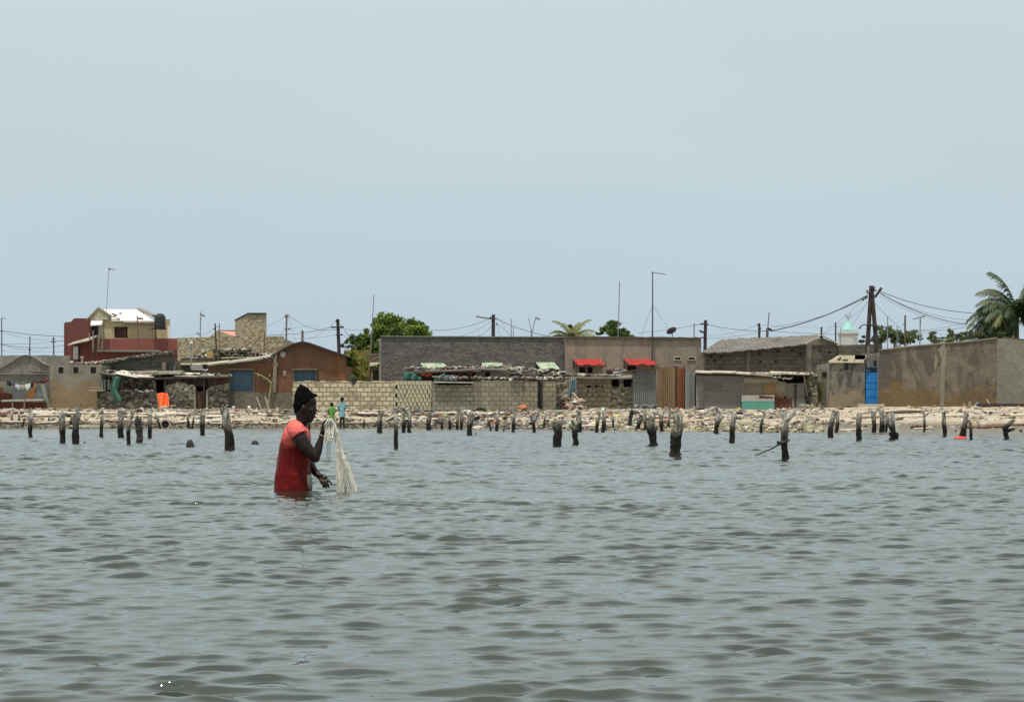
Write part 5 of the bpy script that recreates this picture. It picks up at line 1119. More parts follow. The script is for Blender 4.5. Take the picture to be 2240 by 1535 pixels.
pole('aerial_mast', 'weathered timber pole in front of the grey green tree', 'mast', 1980, 756, 1980, 689, 130, .06, plain('grey_timber',(.10,.085,.07)), [(1975,712,1980,703,.02)])
pole('aerial_mast', 'thin dark stick left of the weathered timber pole', 'mast', 1941.5, 735, 1941.5, 692, 132, .035, STEELG)
pole('aerial_mast', 'very short stick near the weathered timber pole', 'mast', 1963, 735, 1963, 713, 132, .03, STEELG)
pole('aerial_mast', 'pale T shaped aerial above the brown wall', 'mast', 2012, 756, 2013.5, 693, 126, .045, STEELG, [(1997,698,2022,691,.035),(2017,692,2023,691,.06)])
# double pole
d = 119
t = thing('double_pole', 'tall pair of dark timber poles joined at the top in a narrow A', 'pole', (X(1908,d), d, 1.14))
for (xa,xb) in ((1898,1905.5),(1917,1906.5)):
    m = MB(); m.tube([P(xa,885 if xa<1900 else 885,d), P(lerp(xa,xb,.55),745,d) if False else P(xa-(.0),755,d), P(xb,625,d)], [.13,.125,.10], 9, rough=.03); m.build('shaft', TIMBER, t)
m = MB(); m.tube([P(1897,710,d-.15),P(1921,713,d-.15)], .05, 6); m.build('crossarm', TIMBER, t)
m = MB(); m.tube([P(1905,630,d-.1),P(1916,636,d-.1)], .05, 6); m.tube([P(1898,641,d-.1),P(1906,643,d-.1)], .05, 6); m.build('crossarm', TIMBER, t)
m = MB(); m.obox(P(1921,640,d-.15), (.13,.13,.62), Matrix.Rotation(R(35),4,'Y').to_euler()); m.build('lamp_housing', plain('dark_plum',(.06,.03,.035)), t)
m = MB(); m.tube([P(1896,710,d-.15),P(1886,711,d-.2),P(1879,719,d-.2)], [.03,.03,.05], 6); m.build('bracket', STEELD, t)
for (a,b_) in ((1897,637),(1896,649),(1893,652),(1912,629),(1917,646),(1888,655)):
    m = MB(); m.ball(P(a,b_,d-.2), (.06,.06,.08), 7, 5); m.build('insulator', STEELD, t)

# ------------------------------------------------------------------ overhead cables
def cable(label, a, b_, sag, da, db, r=.012, name='overhead_cable', grp='overhead cables between the poles'):
    pts = [];
    for i in range(17):
        u = i/16; d_ = lerp(da, db, u); pts.append(P(lerp(a[0],b_[0],u), lerp(a[1],b_[1],u)+4*sag*u*(1-u), d_))
    m = MB(); m.tube(pts, r*.66, 5); return tag(one(m, name, WIRE, label, 'cable'), group=grp)
cable('thick cable from the double pole down to the bracket over the tin roof', (1897,646), (1689,723), 10, 118.8, 128, .045)
cable('upper cable from the double pole towards the large palm', (1924,637), (2130,685), 9, 118.8, 130, .03)
cable('lower thick cable from the double pole towards the large palm', (1925,641), (2150,712), 16, 118.8, 131, .035)
cable('thin cable between the two thick ones right of the double pole', (1930,645), (2125,700), 12, 118.8, 131, .014)
cable('thin cable from the double pole to the right, just below the lower thick one', (1926,648), (2140,716), 14, 118.8, 133, .012)
cable('thin cable falling from the double pole past the minaret cone', (1893,652), (1690,715), 10, 118.8, 145, .018)
cable('thin cable from the double pole to the left side of the minaret', (1888,655), (1800,728), 5, 118.8, 160, .012)
cable('thin cable from the double pole across the turquoise cone', (1897,660), (1850,725), 6, 118.8, 150, .012)
cable('stay wire running down right from the double pole to the grey green tree', (1911,660), (1975,722), 3, 119, 131, .016)
cable('low cable from the T aerial towards the large palm', (1990,724), (2135,712), 4, 130, 132, .02)
cable('low cable running right from the double pole bracket', (1921,713), (2100,730), 6, 119, 150, .012)
cable('faint cable between the grey green tree and the palm', (2010,722), (2110,706), 3, 140, 140, .014)
cable('cable from the pole behind the beige house to the small dark pole', (1547,710), (1680,724), 4, 138, 128.5, .024)
cable('cable from the pole behind the beige house running left past the dish', (1533,709), (1395,728), 2, 138, 138, .018)
cable('thin cable from the stick behind the beige house to the dark pole', (1518,709), (1543,704), 2, 140, 138, .012)
cable('thin cable crossing down right behind the tin roof', (1548,704), (1625,740), 3, 138, 150, .010)
cable('thin cable rising to the small dark pole from the left', (1548,735), (1661,710), 5, 138, 142, .012)
cable('low cable from the pole foot to the slanting mast', (1545,740), (1678,722), 4, 138, 129, .014)
cable('long low cable from the slanting mast to the minaret', (1689,724), (1880,732), 2, 128, 170, .020)
cable('faint high cable from the small dark pole to the minaret', (1665,710), (1833,714), 4, 142, 170, .009)
cable('thin cable from the tin roof gable to the double pole', (1797,731), (1897,664), 8, 125, 119, .010)
cable('cable from the street lamp pole down to the left', (1076,695), (930,721), 10, 138, 138, .020)
cable('second cable from the street lamp pole down to the left', (1076,701), (985,738), 8, 138, 140, .014)
cable('thick cable from the street lamp pole down to the right', (1085,697), (1215,737), 6, 138, 134, .028)
cable('short loose cable hanging left of the street lamp pole', (1076,712), (1040,736), 5, 138, 140, .016)
cable('tangled cable hanging right of the street lamp pole', (1084,709), (1120,738), -4, 138, 140, .018)
cable('loop of loose wire beside the street lamp pole top', (1086,700), (1104,716), -9, 138, 138, .010)
cable('wire dangling in a loop below the street lamp arm', (1086,704), (1100,730), 14, 138, 138, .012)
cable('long cable from the timber pole behind the ochre gable to the pale slender pole', (726,715), (590,732), 5, 138, 150, .024)
cable('cable from the pale slender pole top down to the timber pole', (632,691), (750,717), 16, 150, 138, .022)
cable('thin cable from the stone tower up to the pale slender pole', (585,712), (624,692), 2, 140, 150, .018)
cable('stay wire from the pale slender pole top to the ochre gable', (631,692), (647,748), 0, 150, 150, .012)
cable('stay wire from the pale slender pole middle down left', (624,716), (611,736), 1, 150, 150, .014)
cable('thin cable from the timber pole top down left', (736,702), (668,740), 8, 138, 150, .010)
cable('thin cable from the timber pole lower arm down left', (736,732), (612,740), 4, 138, 150, .012)
cable('thin rising cable left of the timber pole', (700,712), (631,722), -4, 150, 150, .010)
cable('cable from the timber pole right towards the large green tree', (750,717), (800,722), 3, 138, 138, .016)
cable('lower cable from the timber pole into the large green tree', (748,732), (790,742), 4, 138, 138, .014)
cable('stay running down right from the timber pole to the bush', (744,708), (768,742), 0, 138, 140, .016)
cable('thin cable left from the flag mast to the low wall', (438,731), (405,736), -2, 137, 140, .012)
cable('thin cable rising from the flag mast to the black pronged stick', (440,733), (468,718), 3, 137, 134, .012)
cable('upper thick cable between the left edge pole and the red house', (6,724), (141,736), 2, 134, 141, .026)
cable('second cable below the upper one left of the red house', (6,727), (141,745), 6, 134, 141, .012)
cable('middle cable crossing the two thin poles left of the red house', (0,752), (141,745), 3, 134, 141, .014)
cable('dark lower cable from the left edge to the second thin pole', (0,753), (112,760), 3, 134, 150, .022)
cable('dark cable rising from the second thin pole to the red house', (118,758), (141,754), 1, 150, 141, .024)
cable('faint drooping cable low between the two thin poles', (66,765), (117,746), 9, 150, 150, .010)
cable('faint low cable just above the long pale grey wall', (0,767), (141,769), 2, 150, 150, .010)
cable('dark service cable from the left edge pole to the first thin pole', (6,752), (62,764), 4, 134, 150, .018)

# ------------------------------------------------------------------ old mooring stakes
def stake_mat():
    m, nt, b = _new('stake_wood'); p = _pos(nt)
    s = nt.nodes.new('ShaderNodeSeparateXYZ'); nt.links.new(p, s.inputs[0])
    gr = _noise(nt, _stretch(nt, p, (18,18,2.2)), 1.0, 5, .7, .3, .46, .70)
    dry = _mix(nt, gr, (.20,.18,.145), (.04,.034,.027)); wet = _mix(nt, gr, (.014,.012,.009), (.004,.0035,.003))
    zz = _math(nt, 'ADD', s.outputs[2], _math(nt, 'MULTIPLY', _noise(nt, p, 5, 4, .7), .45))
    c = _mix(nt, _range(nt, zz, .54, .76), wet, dry)
    # guano and salt crust high on the wood
    g_ = _math(nt, 'MULTIPLY', _noise(nt, _stretch(nt, p, (1,1,.7)), 6, 5, .7, .6, .46, .56), _range(nt, zz, .70, .92)); c = _mix(nt, _math(nt, 'MULTIPLY', g_, .85), c, (.55,.52,.46))
    nt.links.new(c, b.inputs['Base Color']); nt.links.new(_range(nt, zz, .4, .8, .7, .95), b.inputs['Roughness']); b.inputs['Specular IOR Level'].default_value = .2
    _bump(nt, b, gr, 1.0, .02); return m
STAKE = stake_mat(); PALEW = plain('bleached_wood', (.34,.32,.28), .95, .55, 5, .01, c2=(.09,.075,.06)); DARKW = plain('wet_black_wood', (.02,.017,.014), .7, .5, 6)
srng = random.Random(21)
def stake(bx, by, tx, ty, w, label, limbs=(), mat=None, grp=None, top='flat', flare=1.0, bend=0.0, name='mooring_stake', foot=0):
    """bx,by waterline foot; tx,ty top; w width (all picture units); limbs: (start t, x, y, w)"""
    d = hit(bx, by); k = d/F; b0 = P(bx, by, d); tp = P(tx, ty, d); r = w*k/2
    t = thing(name, label, 'stake', b0, grp); m = MB(); pts = []; rad = []; n = 12
    for i in range(-2, n+1):
        u = i/n; q = b0.lerp(tp, u); q.x += bend*k*math.sin(math.pi*max(u,0)) + r*(.16*math.sin(u*5+bx*.7)+.05*math.sin(u*13+by))
        pts.append(q); rr = r*(1+(flare-1)*max(0,u)**2)*(1+.07*math.sin(u*7+bx)+.04*math.sin(u*17+by))
        if foot and u < .12: rr *= 1+foot*(.12-max(u,0))/.12
        rad.append(rr)
    if top == 'flat' and w > 6: top = srng.choice(('flat', 'jag', 'jag'))
    if top == 'point': rad[-1] = r*.25; rad[-2] = r*.65
    if top == 'knob': rad[-1] *= .7; rad[-2] *= 1.35; rad[-3] *= .8
    m.tube(pts, rad, 11, rough=.10, rng=srng)
    if top == 'jag':
        for q in range(3): a = q*2.1+srng.random(); e_ = tp+Vector((math.cos(a)*r*.6, math.sin(a)*r*.6, 0)); m.tube([e_-Vector((0,0,r)), e_+Vector((0,0,r*srng.uniform(.3,1.1)))], [r*.45, r*.12], 5)
    if top == 'prongs':
        for sgn in (-1, 1): e_ = tp+Vector((sgn*r*.75,0,0)); m.tube([e_-Vector((0,0,r*1.2)), e_+Vector((0,0,r*1.3))], [r*.3, r*.12], 5)
    m.build('trunk', mat or STAKE, t)
    for L_ in limbs:
        u, x_, y_, w_ = L_[:4]; m = MB(); s_ = pts[int(round(u*n))+2].copy(); e_ = P(x_, y_, d); e_.y += srng.uniform(-.3,.3)*r
        mid = s_.lerp(e_, .55)+Vector((srng.uniform(-.2,.2)*r, 0, srng.uniform(-.1,.3)*r)); rr = w_*k/2
        m.tube([s_, s_.lerp(mid,.5), mid, e_], [rr*1.1, rr, rr*.95, rr*(.55 if len(L_) < 5 else L_[4])], 9, rough=.07, rng=srng); m.build('limb', mat or STAKE, t)
    return t
S = stake
S(67,956,66,918,9,'pale bleached post splitting into two arms at the far left of the water', [(1,62,894,9,.9),(1,78,903,8,.9)], flare=1.2)
bpy.context.view_layer.update()
S(136,968,137,903,13,'thick stake with a crusted pale top, standing left of the pronged thick one', [(.95,126,897,5),(.95,146,905,6,1)], top='jag', flare=1.15)
S(164,969,168,905,15,'thick stake with a deep two pronged fork at the top', [(1,162,880,6,.6),(1,177,882,7,.8),(.8,156,912,5)], flare=1.15)
S(155,937,158,908,6,'thin pale stub standing between the two thick stakes', top='point')
S(185,970.5,185,966,3,'tiny tip of wood in the water right of the forked thick stake', mat=DARKW)
S(222,956,222,896,8,'slim stake with a white round knob in front of the corner of the lean-to', [(.85,215,900,4)], top='knob')
S(265,957,263,898,13,'broad dark stake with a ragged top standing before the lean-to', top='jag')
S(281,970,291,898,9,'slim stake curving to the right with a bleached tip', bend=-4, top='flat')
S(305,967,303,915,15,'short broad black stake with a broken top', mat=DARKW, top='jag')
S(329,959,326,896,9,'thin pale twin topped stake left of the drum ring', [(.7,332,896,6,1.1)], top='point')
for (bx,by,tx,ty,w,l) in ((26,923,25,900,5,'small dark peg on the beach at the far left, left of two'),(42,923,41,900,5,'small dark peg on the beach at the far left, right of two'),(49,935,55,911,4,'small leaning peg beside the pale forked post'),(106,926,107,911,4,'small leaning peg left of the first thick stake'),(95,921,95,912,3,'tiny peg on the beach behind the first thick stake'),(351,938,340,903,5,'thin peg leaning left above the drum ring'),(413,938,410,905,6,'thin twisted peg on the shoreline, left of two near the brown door'),(420,938,426,896,4,'thin peg leaning right on the shoreline near the brown door'),(488,937,489,926,6,'short round stub at the water edge left of the tall black stake'),(255+1.5+540,936,796,916,4,'small pointed peg on the beach right of the children'),(676,944,677,924,5,'thin brown peg on the shoreline in front of the man\'s throat')):
    S(bx,by,tx,ty,w,l, top='point')
S(443,952,443,909,11,'squat dark stake between the drum ring and the tall black stake')
S(503,984,493,893,19,'tallest leaning black stake, left of the fisherman', [(.0,513,980,7),(1,487,884,4,.4),(1,500,886,5,.5)], mat=STAKE, foot=.25)
def boulder(px, py, w, h_, label, seed):
    d = hit(px, py); k = d/F; r0 = random.Random(seed); m = MB(); c = P(px, py, d)
    m.ball((c.x,c.y,c.z-h_*k*.15), (w*k/2, w*k/2, h_*k*1.15), 12, 9, .13, r0); return one(m, 'rock', plain('black_rock', (.014,.012,.011), .7, .5, 6, .02), label, 'rock')
boulder(416,978,19,16,'pointed black rock in the water left of the tall black stake',1); boulder(558,972,17,9,'low black rock in the water right of the tall black stake',2)
# middle and right
S(831,947,831,898,11,'straight dark stake in front of the cream block wall', foot=.2)
S(867,981,866,903,9,'slim stake with a grey pointed upper half standing closest before the openwork wall', top='point', flare=1.25)
S(882,946,880,887,9,'crooked stake with a dark knob like a head', [(.75,895,893,5,1)], top='knob', bend=2)
S(894,946,893,899,8,'pale crooked stake leaning beside the knobbed one', [(.1,901,945,3)], bend=3)
S(938,941,939,902,11,'short thick dark stake under the joint of the block walls', top='flat')
S(967,940,966,910,5,'thin short peg, left of two beyond the thick dark stake', top='point'); S(985,940,981,906,6,'thin short peg with a pale tip, right of two beyond the thick dark stake')
S(1000,940,1002,899,6,'narrow dark stake left of its two topped neighbour', ); S(1010,940,1009,898,7,'narrow twin stake touching the stake with the wide bleached top', top='prongs')
S(1026,952,1030,915,11,'curved stake with a wide bleached T shaped top', [(1,1017,899,10,.9),(1,1042,902,9,.6),(.9,1030,903,12,1)], flare=1.2, foot=.3)
S(1040.5,952,1040.5,946,2.6,'tiny tip of wood right of the wide bleached stake', mat=DARKW)
S(1075,943,1067,918,4,'small peg leaning left on the shoreline', top='point'); S(1086,943,1089,908,7,'stake with a pale antler like fork near the orange litter', [(1,1083,901,4),(1,1094,896,4)])
S(1102,944,1102,936,4,'tiny dark stub at the water edge before the grey block walls', mat=DARKW); S(1122,945,1124,900,8,'plain dark stake left of the orange sack')
S(1168,946,1168,920,7,'slender Y shaped stake below the orange sack', [(1,1159,898,6),(1,1180,897,8)], flare=1.1)
S(1190,936,1193,896,5,'thin pale stake right of the slender Y shaped one', top='point')
S(1219,975,1219,922,18,'broad stump with a crusted pale top before the leaning plank', top='jag', flare=1.25, foot=.1)
S(1259,973,1258,932,12,'stump with a flared forked top right of the broad stump', [(1,1251,919,7,.9),(1,1269,920,7,.9)], flare=1.3, foot=.15)
S(1268,945,1266,896,10,'dark stake with a mushroom shaped top behind the flared stump', top='knob', flare=1.2)
S(1304,946,1311,901,8,'dark stake leaning right, left of a close pair'); S(1319,946,1322,898,9,'dark stake, right of a close pair', )
S(1341,938,1335,898,5,'thin bent stake with a pale upper end', bend=3); S(1378,934,1381,898,9,'straight black stake before the blue grey tin fence', mat=DARKW)
S(1392,942,1405,904,10,'leaning stake with a pale lump at its top', top='knob'); S(1411,942,1412,902,5,'thin stake behind the vase shaped stump', )
S(1428,975,1427,930,16,'vase shaped stump with crusted rim and horn like prongs', [(1,1415,918,4,.5),(1,1434,902,6,.4),(1,1419,903,5,.4)], flare=1.55, foot=.3, top='jag')
S(1448,943,1446,915,9,'forked dark stake left of the bulging one', [(1,1441,905,5),(1,1455,893,5)]); S(1462,941,1465,893,5,'thin dark stake just left of the bulging one')
S(1475,996,1485,925,23,'heavy bulging stake leaning right before the brown rusty tin', [(.85,1478,906,16,.8),(.62,1494,930,14,.5),(0,1491,993,7)], flare=1.05, foot=.35)
S(1483,1006,1483,1003,14,'flat dark tip of wood in the water under the heavy bulging stake', mat=DARKW)
S(1519,905,1520,889,6,'small dark forked peg high on the beach by the light grey tin', [(1,1513,894,3)]); S(1484,905,1484,893,4,'small dark peg high on the beach behind the bulging stake')
S(1566,948,1571,900,9,'stake with a hooked top left of the grey branched one', [(1,1565,889,7,.8),(.25,1582,908,6,.9)], foot=.3)
S(1600,967,1606,905,12,'grey stake with a stub arm pointing right', [(.85,1622,914,7,.9),(1,1603,897,10,.9),(1,1616,898,5)], foot=.15)
S(1591,962,1583,961,3,'short bent twig in the water left of the grey stake with the stub arm', mat=DARKW, name='driftwood')
S(1665,947,1674,901,6,'thin S shaped stake before the turquoise board', [(.95,1669,898,7,.9)], bend=-3)
S(1718,1005,1716,922,15,'tall pale grey Y shaped stake in front of the tin shack', [(1,1711,896,9,.85),(1,1738,901,13,.95)], flare=1.1, foot=.12)
d_ = hit(1718,1005); m = MB(); m.tube([P(1727,962,d_-.08),P(1712,968,d_-.10),P(1704,972,d_),P(1690,980,d_),P(1652,996,d_)], [.018,.02,.013,.012,.010], 6); m.tube([P(1701,964,d_),P(1703,970,d_),P(1702,974,d_)], .02, 6)
m.tube([P(1709+9*math.sin(a*.5),966-3*math.sin(a*.5),d_-.07*math.cos(a*.5)) for a in range(0,13)], .014, 5)
one(m, 'mooring_rope', plain('dark_rope',(.035,.03,.028)), 'dark mooring rope tied round the tall pale Y shaped stake and dipping into the water', 'rope')
S(1817,958,1827,898,12,'thick black stake leaning right, first left of the blue door', bend=-3, mat=STAKE); S(1830,946,1833,900,8,'dark stake close behind the thick leaning one left of the blue door')
S(1879,963,1879,907,12,'stake with a white crusted shoulder below the blue door', [(.95,1885,903,6,.8)], top='jag')
S(1912,946,1911,899,10,'dark stake with two short prongs, left of a pair before the blue door', top='prongs'); S(1929,946,1929,896,11,'dark stake with two long prongs, right of a pair before the blue door', top='prongs'); S(1938,945,1941,908,6,'thin stake against the long pronged one')
S(1956,962,1956,945,17,'thick stump dividing into two broad leaning limbs', [(1,1938,907,11,.8),(1,1949,900,10,.8),(.9,1966,946,8,.9)], flare=1.2, foot=.2)
m = MB(); dd = hit(1956,962); m.obox(P(1958,928,dd), (.13,.1,.62), Matrix.Rotation(R(-14),4,'Y').to_euler(), .25, srng); one(m, 'plastic_scrap', plain('pale_plastic',(.52,.55,.50),.5), 'pale strip of plastic caught on the two limbed stump', 'plastic')
S(2021,945,2022,910,5,'thin stake with a small Y top on the right beach', [(1,2018,896,3),(1,2033,901,5)], bend=1)
S(2066,954,2065,896,9,'straight slim stake alone on the right beach', top='knob'); S(2106,960,2113,904,14,'stout tapered stake with a red float at its foot', flare=.7)
S(2125,963,2122,924,7,'thinner stake joining the stout tapered one', [(1,2115,915,5)])
m = MB(); dd = hit(2103,960.5)-.3; m.ball(P(2101,958,dd), (.20,.1,.055), 10, 6); m.ball(P(2105,960,dd), (.14,.1,.05), 10, 6); one(m, 'red_float', plain('red_plastic', (.72,.05,.05), .4, .15, 3, 0), 'red plastic float lying in the water at the stout stake', 'float')
S(2201,961,2200,934,11,'short grey stump with a white crust and an arm to the upper right', [(1,2219,917,10,.8),(.6,2219,938,6,.9),(1,2198,930,9,.6)], flare=1.2, foot=.2)
S(2235,945,2231,940,4,'small twig at the right edge of the beach', name='driftwood')
S(2035,938,2024,938,3,'small dark lump of weed beside the thin Y topped stake', mat=DARKW, name='driftwood')

# ------------------------------------------------------------------ beach debris
brng = random.Random(77)
SHELL = [(.44,.385,.30),(.38,.32,.24),(.52,.46,.37),(.28,.225,.165),(.16,.125,.09),(.62,.58,.50),(.30,.26,.20),(.08,.06,.045)]
TRASH = [(.46,.41,.33),(.28,.23,.17),(.70,.68,.63),(.40,.32,.24),(.14,.11,.085),(.36,.17,.10),(.28,.22,.14),(.60,.50,.22),(.12,.10,.08),(.08,.12,.24),(.36,.29,.24),(.18,.28,.16),(.40,.38,.34),(.36,.20,.12),(.05,.045,.04),(.20,.27,.30)]
def scatter(mb, n, p0, p1, t0, t1, szr, cols, bias=1.0, flatness=.45, dens=None, pile=0.0):
    for i in range(n):
        px = brng.uniform(p0, p1)
        if dens and brng.random() > dens(px): continue
        t = lerp(t0, t1, brng.random()**bias)
        x0 = X(px, 118); yw = float(np.interp(x0, _ywx, _ywy)); dh = float(np.interp(x0, _dhx, _dhy)); y = lerp(yw, dh, t); x = X(px, y); z = ground(x, y)
        s_ = lerp(szr[0], szr[1], brng.random()**2.6); g_ = brng.uniform(.55,1.05); mb.col = tuple(c*g_ for c in cols[int(brng.random()**1.5*len(cols))])
        mb.chunk((x, y, z + s_*flatness*.2 + brng.random()**2*pile), (s_*brng.uniform(.8,1.7), s_*brng.uniform(.6,1.2), s_*flatness*brng.uniform(.5,1.5)), brng)
m = MB(); scatter(m, 3900, -60, 1330, .30, .99, (.04,.26), SHELL, .8, .32); scatter(m, 26, -60, 1330, .4, .95, (.35,.6), SHELL, .8, .22); scatter(m, 2200, -60, 1330, .02, .4, (.04,.20), [(.09,.075,.055),(.13,.11,.08),(.06,.05,.035),(.26,.22,.15)], 1.0)
scatter(m, 2300, 1330, 2300, .25, 1.02, (.04,.26), SHELL, .9, .4, lambda p: 1 if p < 1800 else .35); scatter(m, 650, -60, 2300, .90, .99, (.06,.26), SHELL+[(.2,.17,.12)], 1, .5, lambda p: 1 if p < 1830 else .35)
o = m.build('shell_rubble', vcol('shells', .95, .35)); tag(o, kind='stuff')
m = MB(); scatter(m, 1700, 860, 1800, .12, .93, (.05,.24), TRASH, .9, .4, None, .03); scatter(m, 60, 880, 1760, .2, .95, (.35,.65), TRASH, .9, .25); scatter(m, 600, 1040, 1520, .08, .9, (.06,.30), TRASH, .9, .45, None, .05); scatter(m, 400, -40, 860, .3, .97, (.05,.24), TRASH[:8], .9, .45); scatter(m, 260, 1800, 2260, .4, 1.0, (.05,.26), TRASH, .9, .35)
scatter(m, 900, 1330, 1800, .04, .45, (.06,.26), [(.30,.27,.13),(.38,.33,.2),(.16,.14,.09),(.5,.45,.34)], 1, .6)
o = m.build('litter', vcol('litter_mat', .75, .35)); tag(o, kind='stuff')
# driftwood streaks and timbers lying along the tide lines
m = MB()
for i in range(150):
    px = brng.uniform(-50, 1150) if i < 105 else brng.uniform(1150, 2280); t = brng.choice((.34,.55,.72))+brng.uniform(-.05,.05); x0 = X(px,118); yw = float(np.interp(x0,_ywx,_ywy)); dh = float(np.interp(x0,_dhx,_dhy)); y = lerp(yw,dh,t); x = X(px,y); L_ = brng.uniform(.5,2.2); a = brng.uniform(-.12,.12)
    m.col = brng.choice([(.62,.56,.44),(.50,.44,.34),(.18,.09,.06),(.30,.24,.18),(.68,.64,.54),(.09,.05,.04)]); r0 = brng.uniform(.02,.06)
    pts = [(x+L_*k, y+a*L_*k, ground(x+L_*k,y+a*L_*k)+r0*1.2) for k in (-.5,0,.5)]; m.tube(pts, r0, 5, rough=.2, rng=brng)
o = m.build('driftwood_litter', vcol('shells', .95, .35)); tag(o, kind='stuff')

def lump(px, py, w, h_, c, name, label, cat, dd=0, seed=1, jit=.15, rough=.7):
    d = hit(px, py)+dd if py > 905 else 117.5+dd; k = d/F; r0 = random.Random(seed); m = MB(); x_, y_ = X(px,d), d; z0 = ground(x_, y_) if py <= 905 else Z(py,d)
    z0 = Z(py,d); m.ball((x_,y_,z0+h_*k*.4), (w*k/2, w*k/2*.7, h_*k*.6), 12, 8, jit, r0); return one(m, name, plain('m_%s_%.2f_%.2f_%.2f' % (name,*c), c, rough, .35, 4, .01), label, cat)
lump(1145,894,24,9,(.52,.20,.10),'orange_sack','orange sack lying against the grey block wall','sack',0,4); lump(1158,893,13,7,(.48,.22,.13),'orange_sack','smaller brownish orange sack touching the larger orange one','sack',.1,5)
lump(1022,905,22,9,(.55,.55,.50),'plastic_bag','pale bluish bag bundle on the bleached T shaped stake','bag',-.5,6); lump(912,903,11,12,(.10,.12,.15),'dark_bundle','dark blue grey bundle on the beach before the openwork wall','bundle',0,7)
lump(2138,886,9,7,(.10,.22,.32),'blue_bundle','small round blue bundle at the foot of the brown wall','bundle',-7,8); lump(1606+29,913,13,6,(.10,.16,.34),'blue_scrap','small blue plastic scrap right of the grey stub armed stake','scrap',0,9,.3); lump(1547,931,11,5,(.10,.15,.30),'blue_scrap','small blue scrap near the waterline left of the hooked stake','scrap',0,10,.3)
lump(1318+13,912,12,8,(.55,.14,.05),'orange_scrap','orange scrap beside the close pair of stakes','scrap',0,11,.3); lump(1005-4,900-3,0.1,0.1,(.3,.3,.3),'pebble','tiny grey pebble near the tyre','pebble') if False else None
lump(1390,928,14,7,(.20,.38,.28),'green_scrap','pale green plastic scrap behind the leaning knobbed stake','scrap',0,12,.3); lump(1280,926,16,8,(.66,.64,.60),'white_scrap','white crumpled plastic by the flared stump','scrap',0,13,.35); lump(1376,938,22,6,(.62,.62,.55),'white_scrap','long white plastic at the water edge below the straight black stake','scrap',0,14,.35)
lump(1046,939,26,8,(.60,.52,.42),'plastic_bag','pale pinkish bag at the water edge right of the wide bleached stake','bag',0,15); lump(1084,926,18,6,(.50,.13,.06),'orange_scrap','red orange scrap between the leaning peg and the antler stake','scrap',0,16,.3); lump(975,913,14,7,(.20,.30,.12),'green_scrap','green scrap between the two short pegs','scrap',0,17,.3)
lump(545,893,7,6,(.80,.80,.78),'white_jug','small white jug by the climbing stem','jug',0,18,.1); lump(511,893,7,6,(.55,.62,.68),'plastic_bag','small pale blue bag right of the tall black stake top','bag',0,19); lump(517,899,8,4,(.40,.06,.06),'red_scrap','small red scrap right of the tall black stake','scrap',0,20); lump(624,915,12,5,(.20,.36,.22),'green_scrap','flat green scrap left of the fisherman\'s neck','scrap',0,21,.3)
# half buried tyre
m = MB(); d = 117.3; c = P(1051,903,d); pts = [c+Vector((.27*math.cos(R(a)),.05*math.sin(R(a)),.24*math.sin(R(a)))) for a in range(-10,191,15)]; m.tube(pts, .07, 8); one(m, 'tyre', plain('tyre_rubber',(.018,.017,.017),.8), 'half buried black tyre in front of the grey block wall', 'tyre')
# open drum ring near the water on the left
t = thing('buried_drum', 'pale rusty drum with a dark open mouth half buried at the waterline', 'drum', P(362,936,hit(362,937))); d = hit(362,937); c = P(362,928,d)
m = MB(); n = 20; ro, ri = .27, .20
R0 = [c+Vector((ro*math.cos(2*math.pi*a/n), -.05, ro*math.sin(2*math.pi*a/n))) for a in range(n)]; R1 = [p+Vector((-.3,.8,.0)) for p in R0]; R2 = [c+Vector((ri*math.cos(2*math.pi*a/n), -.05, ri*math.sin(2*math.pi*a/n))) for a in range(n)]; R3 = [p+Vector((-.1,.4,0)) for p in R2]
m.loft([R1,R0,R2,R3], cap=True); m.build('shell', plain('drum_pale',(.46,.42,.32),.8,.5,4), t); m = MB(); m.loft([[p+Vector((0,-.02,0)) for p in [c+Vector((ri*.95*math.cos(2*math.pi*a/n), .02, ri*.95*math.sin(2*math.pi*a/n))) for a in range(n)]], [c+Vector((0,.03,0))]*n]); m.build('mouth', BLACK, t)
m = MB(); d = hit(352,934); m.tube([P(340,905,d),P(348,918,d),P(351,934,d),P(372,930,d),P(380,937,d)], [.05,.06,.07,.05,.02], 7, rough=.2, rng=brng); one(m, 'driftwood', PALEW, 'pale bent driftwood root arching over the drum', 'driftwood')
# grey board or box half hidden by the man
m = MB(); d = 116.2; m.pp([(632,893),(645,892),(646,910),(641,926),(635,925)], d, .3); one(m, 'grey_bin', plain('grey_bin',(.24,.24,.22)), 'grey box on the beach half hidden behind the fisherman\'s neck', 'box')
m = MB()
m.obox((X(198,112.9),112.9,.16), (2.0,.25,.10)); one(m, 'pale_beam', plain('pale_beam',(.60,.56,.42)), 'long pale beam lying at the waterline between the forked and knobbed stakes', 'beam')
for (px,c,l) in ((2107,(.33,.28,.2),'short upright board against the brown wall, left of two'),(2119,(.35,.30,.22),'taller upright board against the brown wall, right of two')):
    m = MB(); m.pb(px, 888-(10 if px>2110 else 6), px+5, 891, 111.2, .06); one(m, 'short_board', plain('board_%d'%px,c), l, 'board')
m = MB(); m.tube([P(2158,873,111.3),P(2168,889,110.6)], .03, 5); one(m, 'stick', WOODP, 'thin stick leaning on the brown wall near its right corner', 'stick')
m = MB(); m.obox((X(2220,110.3),110.3,1.17),(3.6,.5,.22)); one(m, 'dark_kerb_beam', WOODD, 'dark beam lying at the foot of the grey end wall at the right edge', 'beam')
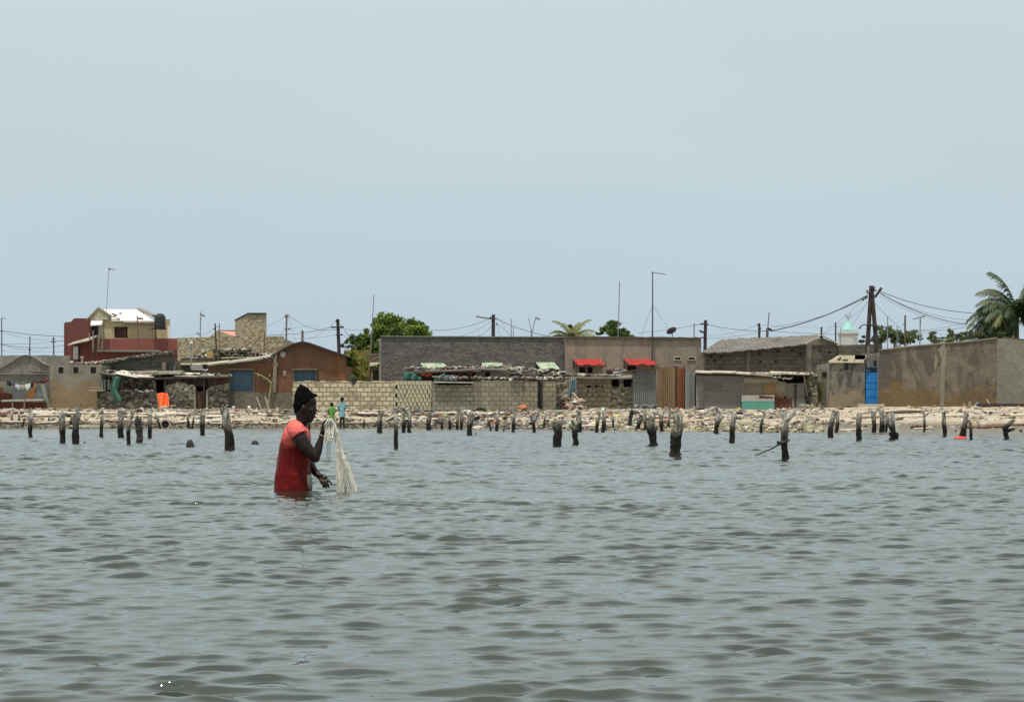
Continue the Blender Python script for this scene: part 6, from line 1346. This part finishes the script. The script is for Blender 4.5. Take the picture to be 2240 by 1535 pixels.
# pot plant on the wall
t = thing('pot_plant', 'small green plant in a dark pot on the cream block wall', 'pot plant', P(774,834,119.0)); m = MB(); m.loft([[P(774,y_,119)+Vector((r_*math.cos(a*.628),r_*math.sin(a*.628),0)) for a in range(10)] for y_,r_ in ((841,.13),(833,.17),(832,.18))]); m.build('pot', plain('slate_pot',(.07,.07,.09)), t)
m = MB(); leaves(m, P(772,827,119), (.28,.2,.17), 160, .14, brng, ((.10,.22,.08),(.14,.28,.10))); m.build('foliage', LEAF, t)

# ------------------------------------------------------------------ the fisherman
DM = 20.6; KM = DM/F
def M(px, py, y=0.0): return Vector(((px-1120)*KM, DM+y, EYE+(HOR-py)*KM))
def skin(name, c, rough=.42):
    m, nt, b = _new(name); p = nt.nodes.new('ShaderNodeTexCoord').outputs['Object']
    k = _mix(nt, _noise(nt, p, 14, 4, .6, 0, .3, .7), c, [x*.7 for x in c]); nt.links.new(k, b.inputs['Base Color']); b.inputs['Roughness'].default_value = rough
    b.inputs['Specular IOR Level'].default_value = .26; _bump(nt, b, _noise(nt, p, 60, 3, .6), .6, .002); return m
SKIN = skin('dark_skin', (.018,.0095,.007), .38)
def remesh(o, v, it=6, fac=.6):
    r = o.modifiers.new('join', 'REMESH'); r.mode = 'VOXEL'; r.voxel_size = v; r.use_smooth_shade = True
    s = o.modifiers.new('soften', 'SMOOTH'); s.factor = fac; s.iterations = it; return o
def hring(bk, fr, hw, n=32, feat=None, sq=1.0, yc=0.0):
    """ring between back point and front point (picture units), half width hw in depth; feat=(extra px, sigma) pushes the front centre out"""
    a, b_ = M(*bk), M(*fr); c = (a+b_)/2; ax = (b_-a)/2; out_ = []
    for i in range(n):
        t = 2*math.pi*i/n; ct, st = math.cos(t), math.sin(t)
        cx = math.copysign(abs(ct)**sq, ct); sx_ = math.copysign(abs(st)**sq, st)
        p = c + ax*cx + Vector((0, hw*sx_+yc, 0))
        if feat and ct > 0:
            for (e, sg) in (feat if isinstance(feat, list) else [feat]): p.x += e*KM*math.exp(-(hw*sx_/sg)**2)
        out_.append(p)
    return out_
man = thing('person', 'fisherman in a red shirt and black knitted cap standing waist deep, holding a net', 'person', M(640,1073)+Vector((0,0,-.02)))
m = MB()
head = [((650,945),(673,947),.066,None),((649.5,936),(672.5,940),.062,None),((649,928),(672.5,930),.060,None),((648.5,922),(674,925.5),.061,None),
 ((648,917),(681,923),.062,(1.5,.03)),((647.5,913),(683.5,919.5),.063,(2.5,.022)),((647,909),(684,915.5),.066,(2.5,.03)),((646.5,906),(684.5,911.5),.069,(6.5,.024)),((646,903.5),(684.5,908),.071,(4.8,.024)),
 ((646,901),(685,905),.073,(7.0,.024)),((646,898.5),(685.5,901.5),.074,(6.2,.020)),((646,896),(686,898.5),.075,(9.0,.017)),((645.5,893),(686.5,895),.076,(7.2,.014)),((645.5,889),(687,890),.077,(5.0,.012)),((645.5,886),(687,886.5),.078,(4.0,.012)),
 ((645.5,882),(688.5,882),.079,(3.6,.030)),((645.5,878),(689,877.5),.079,(3.6,.045)),((646,873),(688.5,872),.079,(2.6,.06)),((647.5,867),(685.5,866.5),.073,None),((650,862),(680,862),.062,None),((655,858),(675,858),.045,None),((660,856),(670,856),.02,None)]
m.loft([hring(a, b_, hw, feat=f) for a, b_, hw, f in head])
# eye sockets, brows, ears, cheek bones
for s_ in (-1, 1):
    m.ball(M(665,893,s_*.080), (.020,.013,.030), 10, 8); m.ball(M(664,898.5,s_*.076), (.011,.009,.013), 8, 6)
    m.ball(M(684.5,881.3,s_*.033), (.017,.022,.007), 10, 6); m.ball(M(681,896,s_*.045), (.020,.020,.016), 10, 6); m.ball(M(687.8,899,s_*.012), (.012,.010,.008), 8, 6)
    m.ball(M(684.2,887.2,s_*.032), (.010,.013,.010), 8, 6)
# trunk inside the shirt and thighs under the water
tor = [((650,930),(672,946),.055),((640,938),(676,950),.12),((630,948),(678,956),.17),((620,962),(677,968),.175),((614,985),(675,985),.16),((610,1010),(674,1010),.15),((606,1040),(676,1040),.155),((603,1070),(679,1070),.165),((603,1095),(678,1095),.165)]
m.loft([hring(a, b_, hw) for a, b_, hw in tor])
for s_ in (-1, 1): m.tube([M(640,1085,s_*.085),M(642,1150,s_*.09),M(641,1215,s_*.09),M(638,1290,s_*.09)], [.095,.08,.062,.05], 12)
# near arm, raised
m.tube([M(649,938,-.13),M(656,947,-.185),M(664,962,-.205),M(674,978,-.215),M(684,990,-.215),M(692,998,-.21)], [.062,.068,.068,.062,.053,.046], 16)
m.ball(M(694.5,1001,-.21), (.043,.043,.040), 12, 9)
m.tube([M(693,999,-.21),M(698,988,-.205),M(701.5,976,-.20),M(705,963,-.195),M(707.5,953,-.19),M(708.5,947,-.188)], [.046,.043,.038,.029,.0235,.024], 16)
# near hand: flat palm on edge, fingers up and closing over the gathered net
pal = [M(708.5,949,-.188),M(709.2,944,-.186),M(709.8,938,-.184),M(710.2,932,-.182)]
def flat(pts, rx, ry, n=14):
    rg = []
    for p, a, b_ in zip(pts, rx, ry): rg.append([p+Vector((a*math.cos(2*math.pi*i/n), b_*math.sin(2*math.pi*i/n), 0)) for i in range(n)])
    return rg
m.loft(flat(pal, [.021,.021,.020,.016], [.026,.036,.043,.043]))
for k, (yo, L_) in enumerate(((-.222,.90),(-.197,1.0),(-.171,.94),(-.147,.78))):
    b0 = M(710.2,932.5,yo); b1 = b0+Vector((.004,0,.036*L_)); b2 = b1+Vector((.020,.002,.022*L_)); b3 = b2+Vector((.020,.004,-.006))
    m.tube([b0-Vector((0,0,.012)), b0, b1, b2, b3], [.0105,.0105,.0098,.009,.0075], 9)
m.tube([M(708.8,944,-.212),M(711.5,940,-.225),M(714.5,936.5,-.222),M(717.5,935,-.210)], [.013,.012,.0105,.009], 9)
# far arm, reaching down to the water
m.tube([M(645,945,.14),M(655,965,.20),M(665,990,.215),M(673,1012,.20)], [.06,.058,.05,.044], 14); m.ball(M(674,1014,.20), .044, 12, 9)
m.tube([M(674,1015,.20),M(681,1027,.16),M(688,1034,.12),M(694,1039,.09),M(697,1041.5,.075)], [.042,.040,.036,.030,.027], 14)
m.tube([M(696,1040.5,.08),M(701,1043.5,.06),M(706,1046.5,.045),M(711,1049.5,.03)], [.026,.036,.041,.036], 14, squash=.62)
for (a, L_) in (((704,1052,.015),((706.5,1059),(707.5,1067))),((708.5,1053.5,.01),((712,1060.5),(714,1068.5))),((713,1053,.015),((717.5,1059.5),(720,1067.5))),((715.5,1049.5,.03),((721,1053),(726,1059.5)))):
    m.tube([M(a[0]-1.5,a[1]-3,a[2]+.01),M(*a),M(*L_[0],a[2]-.01),M(*L_[1],a[2]-.015)], [.012,.0115,.0105,.0085], 9)
m.tube([M(700,1047,.02),M(701.5,1053,.0),M(703.5,1058,-.008)], [.013,.0115,.009], 9)
body = remesh(m.build('body', SKIN, man), .0048, 5)
# eyes
for s_ in (-1, 1):
    m = MB(); m.ball(M(685.9,887.4,s_*.031), (.0075,.011,.0065), 10, 8); m.build('eye', plain('eye_dark',(.10,.085,.075),.25,.2,3,0), man)
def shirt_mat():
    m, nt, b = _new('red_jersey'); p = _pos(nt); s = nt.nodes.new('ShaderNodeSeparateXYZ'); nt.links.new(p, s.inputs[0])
    wl = EYE+(HOR-966)*KM     # soaked to the chest; above, dry faded cloth plus sunlight painted on the shoulders
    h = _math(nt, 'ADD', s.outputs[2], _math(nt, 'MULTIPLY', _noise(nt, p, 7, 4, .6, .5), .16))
    dry = _mix(nt, _noise(nt, p, 9, 4, .6, .4, .35, .65), (.66,.150,.125), (.56,.10,.085)); wet = _mix(nt, _noise(nt, p, 7, 4, .6, .3, .35, .65), (.14,.004,.004), (.075,.003,.003))  # dry tone also carries the sunlit pink of the shoulders
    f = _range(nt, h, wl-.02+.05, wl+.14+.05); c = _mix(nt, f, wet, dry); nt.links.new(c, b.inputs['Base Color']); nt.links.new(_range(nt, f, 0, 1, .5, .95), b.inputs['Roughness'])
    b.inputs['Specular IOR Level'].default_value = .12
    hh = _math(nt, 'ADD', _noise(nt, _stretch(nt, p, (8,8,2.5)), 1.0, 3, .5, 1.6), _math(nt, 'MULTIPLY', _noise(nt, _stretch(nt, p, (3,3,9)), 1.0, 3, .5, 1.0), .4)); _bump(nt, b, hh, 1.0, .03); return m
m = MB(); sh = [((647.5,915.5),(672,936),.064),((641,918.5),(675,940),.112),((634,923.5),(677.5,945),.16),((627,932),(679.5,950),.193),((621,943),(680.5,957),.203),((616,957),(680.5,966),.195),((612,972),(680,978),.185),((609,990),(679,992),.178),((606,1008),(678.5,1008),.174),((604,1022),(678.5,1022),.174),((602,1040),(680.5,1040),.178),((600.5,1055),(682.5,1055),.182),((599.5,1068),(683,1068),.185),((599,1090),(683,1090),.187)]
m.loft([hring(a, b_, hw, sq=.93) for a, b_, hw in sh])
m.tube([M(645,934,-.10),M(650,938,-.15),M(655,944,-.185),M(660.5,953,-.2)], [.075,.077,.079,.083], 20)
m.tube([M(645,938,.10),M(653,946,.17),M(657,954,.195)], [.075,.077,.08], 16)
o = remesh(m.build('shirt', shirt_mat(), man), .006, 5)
# folds: real relief in the cloth
tx = bpy.data.textures.new('folds', 'CLOUDS'); tx.noise_scale = .16; tx.noise_depth = 2
dp = o.modifiers.new('folds', 'DISPLACE'); dp.texture = tx; dp.strength = .022; dp.mid_level = .5; dp.texture_coords = 'LOCAL'
m = MB(); m.loft([hring((668,1036),(680,1038),.10,n=20),hring((668,1045),(682.6,1046),.11,n=20),hring((668,1056),(683.8,1057),.11,n=20),hring((668,1068),(683.2,1069),.10,n=20)]); m.build('undershirt', plain('white_cloth',(.28,.26,.23),.9,.2,8), man, smooth=True)
m = MB(); hat = [((645.5,906),(687.5,868.5),.078),((642.8,900),(690,863.5),.086),((641.8,890),(686.5,860),.088),((641.8,879),(682.5,857),.086),((643.5,868),(677.5,852.5),.077),((646.5,858),(672.5,847.5),.061),((650,850),(667,843.8),.043),((653.5,844),(661.5,841.6),.022),((656,841.3),(658.5,841),.006)]
m.loft([hring(a, b_, hw, n=28) for a, b_, hw in hat]); m.tube([M(687,867,-.03),M(690.3,864.5,0),M(687,867,.03)], [.010,.016,.010], 8)
hm = plain('black_knit', (.0045,.004,.004), 1.0, .3, 30, .004); hm.node_tree.nodes['Principled BSDF'].inputs['Specular IOR Level'].default_value = .05; o = remesh(m.build('cap', hm, man), .006, 3)
dp = o.modifiers.new('knit', 'DISPLACE'); t2 = bpy.data.textures.new('knit', 'CLOUDS'); t2.noise_scale = .045; dp.texture = t2; dp.strength = .018; dp.mid_level = .5; dp.texture_coords = 'LOCAL'
m = MB(); rg = []; c = M(707.4,952.5,-.19); q = (M(708.5,946,-.188)-M(705,962,-.195)).normalized().to_track_quat('Z','Y')
for k in range(21):
    a = 2*math.pi*k/20; rg.append(c + q @ Vector((.0285*math.cos(a), .0285*math.sin(a), .006*math.sin(a))))
m.tube(rg, .0042, 6); m.build('bracelet', plain('tan_band', (.42,.34,.24)), man)

# ------------------------------------------------------------------ the cast net he holds
net = thing('fishing_net', 'pale cream fishing net gathered in the fisherman\'s raised hand and trailing into the water', 'fishing net', M(765,1074,-.12))
nrng = random.Random(4)
def thread(name, c, tr):
    m, nt, b = _new(name); nt.links.new(_mix(nt, _noise(nt, _pos(nt), 20, 3, .6, 0, .3, .7), c, [x*.6 for x in c]), b.inputs['Base Color']); b.inputs['Roughness'].default_value = .6
    if tr:
        b.inputs['Alpha'].default_value = tr
    return m
TH = thread('net_thread', (.86,.83,.72), 0); THF = thread('net_thread_thin', (.62,.60,.52), .22)
m = MB()     # gathered coil hanging from the hand
for k in range(64):
    w_ = nrng.uniform(.55,1.0); y0 = -.19+nrng.uniform(-.045,.045); L_ = nrng.uniform(24,42) if nrng.random() < .75 else nrng.uniform(42,52)
    xa = 714+nrng.uniform(0,11); xb = lerp(720,735,w_)+nrng.uniform(-1,1); top = 915+nrng.uniform(0,5)
    m.tube([M(xa,top+8,y0),M(lerp(xa,xb,.35),top,y0-.01),M(lerp(xa,xb,.75),top+1.5,y0),M(xb,top+9,y0+.01),M(xb+nrng.uniform(-1,1),top+L_*.6,y0+.01),M(lerp(xa,xb,.75),top+L_,y0),M(lerp(xa,xb,.3),top+L_*.97,y0),M(xa+1,top+L_*.6,y0),M(xa,top+16,y0)], nrng.uniform(.0022,.0042), 5)
for k in range(9):
    y0 = -.205+nrng.uniform(-.03,.03); a = nrng.uniform(-1.5,1.5)
    m.tube([M(719+a,945,y0),M(716+a,955,y0),M(715+a*.5,963,y0),M(716.5+a,971,y0),M(721+a,967,y0),M(724+a,957,y0),M(725+a,946,y0)], .0035, 5)
m.build('gathered_coil', TH, net)
m = MB()     # long fall of mesh, spreading to the water
for k in range(250):
    u = nrng.random(); v = nrng.uniform(-1, 1); th = .0006+.0011*nrng.random()**2
    pts = []
    for (py, l, r_, dpt) in ((921,728,735,.02),(932,730,739,.025),(945,733.5,743,.03),(962,736,747,.035),(985,737.5,754,.045),(1005,738.5,761,.06),(1025,739,771,.085),(1045,739.5,777,.10),(1062,740.5,782,.11),(1076,741,786,.12)):
        uu = u+.05*math.sin(py*.045+k*1.7)*(py-915)/160; pts.append(M(lerp(l,r_,uu)+.5*math.sin(py*.11+k), py, -.17+v*dpt+.01*math.sin(py*.09+k*2)))
    n_ = len(pts) if nrng.random() < .8 else nrng.randint(6, 9); m.tube(pts[:n_], th, 4, cap=False)
m.build('hanging_strands', TH, net)
m = MB()     # the mesh between the strands
def fn(u, v):
    py = lerp(919, 1077, v); l = float(np.interp(py,[919,932,962,1005,1040,1077],[726,730,736,738.5,739.5,741])); r_ = float(np.interp(py,[919,932,962,1005,1025,1045,1077],[735,739,747,760,770,777,785]))
    return M(lerp(l,r_,u), py, -.17+(.012+.09*v)*(math.sin(u*22+2*math.sin(v*5))*.45+math.sin(u*61+3*v)*.22))
m.sheet(fn, 130, 44); m.build('mesh_veil', thread('veil', (.88,.86,.78), .40), net, smooth=True)
m = MB()
for k in range(26): a = nrng.uniform(717,727); m.tube([M(a,955,-.17),M(a+nrng.uniform(-1,1),985,-.17),M(a+nrng.uniform(-2,1),nrng.uniform(1000,1022),-.16)], .0011, 4, cap=False)
m.build('loose_threads', THF, net)
for i_, (a, b_) in enumerate(((760.5,1005),)):
    m = MB(); m.ball(M(a,b_,-.2), (.008,.008,.008), 8, 6); m.build('sinker', DARKW, net)

# ------------------------------------------------------------------ two children on the shore
def child(label, hx, hy, hr, sh_y, shw, hem, hemw, foot_y, legs, arms, c, leg0):
    d = hit(hx, foot_y); k = d/F; t = thing('person', label, 'person', (X(hx,d), d, ground(X(hx,d),d)))
    g_ = Z(foot_y, d); dz = ground(X(hx,d),d) - g_
    def C(px, py, y=0): q = P(px, py, d); q.y += y; q.z += dz*0; return q
    m = MB(); m.ball(C(hx,hy), (hr*k*.92, hr*k*.95, hr*k*1.18), 14, 10); m.ball(C(hx,hy-.5,-hr*k*.95), (.012,.014,.016), 6, 5)
    for s_ in (-1,1): m.ball(C(hx+s_*hr*.92,hy+.5), (.010,.018,.022), 6, 5)
    m.tube([C(hx,hy+hr*.8),C(hx,sh_y)], [hr*k*.42,hr*k*.5], 10)
    m.tube([C(hx,sh_y-.5),C(hx,lerp(sh_y,hem,.5)),C(hx,hem-3)], [shw*k*.38,shw*k*.32,hemw*k*.36], 12, squash=.75)
    for (lx, fx) in legs:
        m.tube([C(lx,hem-6),C(lx,lerp(hem,foot_y,.4)),C(fx,lerp(hem,foot_y,.55)),C(fx,foot_y-1)], [.075,.058,.048,.032], 10); m.ball(C(fx,foot_y-.2,-.06), (.040,.10,.030), 8, 6)
    for pts in arms:
        r = [.040,.034,.026,.026]; q = [C(*p) for p in pts]; m.tube(q, r[:len(q)], 10)
        e_ = q[-1]; dr = (q[-1]-q[-2]).normalized(); m.ball(e_+dr*.03, (.028,.022,.038), 8, 6)
        for f_ in range(5): m.tube([e_+dr*.04+Vector((0,(f_-2)*.013,0)), e_+dr*(.085-.006*abs(f_-2))+Vector((0,(f_-2)*.017,-.012))], [.008,.006], 6)
    remesh(m.build('body', SKIN, t), .011, 2, .4)
    m = MB(); rg = []
    for (py, w_, dp_) in ((sh_y-1.5,shw*.34,.055),(sh_y,shw*.78,.085),(sh_y+2,shw*.98,.10),(lerp(sh_y,hem,.3),shw*.82,.11),(lerp(sh_y,hem,.6),lerp(shw,hemw,.6)*.84,.115),(lerp(sh_y,hem,.85),hemw*.98,.12),(hem,hemw,.125)):
        rg.append([C(hx,py)+Vector((w_*k*.5*math.cos(a*.3927), dp_*math.sin(a*.3927), 0)) for a in range(16)])
    m.loft(rg)
    for pts in arms: q = [C(*p) for p in pts]; m.tube([q[0], q[0].lerp(q[1],.5), q[0].lerp(q[1],1.0)], [.06,.065,.062], 10)
    remesh(m.build('tunic', plain('cloth_child_%.2f' % c[0], c, .9, .3, 8, .01), t), .012, 2, .4)
    m = MB(); m.ball(C(hx,hy-hr*.28), (hr*k*.96, hr*k*.98, hr*k*.95), 12, 8); m.build('hair', hm, t, smooth=True)
    return t
child('child in a long light blue tunic with one hand on the hip on the shore', 748.5, 873.5, 4.1, 881.5, 15, 912, 12, 937, ((745.5,744.8),(751.8,752.3)), ((((742.5,883.5),(739.5,890),(741.5,899,-.06))),((754,883),(760.5,887),(756,893,-.08))), (.20,.42,.50), 0)
child('smaller child in a green shirt with both elbows out beside the blue one', 726, 884.5, 3.7, 891.5, 13, 916, 11, 936.5, ((723.3,722.8),(728.3,728.8)), (((721,893),(717,898),(720,904,-.07)),((731,893),(736,898),(731.5,904,-.07))), (.13,.34,.05), 0)
